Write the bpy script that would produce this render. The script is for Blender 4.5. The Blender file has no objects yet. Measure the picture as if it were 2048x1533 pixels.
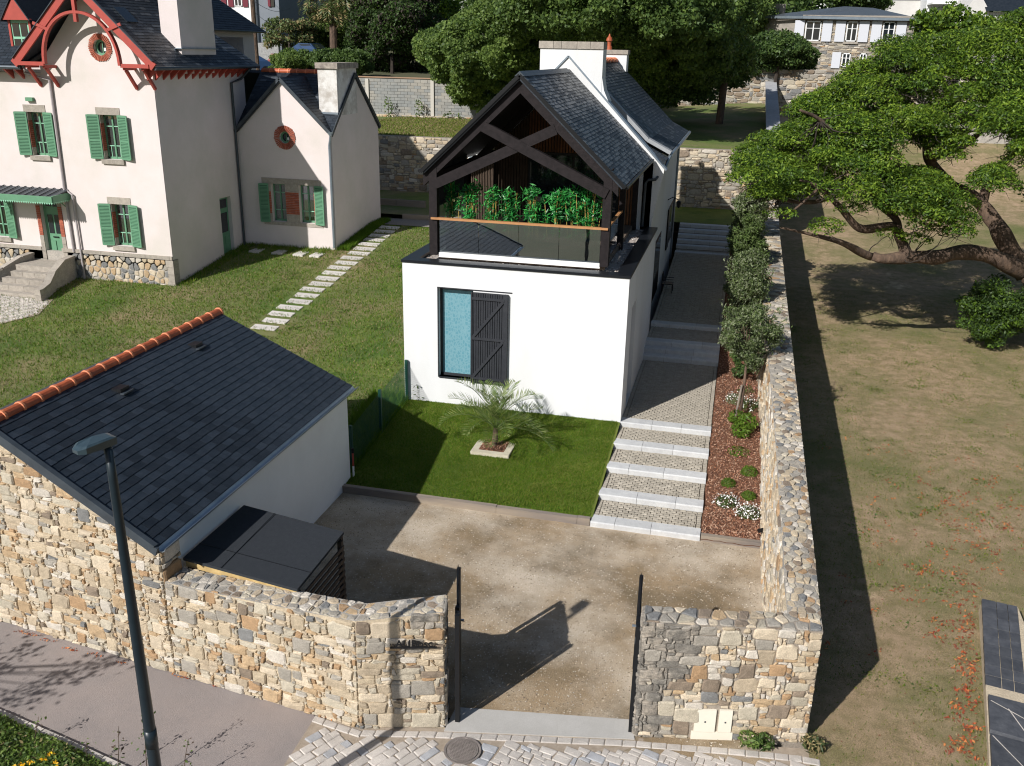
import bpy, math, random, numpy as np
from mathutils import Vector, Matrix, Euler
random.seed(7); NR = np.random.default_rng(7)
scene = bpy.context.scene
COL = scene.collection

# ------------------------------------------------------------------ camera, sky, sun, exposure
CAM = np.array([0.0, 0.0, 10.0]); FPX = 1823.44
ROT = np.array([[0.97075169, 0.23931085, 0.01927342],
                [0.09933583, -0.32727012, -0.93969498],
                [-0.2185716, 0.91412504, -0.34147017]])
cam = bpy.data.cameras.new('camera'); cam.sensor_width = 36.0; cam.lens = FPX / 2048 * 36
cam.clip_start = 0.1; cam.clip_end = 3000
camo = bpy.data.objects.new('camera', cam); COL.objects.link(camo)
m4 = Matrix.Identity(4)
for i in range(3):
    m4[i][0] = ROT[0][i]; m4[i][1] = -ROT[1][i]; m4[i][2] = -ROT[2][i]; m4[i][3] = CAM[i]
camo.matrix_world = m4
scene.camera = camo
scene.render.resolution_x = 1024; scene.render.resolution_y = 766
scene.view_settings.view_transform = 'Standard'; scene.view_settings.look = 'None'
scene.view_settings.exposure = 0.12; scene.view_settings.gamma = 1
scene.view_settings.use_curve_mapping = False
try: scene.cycles.pixel_filter_type = 'BLACKMAN_HARRIS'; scene.cycles.filter_width = 1.1
except Exception: pass
SUN_TO = Vector((-0.4020, -0.7105, 0.5783)).normalized()      # towards the sun
world = bpy.data.worlds.new('World'); scene.world = world; world.use_nodes = True
wn = world.node_tree.nodes; wl = world.node_tree.links
bg = wn['Background']; sky = wn.new('ShaderNodeTexSky'); sky.sky_type = 'NISHITA'; sky.sun_disc = False
sky.sun_elevation = math.asin(SUN_TO.z); sky.sun_rotation = math.atan2(SUN_TO.x, SUN_TO.y)
wl.new(sky.outputs[0], bg.inputs[0]); bg.inputs[1].default_value = 0.061; sky.ozone_density = 2.5; sky.air_density = 1.2
sl = bpy.data.lights.new('sun', 'SUN'); sl.energy = 5.0; sl.angle = math.radians(0.53); sl.color = (1.0, 0.975, 0.94)
so = bpy.data.objects.new('sun', sl); COL.objects.link(so); so.location = (-20, -35, 30)
so.rotation_euler = SUN_TO.to_track_quat('Z', 'Y').to_euler()

# ------------------------------------------------------------------ helpers
def at(px, py, Y):
    "point on the plane at depth Y that stands at this place of the view"
    d = ROT.T @ np.array([(px - 1024) / FPX, (py - 766) / FPX, 1.0])
    return CAM + d * (Y / d[1])
def ground_at(px, py, z=0.0):
    d = ROT.T @ np.array([(px - 1024) / FPX, (py - 766) / FPX, 1.0])
    return CAM + d * ((z - CAM[2]) / d[2])
def lin(r, g, b):
    f = lambda c: (c / 255 / 12.92) if c / 255 <= 0.04045 else ((c / 255 + 0.055) / 1.055) ** 2.4
    return (f(r), f(g), f(b))

MATS = {}
def mat(name, c1, c2=None, scale=3.0, rough=0.85, bump=0.0, bscale=40.0, c3=None, scale3=0.4, rnd=0.0,
        metal=0.0, stretch=(1, 1, 1), detail=6.0, alpha=None, spec=0.4, edge=(0.35, 0.65), speck=0.0, trans=0.0, bdist=0.02, c4=None):
    if name in MATS: return MATS[name]
    m = bpy.data.materials.new(name); m.use_nodes = True; MATS[name] = m
    nt = m.node_tree; N = nt.nodes; L = nt.links
    b = N['Principled BSDF']; b.inputs['Roughness'].default_value = rough; b.inputs['Metallic'].default_value = metal
    b.inputs['Specular IOR Level'].default_value = spec
    g = N.new('ShaderNodeNewGeometry'); mp = N.new('ShaderNodeMapping'); mp.inputs['Scale'].default_value = stretch
    L.new(g.outputs['Position'], mp.inputs[0])
    col = None
    def noise(s, det=detail):
        n = N.new('ShaderNodeTexNoise'); n.inputs['Scale'].default_value = s; n.inputs['Detail'].default_value = det
        n.inputs['Roughness'].default_value = 0.65; L.new(mp.outputs[0], n.inputs['Vector']); return n.outputs['Fac']
    def ramp(f, a, bb):
        r = N.new('ShaderNodeMapRange'); r.inputs[1].default_value = a; r.inputs[2].default_value = bb
        L.new(f, r.inputs[0]); return r.outputs[0]
    def mix(f, a, bb, mode='MIX'):
        x = N.new('ShaderNodeMix'); x.data_type = 'RGBA'; x.blend_type = mode
        if isinstance(f, float): x.inputs[0].default_value = f
        else: L.new(f, x.inputs[0])
        for sock, v in ((x.inputs[6], a), (x.inputs[7], bb)):
            if isinstance(v, tuple): sock.default_value = (*v, 1)
            else: L.new(v, sock)
        return x.outputs[2]
    col = c1
    if c2: col = mix(ramp(noise(scale), *edge), c1, c2)
    if c3: col = mix(ramp(noise(scale3), 0.42, 0.68), col, c3)
    if c4: col = mix(ramp(noise(c4[1], 9.0), c4[2], c4[3]), col, c4[0])
    if speck:
        sp = ramp(noise(bscale * 1.3, 2.0), 0.30, 0.70)
        v = N.new('ShaderNodeMapRange'); v.inputs[3].default_value = 1 - speck; v.inputs[4].default_value = 1 + speck; L.new(sp, v.inputs[0])
        cmb = N.new('ShaderNodeCombineColor')
        for k in range(3): L.new(v.outputs[0], cmb.inputs[k])
        col = mix(1.0, col, cmb.outputs[0], 'MULTIPLY')
    if rnd:
        oi = N.new('ShaderNodeObjectInfo'); v = N.new('ShaderNodeMapRange')
        v.inputs[3].default_value = 1 - rnd; v.inputs[4].default_value = 1 + rnd; L.new(oi.outputs['Random'], v.inputs[0])
        cmb = N.new('ShaderNodeCombineColor')
        for k in range(3): L.new(v.outputs[0], cmb.inputs[k])
        col = mix(1.0, col, cmb.outputs[0], 'MULTIPLY')
    if isinstance(col, tuple): b.inputs['Base Color'].default_value = (*col, 1)
    else: L.new(col, b.inputs['Base Color'])
    if bump:
        bp = N.new('ShaderNodeBump'); bp.inputs['Strength'].default_value = bump; bp.inputs['Distance'].default_value = bdist
        L.new(noise(bscale, 4.0), bp.inputs['Height']); L.new(bp.outputs[0], b.inputs['Normal'])
    if trans:
        t = N.new('ShaderNodeBsdfTranslucent'); ms = N.new('ShaderNodeMixShader'); ms.inputs[0].default_value = trans
        if isinstance(col, tuple): t.inputs[0].default_value = (*col, 1)
        else: L.new(col, t.inputs[0])
        L.new(b.outputs[0], ms.inputs[1]); L.new(t.outputs[0], ms.inputs[2]); L.new(ms.outputs[0], N['Material Output'].inputs[0])
    if alpha is not None: b.inputs['Alpha'].default_value = alpha
    return m

def glass(name, col, tr=0.5, rough=0.03, bump=0.0, bscale=1.0):
    if name in MATS: return MATS[name]
    m = bpy.data.materials.new(name); m.use_nodes = True; MATS[name] = m
    N = m.node_tree.nodes; L = m.node_tree.links; N.remove(N['Principled BSDF'])
    t = N.new('ShaderNodeBsdfTransparent'); t.inputs[0].default_value = (*col, 1)
    g = N.new('ShaderNodeBsdfGlossy'); g.inputs['Roughness'].default_value = rough; g.inputs[0].default_value = (0.95, 0.97, 1, 1)
    fr = N.new('ShaderNodeFresnel'); fr.inputs[0].default_value = 1.5
    mr = N.new('ShaderNodeMapRange'); mr.inputs[3].default_value = 1 - tr; mr.inputs[4].default_value = 1.0
    L.new(fr.outputs[0], mr.inputs[0])
    if bump:
        nz = N.new('ShaderNodeTexNoise'); nz.inputs['Scale'].default_value = bscale; bp = N.new('ShaderNodeBump')
        bp.inputs['Strength'].default_value = bump; bp.inputs['Distance'].default_value = 0.05
        gg = N.new('ShaderNodeNewGeometry'); L.new(gg.outputs['Position'], nz.inputs['Vector'])
        L.new(nz.outputs['Fac'], bp.inputs['Height']); L.new(bp.outputs[0], g.inputs['Normal'])
    mx = N.new('ShaderNodeMixShader'); L.new(mr.outputs[0], mx.inputs[0]); L.new(t.outputs[0], mx.inputs[1]); L.new(g.outputs[0], mx.inputs[2])
    L.new(mx.outputs[0], N['Material Output'].inputs[0])
    return m

def setp(o, label=None, cat=None, group=None, kind=None):
    if label: o['label'] = label
    if cat: o['category'] = cat
    if group: o['group'] = group
    if kind: o['kind'] = kind
    return o
def thing(name, loc, label, cat, group=None, rz=0.0):
    o = bpy.data.objects.new(name, None); COL.objects.link(o); o.location = loc; o.rotation_euler = (0, 0, rz)
    o.empty_display_size = 0.2
    return setp(o, label, cat, group)
def base_of(o):
    p = np.zeros(3)
    while o is not None:
        p = p + np.array(o.location); o = o.parent
    return p
def raw(name, V, F, mats, parent=None, mi=None, smooth=False, local=False):
    """V: Nx3 world coordinates (unless local), F: list of faces or (M,k) array"""
    me = bpy.data.meshes.new(name)
    V = np.asarray(V, dtype=np.float64)
    if parent is not None and not local: V = V - base_of(parent)
    if isinstance(F, np.ndarray):
        n, k = F.shape
        me.vertices.add(len(V)); me.vertices.foreach_set('co', V.astype(np.float32).ravel())
        me.loops.add(n * k); me.loops.foreach_set('vertex_index', F.astype(np.int32).ravel())
        me.polygons.add(n); me.polygons.foreach_set('loop_start', np.arange(0, n * k, k, dtype=np.int32))
        me.update(calc_edges=True)
    else:
        me.from_pydata(V.tolist(), [], F); me.update()
    if not isinstance(mats, (list, tuple)): mats = [mats]
    for m in mats: me.materials.append(m)
    if mi is not None: me.polygons.foreach_set('material_index', np.asarray(mi, dtype=np.int32))
    if smooth: me.polygons.foreach_set('use_smooth', np.ones(len(me.polygons), dtype=bool))
    o = bpy.data.objects.new(name, me); COL.objects.link(o)
    if parent is not None: o.parent = parent
    return o

class MB:
    "collects boxes, prisms, tubes into one mesh"
    def __init__(s): s.V = []; s.F = []; s.M = []; s.S = 0
    def add(s, V, F, m=0):
        n = len(s.V); s.V += [tuple(map(float, v)) for v in V]; s.F += [tuple(i + n for i in f) for f in F]; s.M += [m] * len(F)
        return s
    def box(s, a, b, m=0):
        x0, y0, z0 = a; x1, y1, z1 = b
        if x0 > x1: x0, x1 = x1, x0
        if y0 > y1: y0, y1 = y1, y0
        if z0 > z1: z0, z1 = z1, z0
        return s.add([(x0, y0, z0), (x1, y0, z0), (x1, y1, z0), (x0, y1, z0), (x0, y0, z1), (x1, y0, z1), (x1, y1, z1), (x0, y1, z1)],
                     [(0, 3, 2, 1), (4, 5, 6, 7), (0, 1, 5, 4), (1, 2, 6, 5), (2, 3, 7, 6), (3, 0, 4, 7)], m)
    def hexa(s, p, m=0):   # p: 8 points, bottom ring then top ring
        return s.add(p, [(0, 3, 2, 1), (4, 5, 6, 7), (0, 1, 5, 4), (1, 2, 6, 5), (2, 3, 7, 6), (3, 0, 4, 7)], m)
    def prism(s, poly, ext, m=0):   # poly: 3D ring, ext: vector
        n = len(poly); e = np.array(ext, float); P = [np.array(p, float) for p in poly]
        V = P + [p + e for p in P]
        F = [tuple(range(n))[::-1], tuple(range(n, 2 * n))] + [(i, (i + 1) % n, n + (i + 1) % n, n + i) for i in range(n)]
        return s.add(V, F, m)
    def beam(s, a, b, w, h, up=(0, 0, 1), m=0):
        a = Vector(a); b = Vector(b); d = (b - a).normalized(); u = Vector(up); r = d.cross(u)
        if r.length < 1e-4: r = d.cross(Vector((1, 0, 0)))
        r.normalize(); u = r.cross(d); r = r * (w / 2); u = u * (h / 2)
        return s.hexa([a - r - u, a + r - u, b + r - u, b - r - u, a - r + u, a + r + u, b + r + u, b - r + u], m)
    def tube(s, pts, rad, n=8, m=0, cap=True):
        pts = [Vector(p) for p in pts]; R = rad if isinstance(rad, (list, tuple)) else [rad] * len(pts)
        V = []; F = []; prev = None
        for i, p in enumerate(pts):
            t = (pts[min(i + 1, len(pts) - 1)] - pts[max(i - 1, 0)]).normalized()
            if prev is None:
                prev = t.cross(Vector((0, 0, 1))); 
                if prev.length < 1e-3: prev = Vector((1, 0, 0))
            r = (prev - t * prev.dot(t))
            if r.length < 1e-4: r = t.orthogonal()
            r.normalize(); prev = r; q = t.cross(r)
            for k in range(n):
                a = 2 * math.pi * k / n; V.append(p + (r * math.cos(a) + q * math.sin(a)) * R[i])
        for i in range(len(pts) - 1):
            for k in range(n):
                F.append((i * n + k, i * n + (k + 1) % n, (i + 1) * n + (k + 1) % n, (i + 1) * n + k))
        if cap: F.append(tuple(range(n))[::-1]); F.append(tuple(range((len(pts) - 1) * n, len(pts) * n)))
        return s.add(V, F, m)
    def build(s, name, mats, parent=None, smooth=False, local=False):
        o = raw(name, s.V, s.F, mats, parent, s.M if isinstance(mats, (list, tuple)) and len(mats) > 1 else None, smooth, local)
        return o
def bx(name, a, b, m, parent=None): return MB().box(a, b).build(name, m, parent)

def pieces(parent, name, items, mats, limit=300, group=None):
    """items: list of (V, F, matindex). The ones that show largest are objects of their own, the rest one 'stuff' part"""
    if not items: return
    key = []
    for V, F, mi in items:
        V = np.asarray(V); c = V.mean(0); ext = (V.max(0) - V.min(0)); e = np.sort(ext)
        key.append(-(e[2] * e[1]) / (np.sum((c - CAM) ** 2)))
    order = np.argsort(key)
    for i in order[:limit]:
        V, F, mi = items[i]; raw(name, V, F, [mats[mi]], parent)
    rest = order[limit:]
    if len(rest):
        mb = MB()
        for i in rest: mb.add(*items[i])
        o = raw(name + '_rest', mb.V, mb.F, mats, parent, mb.M); o['kind'] = 'stuff'

def round_poly(P, cut=0.22, rng=random):
    "cuts the corners of a polygon"
    P = [np.array(p, float) for p in P]; out = []
    n = len(P)
    for i in range(n):
        a, b, c = P[i - 1], P[i], P[(i + 1) % n]
        k = cut * rng.uniform(0.5, 1.4); out.append(b + (a - b) * k); k = cut * rng.uniform(0.5, 1.4); out.append(b + (c - b) * k)
    return out
def shrink(P, g):
    c = sum(P) / len(P); return [p + (c - p) * min(0.45, g / max(1e-6, np.linalg.norm(p - c))) for p in P]
def stone(P, fmap, d, emb=0.03, bev=0.3, rough=0.006):
    """P: 2D ring (u,v); fmap(u,v,w)->xyz. A rounded stone standing d proud of the face"""
    n = len(P); c = sum(P) / n; V = []; F = []
    for p in P: V.append(fmap(p[0], p[1], -emb))
    for p in P: V.append(fmap(p[0], p[1], d * 0.45))
    for p in P:
        q = p + (c - p) * bev; V.append(fmap(q[0], q[1], d + random.uniform(-rough, rough)))
    V.append(fmap(c[0], c[1], d * 1.05 + random.uniform(0, rough)))
    for i in range(n):
        j = (i + 1) % n
        F.append((i, j, n + j, n + i)); F.append((n + i, n + j, 2 * n + j, 2 * n + i)); F.append((2 * n + i, 2 * n + j, 3 * n))
    return V, F

def pack(U, V, cu, cv, sizes, rng, mask=None, jit=0.36):
    """random rubble: fills a U x V face with rectangles of lattice cells, corners warped on a shared lattice"""
    nu = max(2, int(round(U / cu))); nv = max(2, int(round(V / cv)))
    jx = rng.uniform(-jit, jit, (nu + 1, nv + 1)) * cu; jy = rng.uniform(-jit, jit, (nu + 1, nv + 1)) * cv
    jx[0, :] = jx[-1, :] = 0; jy[:, 0] = jy[:, -1] = 0
    occ = np.zeros((nu, nv), bool); out = []
    for (a, b, frac) in sizes:
        if a > nu or b > nv: continue
        tries = int(nu * nv * frac / (a * b) * 3) + 1
        area = 0
        for _ in range(tries):
            if area > nu * nv * frac: break
            i = rng.integers(0, nu - a + 1); j = rng.integers(0, nv - b + 1)
            if occ[i:i + a, j:j + b].any(): continue
            occ[i:i + a, j:j + b] = True; area += a * b; out.append((i, j, a, b))
    for j in range(nv):
        i = 0
        while i < nu:
            if occ[i, j]: i += 1; continue
            a = 1; mx = int(rng.integers(1, 4))
            while a < mx and i + a < nu and not occ[i + a, j]: a += 1
            b = 1
            if j + 1 < nv and rng.random() < 0.45 and not occ[i:i + a, j + 1].any(): b = 2
            occ[i:i + a, j:j + b] = True; out.append((i, j, a, b)); i += a
    res = []
    pt = lambda i, j: np.array([i * U / nu + jx[i, j], j * V / nv + jy[i, j]])
    for (i, j, a, b) in out:
        P = [pt(i, j), pt(i + a, j), pt(i + a, j + b), pt(i, j + b)]
        c = sum(P) / 4
        if mask and not mask(c[0], c[1]): continue
        res.append(P)
    return res

def voronoi(x0, x1, y0, y1, s, rng, jit=0.42, inside=None, sy=None):
    "irregular polygons covering a rectangle"
    sy = sy or s
    nx = max(1, int(round((x1 - x0) / s))); ny = max(1, int(round((y1 - y0) / sy)))
    dx = (x1 - x0) / nx; dy = (y1 - y0) / ny
    pts = {}
    for i in range(-2, nx + 2):
        for j in range(-2, ny + 2):
            off = 0.5 if j % 2 else 0.0
            pts[i, j] = np.array([x0 + (i + 0.5 + off * 0.9 + rng.uniform(-jit, jit)) * dx, y0 + (j + 0.5 + rng.uniform(-jit, jit)) * dy])
    out = []
    for i in range(-1, nx + 1):
        for j in range(-1, ny + 1):
            c = pts[i, j]
            P = [c + np.array(q) for q in ((-2 * dx, -2 * dy), (2 * dx, -2 * dy), (2 * dx, 2 * dy), (-2 * dx, 2 * dy))]
            def clip(P, n, d):
                o = []
                for k in range(len(P)):
                    a, b = P[k], P[(k + 1) % len(P)]; da = a @ n - d; db = b @ n - d
                    if da <= 0: o.append(a)
                    if (da < 0) != (db < 0) and abs(da - db) > 1e-12: o.append(a + (b - a) * (da / (da - db)))
                return o
            for a in range(-2, 3):
                for b in range(-2, 3):
                    if (a or b) and (i + a, j + b) in pts:
                        q = pts[i + a, j + b]; n = q - c; P = clip(P, n, ((q + c) / 2) @ n)
            for n, d in (((1, 0), x1), ((-1, 0), -x0), ((0, 1), y1), ((0, -1), -y0)):
                if len(P) > 2: P = clip(P, np.array(n, float), d)
            if len(P) < 3: continue
            cc = sum(P) / len(P)
            area = 0.5 * abs(sum(P[k][0] * P[(k + 1) % len(P)][1] - P[(k + 1) % len(P)][0] * P[k][1] for k in range(len(P))))
            if area < 0.12 * dx * dy: continue
            if inside and not inside(cc[0], cc[1]): continue
            out.append(P)
    return out

def copy_tree(o, parent=None):
    c = o.copy(); COL.objects.link(c)
    c.parent = parent
    for ch in list(o.children): copy_tree(ch, c)
    return c

def leaf_cloud(name, C, mats, parent=None, size=0.1, aspect=0.5, nrm=None, mi=None, spread=0.9, fold=False, rng=NR):
    """C: Nx3 leaf centres; one quad each, with random tilt about nrm"""
    n = len(C); 
    if nrm is None: nrm = np.tile([0, 0, 1.0], (n, 1))
    d = rng.normal(size=(n, 3)) * spread + nrm; d /= np.linalg.norm(d, axis=1)[:, None]
    t = rng.normal(size=(n, 3)); t -= (t * d).sum(1)[:, None] * d; t /= np.linalg.norm(t, axis=1)[:, None]
    b = np.cross(d, t)
    s = (size if np.ndim(size) else np.full(n, size)) * rng.uniform(0.65, 1.35, n)
    h = (t * s[:, None] * 0.5); w = b * s[:, None] * 0.5 * aspect
    V = np.stack([C - h, C + w * 0.9 - h * 0.1, C + h, C - w * 0.9 - h * 0.1], 1).reshape(-1, 3)
    F = np.arange(4 * n).reshape(n, 4)
    if mi is None and isinstance(mats, (list, tuple)): mi = rng.integers(0, len(mats), n)
    return raw(name, V, F, mats, parent, mi)

def blob_points(n, c, r, rng=NR, shell=0.55):
    "points through an ellipsoid, denser towards its surface"
    v = rng.normal(size=(n, 3)); v /= np.linalg.norm(v, axis=1)[:, None]
    rad = rng.uniform(shell, 1.0, n) ** 0.7
    return np.array(c) + v * rad[:, None] * np.array(r), v
# ------------------------------------------------------------------ materials
STONES = [mat('granite_%d' % i, c, tuple(x * k for x in c), 9.0, 0.9, 0.55, 45.0, speck=0.22, rnd=0.10) for i, (c, k) in enumerate([
    ((0.53, 0.43, 0.30), 0.78), ((0.60, 0.50, 0.37), 0.82), ((0.47, 0.38, 0.27), 0.78), ((0.52, 0.37, 0.22), 0.7),
    ((0.42, 0.27, 0.15), 0.75), ((0.36, 0.325, 0.275), 0.8), ((0.60, 0.54, 0.46), 0.85), ((0.215, 0.212, 0.205), 0.75),
    ((0.27, 0.21, 0.155), 0.7), ((0.50, 0.44, 0.34), 0.8)])]
for _m in STONES:
    pass
SW_FRONT = [5, 5.5, 5, 3.6, 2.6, 3, 2.8, 0.6, 1.4, 5]
SW_GREY = [2.5, 1.8, 3, .6, .8, 6, 2.5, 2, 2.5, 3.5]
SW_DARK = [1, 0.6, 1.5, 0.4, 1, 6, 1, 1.6, 3, 3]
def pick(w): return random.choices(range(10), w)[0]
MORT = mat('mortar', (0.55, 0.46, 0.33), (0.44, 0.36, 0.26), 5, 0.95, 0.6, 30, speck=0.2)
MORTG = mat('mortar_grey', (0.30, 0.28, 0.25), (0.42, 0.38, 0.33), 4, 0.95, 0.6, 30, speck=0.25)
WHITE = mat('white_render', (0.755, 0.757, 0.76), (0.72, 0.722, 0.725), 0.8, 0.9, 0.2, 60, speck=0.03, stretch=(1, 1, .35), c3=(0.675, 0.67, 0.655), scale3=0.5)
MORTW = mat('mortar_weathered', (0.34, 0.29, 0.235), (0.27, 0.23, 0.19), 5, 0.95, 0.6, 30, speck=0.2)
MORTD = mat('mortar_blackened', (0.28, 0.25, 0.21), (0.14, 0.125, 0.11), 3, 0.95, 0.6, 30, speck=0.2)
STONES_D = [mat('blackened_granite_%d' % i, c, (0.13, 0.12, 0.105), 6.0, 0.95, 0.6, 35.0, speck=0.25, rnd=0.1) for i, c in enumerate([(0.38, 0.335, 0.28), (0.44, 0.38, 0.31), (0.27, 0.245, 0.21)])]
CREAM = mat('cream_render', (0.72, 0.635, 0.615), (0.68, 0.595, 0.57), 0.6, 0.92, 0.25, 60, c3=(0.60, 0.55, 0.50), scale3=0.35, speck=0.04)
SHEDW = mat('shed_render', (0.80, 0.81, 0.82), (0.74, 0.75, 0.76), 0.8, 0.92, 0.2, 60)
SLATE = mat('slate', (0.011, 0.017, 0.025), (0.022, 0.029, 0.039), 6, 0.5, 0.4, 25, rnd=0.35, spec=0.4)
SLATE_L = mat('slate_weathered', (0.085, 0.095, 0.105), (0.045, 0.052, 0.062), 9, 0.36, 0.4, 25, rnd=0.22)
SLATE2 = mat('slate_pale_face', (0.026, 0.033, 0.043), (0.014, 0.020, 0.028), 7, 0.46, 0.4, 25, rnd=0.35)
ZINC = mat('zinc', (0.36, 0.42, 0.48), (0.28, 0.33, 0.38), 3, 0.38, 0.1, 20, metal=0.7)
ZINCD = mat('dark_zinc', (0.07, 0.085, 0.10), (0.05, 0.06, 0.07), 3, 0.45, 0.1, 20, metal=0.3)
TERRA = mat('terracotta', (0.50, 0.12, 0.045), (0.36, 0.08, 0.03), 5, 0.55, 0.3, 20, rnd=0.15)
TERRAL = mat('terracotta_light', (0.66, 0.22, 0.10), None, 5, 0.6, 0.2, 20, rnd=0.1)
BRICK = mat('brick', (0.30, 0.075, 0.045), (0.42, 0.13, 0.075), 9, 0.85, 0.4, 40, rnd=0.2)
BLACKM = mat('black_metal', (0.012, 0.013, 0.015), None, 3, 0.4, 0.0, metal=0.3)
DARKM = mat('anthracite', (0.026, 0.028, 0.034), (0.034, 0.036, 0.042), 5, 0.5, 0.05, 40)
DARKW = mat('dark_stained_wood', (0.012, 0.0095, 0.010), (0.022, 0.017, 0.018), 8, 0.7, 0.3, 30, spec=0.2)
LAMPM = mat('lamp_post_paint', (0.010, 0.018, 0.025), (0.014, 0.024, 0.032), 3, 0.38, 0.0)
ORANGEW = mat('larch_cladding', (0.27, 0.11, 0.042), (0.17, 0.07, 0.03), 6, 0.6, 0.2, 20, rnd=0.25)
HANDR = mat('oiled_handrail_wood', (0.48, 0.24, 0.10), (0.40, 0.19, 0.08), 6, 0.5, 0.1, 30)
TIMBER = mat('weathered_timber', (0.24, 0.20, 0.17), (0.15, 0.13, 0.12), 6, 0.9, 0.6, 30, stretch=(0.3, 2, 2), c3=(0.33, 0.27, 0.20), scale3=1.5)
PINE = mat('yellow_pine', (0.55, 0.40, 0.18), (0.40, 0.28, 0.12), 5, 0.8, 0.3, 20)
BROWNW = mat('dark_brown_wood', (0.07, 0.045, 0.03), (0.10, 0.07, 0.05), 5, 0.8, 0.3, 20)
FELT = mat('roofing_felt', (0.034, 0.038, 0.044), (0.028, 0.032, 0.038), 12, 0.9, 0.5, 90, speck=0.3, spec=0.2)
REDP = mat('red_paint', (0.42, 0.070, 0.052), (0.36, 0.06, 0.045), 4, 0.55, 0.1, 20)
GREENP = mat('green_paint', (0.125, 0.285, 0.17), (0.11, 0.25, 0.15), 4, 0.5, 0.1, 20)
GREENL = mat('pale_green_paint', (0.26, 0.52, 0.36), None, 4, 0.5)
GRAN = mat('dressed_granite', (0.40, 0.355, 0.30), (0.30, 0.265, 0.225), 7, 0.9, 0.5, 50, speck=0.2, rnd=0.1)
GRANP = mat('pale_granite_slab', (0.56, 0.56, 0.55), (0.47, 0.47, 0.47), 5, 0.85, 0.3, 60, speck=0.12, rnd=0.06)
SETT = mat('sett', (0.43, 0.385, 0.315), (0.32, 0.285, 0.23), 6, 0.9, 0.4, 60, speck=0.15, rnd=0.18)
SETTP = mat('pale_sett', (0.56, 0.51, 0.46), (0.44, 0.40, 0.36), 3, 0.85, 0.4, 50, speck=0.12, rnd=0.14)
SETTB = mat('sett_joint_sand', (0.19, 0.155, 0.12), (0.26, 0.21, 0.16), 10, 0.95, 0.6, 60)
SETTC = mat('cobble_joint_sand', (0.40, 0.33, 0.26), (0.31, 0.25, 0.19), 10, 0.95, 0.6, 60)
SETTG = mat('grey_sett', (0.42, 0.42, 0.43), (0.34, 0.34, 0.35), 5, 0.9, 0.4, 50, speck=0.12, rnd=0.1)
CONC = mat('concrete', (0.47, 0.45, 0.42), (0.42, 0.40, 0.37), 2, 0.9, 0.2, 60, speck=0.08)
CONCB = mat('concrete_block', (0.30, 0.30, 0.285), (0.22, 0.225, 0.22), 1.5, 0.95, 0.4, 30, rnd=0.12, c3=(0.36, 0.33, 0.28), scale3=0.4)
ASPH = mat('pink_grey_asphalt', (0.290, 0.252, 0.238), (0.250, 0.218, 0.206), 0.8, 0.95, 0.5, 90, c3=(0.335, 0.28, 0.255), scale3=0.5, speck=0.32)
GRAVEL = mat('sandy_gravel', (0.35, 0.255, 0.155), (0.185, 0.138, 0.082), 0.6, 0.95, 0.7, 60, c3=(0.60, 0.515, 0.41), scale3=0.36, speck=0.28, edge=(0.40, 0.62))
MULCH = mat('bark_mulch', (0.19, 0.085, 0.045), (0.12, 0.055, 0.032), 12, 0.95, 1.0, 40)
CHIPS = [mat('bark_chip_%d' % i, c, None, rough=0.9) for i, c in enumerate([(0.30, 0.13, 0.07), (0.20, 0.085, 0.05), (0.40, 0.21, 0.13), (0.13, 0.06, 0.04), (0.50, 0.32, 0.22)])]
GRASSB = mat('bright_lawn', (0.125, 0.175, 0.020), (0.065, 0.115, 0.012), 1.6, 0.95, 0.9, 70, c3=(0.165, 0.18, 0.03), scale3=0.5, speck=0.3)
GRASSL = mat('rough_lawn', (0.125, 0.160, 0.036), (0.055, 0.115, 0.014), 0.8, 0.95, 0.9, 60, c3=(0.27, 0.21, 0.11), scale3=0.4, speck=0.35, edge=(.42, .58))
GRASSD = mat('dry_lawn', (0.39, 0.275, 0.175), (0.22, 0.17, 0.085), 2.6, 0.95, 0.9, 60, c3=(0.125, 0.135, 0.042), scale3=0.24, speck=0.5, c4=((0.56, 0.42, 0.27), 0.33, 0.63, 0.70))
EARTH = mat('earth', (0.10, 0.09, 0.05), (0.06, 0.07, 0.03), 0.3, 0.95, 0.5, 20)
WPLAST = mat('cream_plastic', (0.78, 0.73, 0.62), (0.74, 0.69, 0.58), 2, 0.5)
WHITEP = mat('white_paint', (0.80, 0.80, 0.78), None, rough=0.5)
def leafm(n, c, k=0.6, tr=0.35, rough=0.5): return mat(n, c, tuple(x * k for x in c), 1.2, rough, 0, speck=0.0, trans=tr, spec=0.35)
LG = [leafm('leaf_deep', (0.060, 0.120, 0.018)), leafm('leaf_mid', (0.150, 0.260, 0.026), tr=.45), leafm('leaf_bright', (0.30, 0.43, 0.045), tr=.45)]
LT = [leafm('maple_leaf_deep', (0.11, 0.185, 0.05), tr=.5), leafm('maple_leaf_mid', (0.20, 0.30, 0.07), tr=.5), leafm('maple_leaf_light', (0.29, 0.40, 0.10), tr=.5)]
LD = [leafm('shade_leaf_deep', (0.055, 0.105, 0.03), tr=.45), leafm('shade_leaf_mid', (0.10, 0.17, 0.042), tr=.45), leafm('shade_leaf_light', (0.16, 0.25, 0.065), tr=.45)]
LO = [leafm('olive_leaf_deep', (0.10, 0.145, 0.05)), leafm('olive_leaf_mid', (0.17, 0.23, 0.075)), leafm('olive_leaf_silver', (0.32, 0.36, 0.21))]
LB = [leafm('bamboo_leaf_deep', (0.015, 0.12, 0.03), rough=0.35), leafm('bamboo_leaf_mid', (0.03, 0.27, 0.055), rough=0.35), leafm('bamboo_leaf_light', (0.08, 0.46, 0.09), rough=0.35)]
LY = [leafm('fresh_leaf', (0.17, 0.27, 0.03)), leafm('fresh_leaf_mid', (0.10, 0.19, 0.02))]
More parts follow.
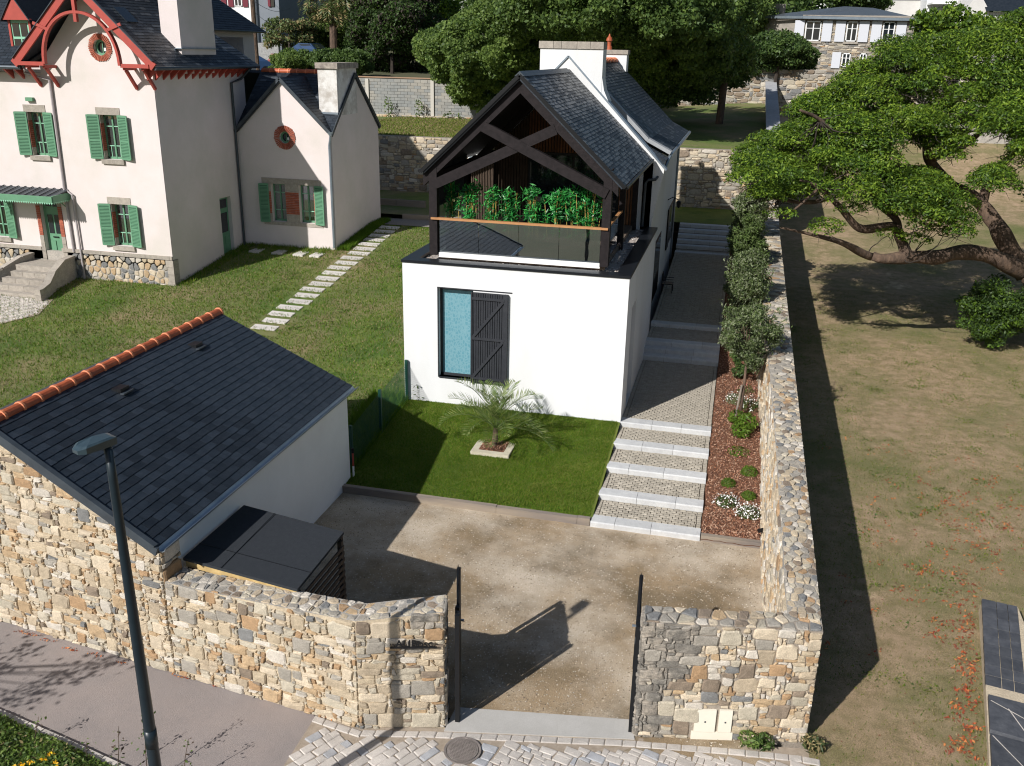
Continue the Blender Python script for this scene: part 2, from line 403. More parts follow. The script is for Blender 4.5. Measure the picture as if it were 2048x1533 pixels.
BARK = mat('bark', (0.145, 0.095, 0.065), (0.065, 0.045, 0.034), 4, 0.95, 1.0, 9, stretch=(1, 1, 0.5), speck=0.2, bdist=0.05)
BARKD = mat('dark_bark', (0.05, 0.038, 0.03), (0.03, 0.024, 0.02), 5, 0.95, 0.8, 14)
GLASSD = mat('dark_window_glass', (0.015, 0.02, 0.026), None, rough=0.05, spec=0.8)
CURT = mat('net_curtain', (0.30, 0.30, 0.33), (0.14, 0.14, 0.17), 8, 0.8, stretch=(3, 3, 0.15))

# ------------------------------------------------------------------ terrain and ground sheets
def lawn_z(Y): return float(np.clip(0.56 + 0.117 * (Y - 22.9), 0.0, 2.42))
def front_z(Y): return 0.12 + (Y - 18.2) * 0.109
def path_z(Y):
    k = [(18.1, .13), (19.25, .26), (20.5, .39), (21.7, .52), (22.9, .65), (28.45, .80), (28.8, .95), (29.15, 1.10), (30.9, 1.25), (41.0, 1.66), (42.0, 1.84), (42.38, 2.02), (42.76, 2.20), (43.14, 2.38), (43.52, 2.56)]
    z = 0
    for a, b in k:
        if Y >= a: z = b
    return z
BEDK = [(18.1, 0.06), (20, .22), (23, .60), (28.5, .72), (31, 1.12), (41, 1.5), (44, 2.5), (52, 2.56)]
def bed_z(Y): return float(np.interp(Y, [a for a, b in BEDK], [b for a, b in BEDK]))
def upper_z(X, Y): return 5.46 + (Y - 49) * (0.0 + 0.058 * float(np.clip((X + 18) / 18, 0, 1)))
def park_z(Y): return float(np.interp(Y, [0, 30, 45, 60, 72, 80], [0, 0.02, 0.4, 2.0, 4.6, 5.5]))
def hill_z(X, Y): return 7.4 + (Y - 72) * 0.075 if X > -6 else 7.7 + (Y - 64) * 0.055
def sheet(name, x0, x1, y0, y1, zf, m, nx=20, ny=20, amp=0.0, kind='structure', parent=None, poly=None):
    X = np.linspace(x0, x1, nx + 1); Y = np.linspace(y0, y1, ny + 1)
    V = []; 
    for j in range(ny + 1):
        for i in range(nx + 1):
            V.append((X[i], Y[j], zf(X[i], Y[j]) + (NR.uniform(-amp, amp) if amp else 0)))
    F = [(j * (nx + 1) + i, j * (nx + 1) + i + 1, (j + 1) * (nx + 1) + i + 1, (j + 1) * (nx + 1) + i) for j in range(ny) for i in range(nx)]
    o = raw(name, V, F, m, parent, smooth=True)
    if kind: o['kind'] = kind
    return o
sheet('ground', -900, 900, -60, 900, lambda x, y: -0.35, EARTH, 2, 2)
sheet('park_lawn', 1.92, 60, 4, 72.2, lambda x, y: park_z(y) - 0.004, GRASSD, 60, 60, 0.012)
sheet('pavement', -40, -5.62, 4, 11.9, lambda x, y: -0.002, ASPH, 4, 4)
sheet('left_lawn', -60, -8.5, 18.0, 41.0, lambda x, y: lawn_z(y) - 0.01, GRASSL, 60, 60, 0.012)
sheet('back_yard_lawn', -60, -8.5, 11.95, 18.0, lambda x, y: -0.012, GRASSL, 10, 4)
sheet('rear_left_lawn', -60, -6.0, 41.0, 48.8, lambda x, y: 2.62 - (y - 41) * 0.01, GRASSL, 20, 10, 0.02)
sheet('rear_lawn', -6.0, 1.4, 43.85, 48.8, lambda x, y: 2.56, GRASSB, 10, 6)
sheet('upper_lawn', -60, 2.0, 49.0, 72.3, upper_z, GRASSL, 60, 20, 0.02)
sheet('hill', -250, -6, 64.2, 420, lambda x, y: hill_z(x, y), EARTH, 10, 20)
sheet('hillside', -6, 250, 72.4, 420, lambda x, y: hill_z(x, y), EARTH, 10, 20)
sheet('front_lawn', -8.52, -2.44, 18.25, 22.95, lambda x, y: front_z(y), GRASSB, 20, 20, 0.006)
sheet('courtyard', -8.5, 1.36, 11.3, 18.3, lambda x, y: 0.002, GRAVEL, 30, 30, 0.004)
bed = sheet('planting_bed', -0.03, 1.36, 18.1, 43.9, lambda x, y: bed_z(y), MULCH, 10, 120, 0.02)

# ---- grass blades (nobody could count them)
def blades(name, n, reg, zf, mats, h, parent=None, w=0.35, skip=None, wts=None):
    x0, x1, y0, y1 = reg
    P = np.stack([NR.uniform(x0, x1, n), NR.uniform(y0, y1, n)], 1)
    if skip is not None: P = P[~skip(P[:, 0], P[:, 1])]
    n = len(P); z = np.array([zf(a, b) for a, b in P])
    hh = NR.uniform(0.5, 1.4, n) * h; a = NR.uniform(0, 2 * np.pi, n); lean = NR.normal(size=(n, 2)) * 0.45
    dx = np.cos(a) * hh * w * 0.5; dy = np.sin(a) * hh * w * 0.5
    A = np.stack([P[:, 0] - dx, P[:, 1] - dy, z - 0.005], 1); B = np.stack([P[:, 0] + dx, P[:, 1] + dy, z - 0.005], 1)
    C = np.stack([P[:, 0] + lean[:, 0] * hh, P[:, 1] + lean[:, 1] * hh, z + hh], 1)
    V = np.stack([A, B, C], 1).reshape(-1, 3); F = np.arange(3 * n).reshape(n, 3)
    mi = NR.choice(len(mats), n, p=wts)
    o = raw(name, V, F, mats, parent, mi); return o
GB = [mat('grass_blade_%d' % i, c, tuple(x * 0.8 for x in c), 0.8, 0.7, trans=0.3, spec=0.2) for i, c in enumerate([(0.080, 0.175, 0.010), (0.135, 0.225, 0.018), (0.20, 0.235, 0.036), (0.31, 0.25, 0.12), (0.42, 0.315, 0.18)])]
o = blades('grass', 120000, (-8.5, -2.5, 18.3, 22.9), lambda x, y: front_z(y), GB[:3], 0.035, w=0.5); setp(o, 'short bright green grass of the small front lawn', 'grass', kind='stuff')
def notleft(x, y): return ((x < -20.4) & (y > 29.9)) | ((x < -16.1) & (y > 35.2)) | (((x > -15.7) & (x < -14.4)) & (np.abs(((y - 26.9) / 0.62) % 1 - 0.25) < 0.3))
o = blades('grass', 150000, (-27, -8.6, 18.4, 39.2), lambda x, y: lawn_z(y), GB, 0.06, w=0.4, skip=notleft, wts=[.38, .28, .16, .12, .06]); setp(o, 'patchy green and yellow grass of the sloping left lawn', 'grass', kind='stuff')
o = blades('grass', 110000, (2.0, 13, 10.5, 42), lambda x, y: park_z(y), GB, 0.028, w=0.6, wts=[.10, .10, .18, .30, .32]); setp(o, 'dry brown grass of the park beside the wall', 'grass', kind='stuff')
o = blades('grass', 40000, (-24, -12.6, 49.1, 63.8), upper_z, GB, 0.09, w=0.5, wts=[.15, .15, .3, .25, .15]); setp(o, 'dry grass of the upper lawn before the block wall', 'grass', kind='stuff')
o = blades('grass', 9000, (-20.35, -16, 29.9, 35.2), lambda x, y: lawn_z(y), GB[:3], 0.13, w=0.2, skip=lambda x, y: np.minimum(x + 20.4, 35.2 - y) > 0.5 + 0.3 * np.sin(x * 9)); setp(o, 'long green grass along the foot of the cream houses', 'grass', kind='stuff')
o = blades('grass', 5000, (-16.1, -15.6, 35.2, 40.2), lambda x, y: lawn_z(y), GB[:2], 0.16, w=0.2); setp(o, 'long grass at the foot of the annex gable', 'grass', kind='stuff')
o = blades('grass', 7000, (-9.6, -8.56, 18.9, 23.0), lambda x, y: lawn_z(y), GB[:2], 0.28, w=0.12); setp(o, 'tall dark grass along the green mesh fence', 'grass', kind='stuff')

# ------------------------------------------------------------------ stepped path of setts and granite slabs
pathb = MB()
KS = [(18.1, .13), (19.25, .26), (20.5, .39), (21.7, .52), (22.9, .65), (28.45, .80), (28.8, .95), (29.15, 1.10), (30.9, 1.22)]
KS += [(31.53 + .26 * k, 1.22 + .0118 * (k + 1)) for k in range(37)] + [(41.3, 1.66), (42.0, 1.84), (42.38, 2.02), (42.76, 2.20), (43.14, 2.38), (43.52, 2.56), (43.9, 2.56)]
NOSLAB = {round(31.53 + .26 * k, 3) for k in range(37)}
for (a, z), (b, _) in zip(KS[:-1], KS[1:]): pathb.box((-2.43, a + 0.02, -0.3), (-0.04, b + 0.02, z - 0.03))
path = pathb.build('stepped_path', SETTB); path['kind'] = 'structure'
slabs = []
rng = np.random.default_rng(3)
for (a, z), (b, _) in zip(KS[:-1], KS[1:]):
    if round(a, 3) in NOSLAB: continue
    cuts = [-2.46, -2.46 + rng.uniform(0.5, 1.0)]; cuts.append(cuts[-1] + rng.uniform(0.75, 1.0))
    cuts.append(-0.03)
    for c0, c1 in zip(cuts[:-1], cuts[1:]):
        mb = MB(); e = 0.025; z0 = z - 0.16; y0 = a; y1 = a + 0.36
        x0, x1 = c0 + 0.004, c1 - 0.004
        mb.add([(x0, y0, z0), (x1, y0, z0), (x1, y0, z - e), (x0, y0, z - e), (x0, y0 + e, z), (x1, y0 + e, z), (x1, y1, z), (x0, y1, z), (x0, y1, z0), (x1, y1, z0)],
               [(0, 1, 2, 3), (3, 2, 5, 4), (4, 5, 6, 7), (8, 9, 1, 0), (7, 6, 9, 8), (0, 3, 4, 7, 8), (1, 9, 6, 5, 2)])
        mb.build('slab', GRANP, path)
items = []
def sett(x0, x1, y0, y1, z, h=0.03):
    j = lambda: random.uniform(-0.006, 0.006)
    P = [np.array(p) for p in ((x0 + j(), y0 + j()), (x1 + j(), y0 + j()), (x1 + j(), y1 + j()), (x0 + j(), y1 + j()))]
    c = sum(P) / 4; V = [(p[0], p[1], z - h) for p in P] + [(p[0], p[1], z - 0.008) for p in P]
    V += [(*(p + (c - p) * 0.13), z + random.uniform(-0.004, 0.004)) for p in P]
    F = [(0, 1, 5, 4), (1, 2, 6, 5), (2, 3, 7, 6), (3, 0, 4, 7), (4, 5, 9, 8), (5, 6, 10, 9), (6, 7, 11, 10), (7, 4, 8, 11), (8, 9, 10, 11)]
    return V, F, 0
for (a, z), (b, _) in zip(KS[:-1], KS[1:]):
    y = a + (0.0 if round(a, 3) in NOSLAB else 0.37); r = 0
    if b - y < 0.2: continue
    W = 0.098 if a < 31 else 0.13
    while y < b - 0.03:
        y1 = min(y + W, b - 0.005); x = -2.43 + (0 if r % 2 else -W * 0.7) + 0.0
        # edge courses laid lengthwise
        items.append(sett(-2.43, -2.33, y + 0.006, y1 - 0.006, z)); items.append(sett(-0.14, -0.045, y + 0.006, y1 - 0.006, z))
        x = -2.32 - (W * 0.7 if r % 2 else 0)
        while x < -0.16:
            xe = x + W * 1.45
            if xe - max(x, -2.32) > 0.03: items.append(sett(max(x, -2.32) + 0.006, min(xe, -0.15) - 0.006, y + 0.007, y1 - 0.007, z))
            x = xe
        y = y1; r += 1
pieces(path, 'sett', items, [SETT])

# ------------------------------------------------------------------ cobbled forecourt by the gate
cob = MB().add([(-5.62, 4, 0.0), (2.3, 4, 0.0), (2.3, 12.15, 0.0), (-0.7, 11.62, 0.0), (-3.6, 11.05, 0.0), (-4.9, 10.8, 0.0), (-5.68, 10.9, 0.0)], [(0, 1, 2, 3, 4, 5, 6)]).build('cobbled_forecourt', SETTC); cob['kind'] = 'structure'
items = []; rng = np.random.default_rng(11)
def flat_stone(P, z=0.0, h=0.018, mi=0, gap=0.0045, cut=0.06):
    Q = shrink(round_poly(P, cut), gap)
    V, F = stone(Q, lambda u, v, w: (u, v, z + w), h, 0.02, 0.14, 0.003); return V, F, mi
MH = ground_at(925, 1503)[:2]
ends = [ground_at(632, 1430), ground_at(728, 1462), ground_at(885, 1466), ground_at(1268, 1483), ground_at(1480, 1500), ground_at(1600, 1512)]
def edge_y(x): return float(np.interp(x, [e[0] for e in ends], [e[1] for e in ends]))
# border course
x = ends[0][0]
while x < 2.0:
    w = rng.uniform(0.19, 0.27); y = edge_y(x + w / 2); s = (edge_y(x + w) - edge_y(x)) / w
    P = [(x, y - 0.15), (x + w, y - 0.15 + s * w), (x + w, y + s * w - 0.01), (x, y - 0.01)]
    items.append(flat_stone([np.array(p) for p in P], mi=0)); x += w
th = math.radians(58); ct, st = math.cos(th), math.sin(th)
yy = -14
def okc(x, y):
    return x > -5.6 and x < 2.15 and y > 8.9 and y < edge_y(x) - 0.2 and (x - MH[0]) ** 2 + (y - MH[1]) ** 2 > 0.32 ** 2
v = -8.0
while v < 16:
    h = rng.uniform(0.14, 0.17); u = -16.0
    while u < 16:
        w = rng.uniform(0.15, 0.34) if rng.random() > .25 else 0.13
        cx, cy = (u + w / 2) * ct - (v + h / 2) * st, (u + w / 2) * st + (v + h / 2) * ct
        if cx < -3.35 and okc(cx, cy):
            jj = lambda: rng.uniform(-0.012, 0.012)
            P = [np.array(((a + jj()) * ct - (b + jj()) * st, (a + jj()) * st + (b + jj()) * ct)) for a, b in ((u, v), (u + w, v), (u + w, v + h), (u, v + h))]
            items.append(flat_stone(P, mi=0 if rng.random() > 0.12 else 1))
        u += w
    v += h
t2 = math.radians(-14); c2, s2 = math.cos(t2), math.sin(t2)
for P in pack(8.4, 5.6, 0.088, 0.078, [(3, 2, .4), (2, 2, .3), (3, 3, .05)], rng, jit=0.24):
    Pw = [np.array((-4.6 + p[0] * c2 - p[1] * s2, 8.6 + p[0] * s2 + p[1] * c2)) for p in P]; c = sum(Pw) / 4
    if c[0] > -3.33 and okc(c[0], c[1]): items.append(flat_stone(Pw, mi=0 if rng.random() > 0.12 else 1))
pieces(cob, 'cobble', items, [SETTP, SETTG])
mbh = MB(); mbh.tube([(MH[0], MH[1], 0.0), (MH[0], MH[1], 0.035)], 0.24, 28)
MHM = mat('cast_iron', (0.30, 0.26, 0.235), (0.22, 0.19, 0.17), 8, 0.7, 0.6, 40, metal=0.3)
mh = thing('manhole_cover', (MH[0], MH[1], 0), 'round cast iron manhole cover in the cobbles before the gate', 'manhole cover')
mbh.build('cover', MHM, mh)
mb = MB()
for i in range(-8, 9):
    for j in range(-8, 9):
        a = i * 0.027 + (0.0135 if j % 2 else 0); b = j * 0.027
        if a * a + b * b < 0.215 ** 2: mb.box((MH[0] + a - 0.008, MH[1] + b - 0.008, 0.035), (MH[0] + a + 0.008, MH[1] + b + 0.008, 0.042))
mb.build('tread_studs', MHM, mh)
mb = MB(); n = 28
V = [(MH[0] + r * math.cos(2 * math.pi * k / n), MH[1] + r * math.sin(2 * math.pi * k / n), z) for r, z in ((0.25, 0.03), (0.285, 0.034), (0.285, -0.01)) for k in range(n)]
mb.add(V, [(a * n + k, a * n + (k + 1) % n, (a + 1) * n + (k + 1) % n, (a + 1) * n + k) for a in range(2) for k in range(n)]).build('frame', MHM, mh)
# gate threshold slab
q = [ground_at(888, 1463), ground_at(1269, 1480), ground_at(1262, 1441), ground_at(912, 1416)]
th_ = MB().prism([(p[0], p[1], 0.0) for p in q], (0, 0, 0.02)).build('gate_threshold', CONC); th_['kind'] = 'structure'

# ------------------------------------------------------------------ stone walls
def wall_face(parent, A, B, z0f, z1f, rng, sw, cell=(0.075, 0.055), depth=0.026, batter=0.0, gap=0.009, sizes=None, special=None, limit=300, mask=None, col=None):
    """items for a face from A to B (2D). outward normal is to the right of A->B"""
    A = np.array(A, float); B = np.array(B, float); L = np.linalg.norm(B - A); d = (B - A) / L; nrm = np.array([d[1], -d[0]])
    H = max(z1f(A), z1f(B)); Z0 = min(z0f(A), z0f(B))
    sizes = sizes or [(6, 5, .05), (5, 5, .05), (4, 5, .05), (6, 3, .12), (4, 4, .09), (5, 2, .12), (3, 4, .06), (4, 3, .10), (3, 3, .06), (4, 2, .10), (3, 2, .08), (3, 1, .04)]
    out = []
    for P in pack(L, H - Z0, cell[0], cell[1], sizes, rng):
        c = sum(P) / 4; pt = A + d * c[0]; zt = z1f(pt)
        if c[1] + Z0 > zt - 0.02 or c[1] + Z0 < z0f(pt) - 0.05: continue
        if mask and mask(c[0], c[1] + Z0): continue
        Q = shrink(round_poly([np.array((p[0], min(p[1], zt - Z0))) for p in P], random.choice((.08, .13, .2)), random), gap * random.uniform(.5, 1.5))
        dd = depth * random.uniform(0.5, 1.5)
        f = lambda u, v, w: (A[0] + d[0] * u + nrm[0] * (w - batter * v), A[1] + d[1] * u + nrm[1] * (w - batter * v), Z0 + v)
        V, F = stone(Q, f, dd, 0.03, 0.13, 0.007)
        out.append((V, F, (col(c[0], c[1]) if col else pick(sw))))
    return out
def cap_stones(poly_in, zf, rng, sw, s=0.2, x0=0, x1=1, y0=0, y1=1, h=0.03, fm=None):
    out = []
    for P in voronoi(x0, x1, y0, y1, s, rng, 0.4, inside=poly_in):
        Q = shrink(round_poly(P, 0.16), 0.014)
        f = fm or (lambda u, v, w: (u, v, zf(u, v) + w))
        V, F = stone(Q, f, h * random.uniform(0.35, 1.0), 0.03, 0.15, 0.006); out.append((V, F, pick(sw if random.random() < .6 else SW_DARK)))
    return out

def wall_poly(PL, z0f, z1f, rng, sw, cell=(0.066, 0.050), depth=0.026, gap=0.008):
    "one continuous rubble face following a polyline"
    PL = [np.array(p, float) for p in PL]; L = [0.0]
    for a, b in zip(PL[:-1], PL[1:]): L.append(L[-1] + np.linalg.norm(b - a))
    def loc(u):
        k = int(np.clip(np.searchsorted(L, u) - 1, 0, len(PL) - 2)); t = (u - L[k]) / (L[k + 1] - L[k]); d = (PL[k + 1] - PL[k]) / (L[k + 1] - L[k])
        return PL[k] + d * (u - L[k]), np.array([d[1], -d[0]])
    H = max(z1f(p) for p in PL); sizes = [(6, 5, .05), (5, 5, .05), (4, 5, .05), (6, 3, .12), (4, 4, .09), (5, 2, .12), (3, 4, .06), (4, 3, .10), (3, 3, .06), (4, 2, .10), (3, 2, .08), (3, 1, .04)]
    out = []
    for P in pack(L[-1], H, cell[0], cell[1], sizes, rng):
        c = sum(P) / 4; zt = z1f(loc(c[0])[0])
        if c[1] > zt - 0.02: continue
        Q = shrink(round_poly([np.array((p[0], min(p[1], zt))) for p in P], random.choice((.08, .13, .2)), random), gap * random.uniform(.5, 1.6))
        def f(u, v, w):
            p, n = loc(u); return (p[0] + n[0] * w, p[1] + n[1] * w, v)
        V, F = stone(Q, f, depth * random.uniform(.4, 1.7), 0.03, 0.13, 0.008); out.append((V, F, pick(sw)))
    return out
# -- front wall left of the gate
FW = [(-15.5, 12.02), (-12.37, 11.64), (-10.04, 11.36), (-8.40, 11.14), (-7.62, 11.04), (-5.7, 10.81), (-4.9, 10.72), (-3.62, 11.09)]
def fw_top(p): return float(np.interp(p[0], [-8.42, -8.3, -6.76, -4.98, -3.56], [1.79, 1.79, 1.86, 1.96, 2.12]))
wall_l = thing('stone_wall', (-6.0, 10.9, 0), 'tan rubble stone wall left of the gate, below the street lamp', 'wall')
core = MB(); TH = 0.46
pts = FW[3:]; inn = [(-8.36, 11.62), (-7.6, 11.52), (-5.68, 11.29), (-4.9, 11.20), (-3.74, 11.55)]
for (a, b), (ia, ib) in zip(zip(pts[:-1], pts[1:]), zip(inn[:-1], inn[1:])):
    core.hexa([(*a, -.3), (*b, -.3), (*ib, -.3), (*ia, -.3), (*a, fw_top(a) - .01), (*b, fw_top(b) - .01), (*ib, fw_top(b) - .01), (*ia, fw_top(a) - .01)])
core.build('mortar_core', MORT, wall_l)
core = MB()
for (a, b), (ia, ib) in zip(zip(pts[:-1], pts[1:]), zip(inn[:-1], inn[1:])):
    core.hexa([(*a, fw_top(a) - .009), (*b, fw_top(b) - .009), (*ib, fw_top(b) - .009), (*ia, fw_top(a) - .009), (*a, fw_top(a) - .004), (*b, fw_top(b) - .004), (*ib, fw_top(b) - .004), (*ia, fw_top(a) - .004)])
core.build('mortar_capping', MORTG, wall_l)
items = []; rng = np.random.default_rng(21)
def pcol(u, v):   # the gate pillar carries an aged, greyer patch
    return (10 + random.randrange(2) if (u > .5 and v > 1.45 and random.random() < .6) else pick(SW_GREY if random.random() < .75 else SW_FRONT))
items += wall_poly(pts[:4], lambda p: 0.0, fw_top, rng, SW_FRONT)
items += wall_face(wall_l, pts[3], pts[4], lambda p: 0.0, fw_top, rng, SW_FRONT, col=pcol)
items += wall_face(wall_l, (-3.62, 11.09), (-3.74, 11.55), lambda p: 0.0, lambda p: 2.12, rng, SW_GREY)
capi = []
for (a, b), (ia, ib) in zip(zip(pts[:-1], pts[1:]), zip(inn[:-1], inn[1:])):
    a, b, ia, ib = map(np.array, (a, b, ia, ib)); L = np.linalg.norm(b - a)
    def fm(u, v, w, a=a, b=b, ia=ia, ib=ib, L=L):
        t = u / L; s = v / TH; p = (a * (1 - t) + b * t) * (1 - s) + (ia * (1 - t) + ib * t) * s
        return (p[0], p[1], fw_top(p) - 0.01 + w)
    capi += cap_stones(None, None, rng, SW_GREY, 0.17, 0, L, 0, TH, 0.03, fm)
pieces(wall_l, 'stone', items, STONES + STONES_D); pieces(wall_l, 'cap_stone', capi, STONES)

# -- wall piece right of the gate, with the return
RA = (-0.72, 11.66); RB = (1.89, 12.24)
wall_r = thing('stone_wall', (0.6, 12.0, 0), 'short weathered stone wall right of the gate, holding the cream meter box', 'wall')
def rtop(p): return float(np.interp(p[0], [-0.72, 1.9], [2.10, 2.02]))
MB().hexa([(0.1, 11.842, -.3), (1.89, 12.24, -.3), (1.89, 12.55, -.3), (0.1, 12.25, -.3), (0.1, 11.842, 2.065), (1.89, 12.24, 2.01), (1.89, 12.55, 2.01), (0.1, 12.25, 2.065)]).build('mortar_core', MORTW, wall_r)
MB().hexa([(-0.72, 11.66, -.3), (.098, 11.842, -.3), (.098, 12.25, -.3), (-0.75, 12.1, -.3), (-0.72, 11.66, 2.09), (.098, 11.842, 2.065), (.098, 12.25, 2.065), (-0.75, 12.1, 2.09)]).build('mortar_core', MORTD, wall_r)
def rmask(u, z): return 0.86 < u < 1.52 and z < 0.60
def rcol(u, v): return 10 + random.randrange(3) if (u < 0.30 + 0.10 * math.sin(v * 4 + 1) + .30 * v and random.random() < .9) else pick(SW_DARK) if u < .8 else pick([4, 5, 3, 3.5, 3, 1.5, 3, .6, 1.5, 3])
items = wall_face(wall_r, RA, RB, lambda p: 0.0, rtop, np.random.default_rng(5), SW_FRONT, cell=(0.066, 0.052), mask=rmask, col=rcol, gap=0.009)
items += wall_face(wall_r, (-0.75, 12.1), RA, lambda p: 0.0, lambda p: 2.1, rng, SW_DARK, col=lambda u, v: 10 + random.randrange(3))
capi = cap_stones(None, None, rng, SW_GREY, 0.19, 0, 2.67, 0, 0.44, 0.03, lambda u, v, w: (-0.72 + u * 0.976 - 0.03 * v, 11.66 + u * 0.2172 + v, 2.09 - 0.03 * u + w))
pieces(wall_r, 'stone', items, STONES + STONES_D); pieces(wall_r, 'cap_stone', capi, STONES)
# meter box
d = np.array(RB) - np.array(RA); d /= np.linalg.norm(d); nn = np.array([d[1], -d[0]])
def wp(u, w, z): return (RA[0] + d[0] * u + nn[0] * w, RA[1] + d[1] * u + nn[1] * w, z)
mbx = thing('meter_box', wp(1.19, 0.05, 0.0), 'cream plastic double meter box set into the wall right of the gate', 'meter box')
for u0, u1 in ((0.90, 1.25), (1.27, 1.50)):
    m = MB(); m.hexa([wp(u0, 0, 0.03), wp(u1, 0, 0.03), wp(u1, -.1, 0.03), wp(u0, -.1, 0.03), wp(u0, 0, 0.58), wp(u1, 0, 0.58), wp(u1, -.1, 0.58), wp(u0, -.1, 0.58)])
    for v in m.V: pass
    o = m.build('housing', WPLAST, mbx)
    m = MB(); m.hexa([wp(u0 + .015, 0.035, 0.15), wp(u1 - .015, 0.035, 0.15), wp(u1 - .015, -.0, 0.15), wp(u0 + .015, -.0, 0.15), wp(u0 + .015, 0.035, 0.56), wp(u1 - .015, 0.035, 0.56), wp(u1 - .015, 0, 0.56), wp(u0 + .015, 0, 0.56)])
    o = m.build('door', WPLAST, mbx)
    m = MB(); m.hexa([wp((u0 + u1) / 2 - .012, 0.042, 0.33), wp((u0 + u1) / 2 + .012, 0.042, 0.33), wp((u0 + u1) / 2 + .012, .03, 0.33), wp((u0 + u1) / 2 - .012, .03, 0.33), wp((u0 + u1) / 2 - .012, 0.042, 0.355), wp((u0 + u1) / 2 + .012, 0.042, 0.355), wp((u0 + u1) / 2 + .012, .03, 0.355), wp((u0 + u1) / 2 - .012, .03, 0.355)]).build('lock', ZINCD, mbx)
m = MB(); m.hexa([wp(.88, 0.03, 0.0), wp(1.52, 0.03, 0.0), wp(1.52, -.1, 0.0), wp(.88, -.1, 0.0), wp(.88, 0.03, 0.14), wp(1.52, 0.03, 0.14), wp(1.52, -.1, 0.14), wp(.88, -.1, 0.14)]).build('base', WPLAST, mbx)

# -- long garden wall between the garden and the park
LY_ = [12.45, 16, 20, 25, 30, 36, 42, 48.7]
def lo(Y): return float(np.interp(Y, [12.2, 30, 51.6], [1.89, 1.98, 2.06]))
def li(Y): return float(np.interp(Y, [12.3, 21, 30, 42, 51.6], [1.385, 1.33, 1.21, 1.15, 1.15]))
def lt(Y): return float(np.interp(Y, [12.2, 20, 30, 42, 51.6], [2.03, 2.24, 2.42, 2.75, 3.6]))
def lg(Y): return 0.0 if Y < 18.1 else bed_z(Y)
wall_g = thing('garden_wall', (1.6, 20, 0), 'long stone garden wall running back along the right side of the stepped path', 'wall')
m = MB()
for a, b in zip(LY_[:-1], LY_[1:]):
    m.hexa([(li(a) - .06, a, -.3), (lo(a), a, -.3), (lo(b), b, -.3), (li(b) - .06, b, -.3), (li(a), a, lt(a) - .01), (lo(a) - .01, a, lt(a) - .01), (lo(b) - .01, b, lt(b) - .01), (li(b), b, lt(b) - .01)])
m.build('mortar_core', MORTG, wall_g)
items = []; rng = np.random.default_rng(31)
for a, b in ((12.5, 20.0), (20.0, 30.0), (30.0, 48.6)):
    sc = 1.0 if b < 30 else (1.25 if b < 40 else 1.9)
    its = pack(b - a, 2.7, 0.09 * sc, 0.065 * sc, [(5, 4, .08), (5, 3, .16), (4, 3, .16), (4, 2, .2), (3, 2, .15)], rng)
    for P in its:
        c = sum(P) / 4; Yc = b - c[0]
        if c[1] > lt(Yc) - 0.03 or c[1] < lg(Yc) - 0.1: continue
        Q = shrink(round_poly(P, 0.2), 0.01 * sc)
        f = lambda u, v, w, b=b: (li(b - u) - 0.06 + 0.06 * v / lt(b - u) - w, b - u, min(v, lt(b - u) - 0.02))
        V, F = stone(Q, f, random.uniform(0.015, 0.05), 0.03, 0.22, 0.008); items.append((V, F, pick([5, 6, 4, 3, 2, 1.5, 4, .3, .6, 4])))
capi = []
for a, b, s in ((12.45, 22, 0.165), (22, 32, 0.20), (32, 48.6, 0.27)):
    for P in voronoi(0, 1, a, b, s, rng, 0.36, sy=s):
        pass
    W = 0.6
    for P in voronoi(0, W, a, b, s, rng, 0.36):
        Q = shrink(round_poly(P, 0.17), 0.016)
        f = lambda u, v, w: (li(v) + (lo(v) - li(v)) * u / W, v, lt(v) - 0.01 + w + 0.02 * math.sin(u * 5))
        V, F = stone(Q, f, random.uniform(-0.004, 0.022), 0.03, 0.11, 0.004); capi.append((V, F, pick(SW_GREY if random.random() < .55 else SW_DARK)))
pieces(wall_g, 'stone', items, STONES); pieces(wall_g, 'cap_stone', capi, STONES)

# timber edgings of the courtyard
for (x0, x1, z1, lab) in ((-8.45, -2.47, 0.17, 'weathered timber sleepers edging the front lawn along the gravel'), (-0.02, 1.30, 0.15, 'short weathered timber edging in front of the bark mulch bed')):
    t = thing('timber_edging', ((x0 + x1) / 2, 18.15, 0), lab, 'timber edging')
    x = x0
    while x < x1 - 0.1:
        w = min(random.uniform(1.6, 2.1), x1 - x); bx('sleeper', (x + 0.004, 18.12, -0.1), (x + w - 0.004, 18.25, z1 + random.uniform(-.01, .01)), TIMBER, t); x += w
# loose grit and pebbles on the yard
n = 16000; C = np.stack([NR.uniform(-8.4, 1.2, n), NR.uniform(11.7, 18.05, n), NR.uniform(.004, .012, n)], 1)
o = leaf_cloud('loose_grit', C, [mat('grit_%d' % i, c, None, rough=.9) for i, c in enumerate([(.52, .43, .32), (.30, .23, .15), (.62, .55, .46), (.17, .13, .09)])], size=.026, aspect=.9, spread=.25); setp(o, 'loose pale grit and small pebbles on the sandy yard', 'grit', kind='stuff')
# bark chips
n = 26000; Y = 18.2 + (NR.uniform(0, 1, n) ** 1.5) * 18; X = NR.uniform(0.0, 1.32, n)
C = np.stack([X, Y, np.array([bed_z(y) for y in Y]) + NR.uniform(0.0, 0.035, n)], 1)
o = leaf_cloud('bark_chips', C, CHIPS, size=0.065, aspect=0.35, spread=0.45); setp(o, 'brown bark chips covering the planting bed', 'bark chips', kind='stuff')
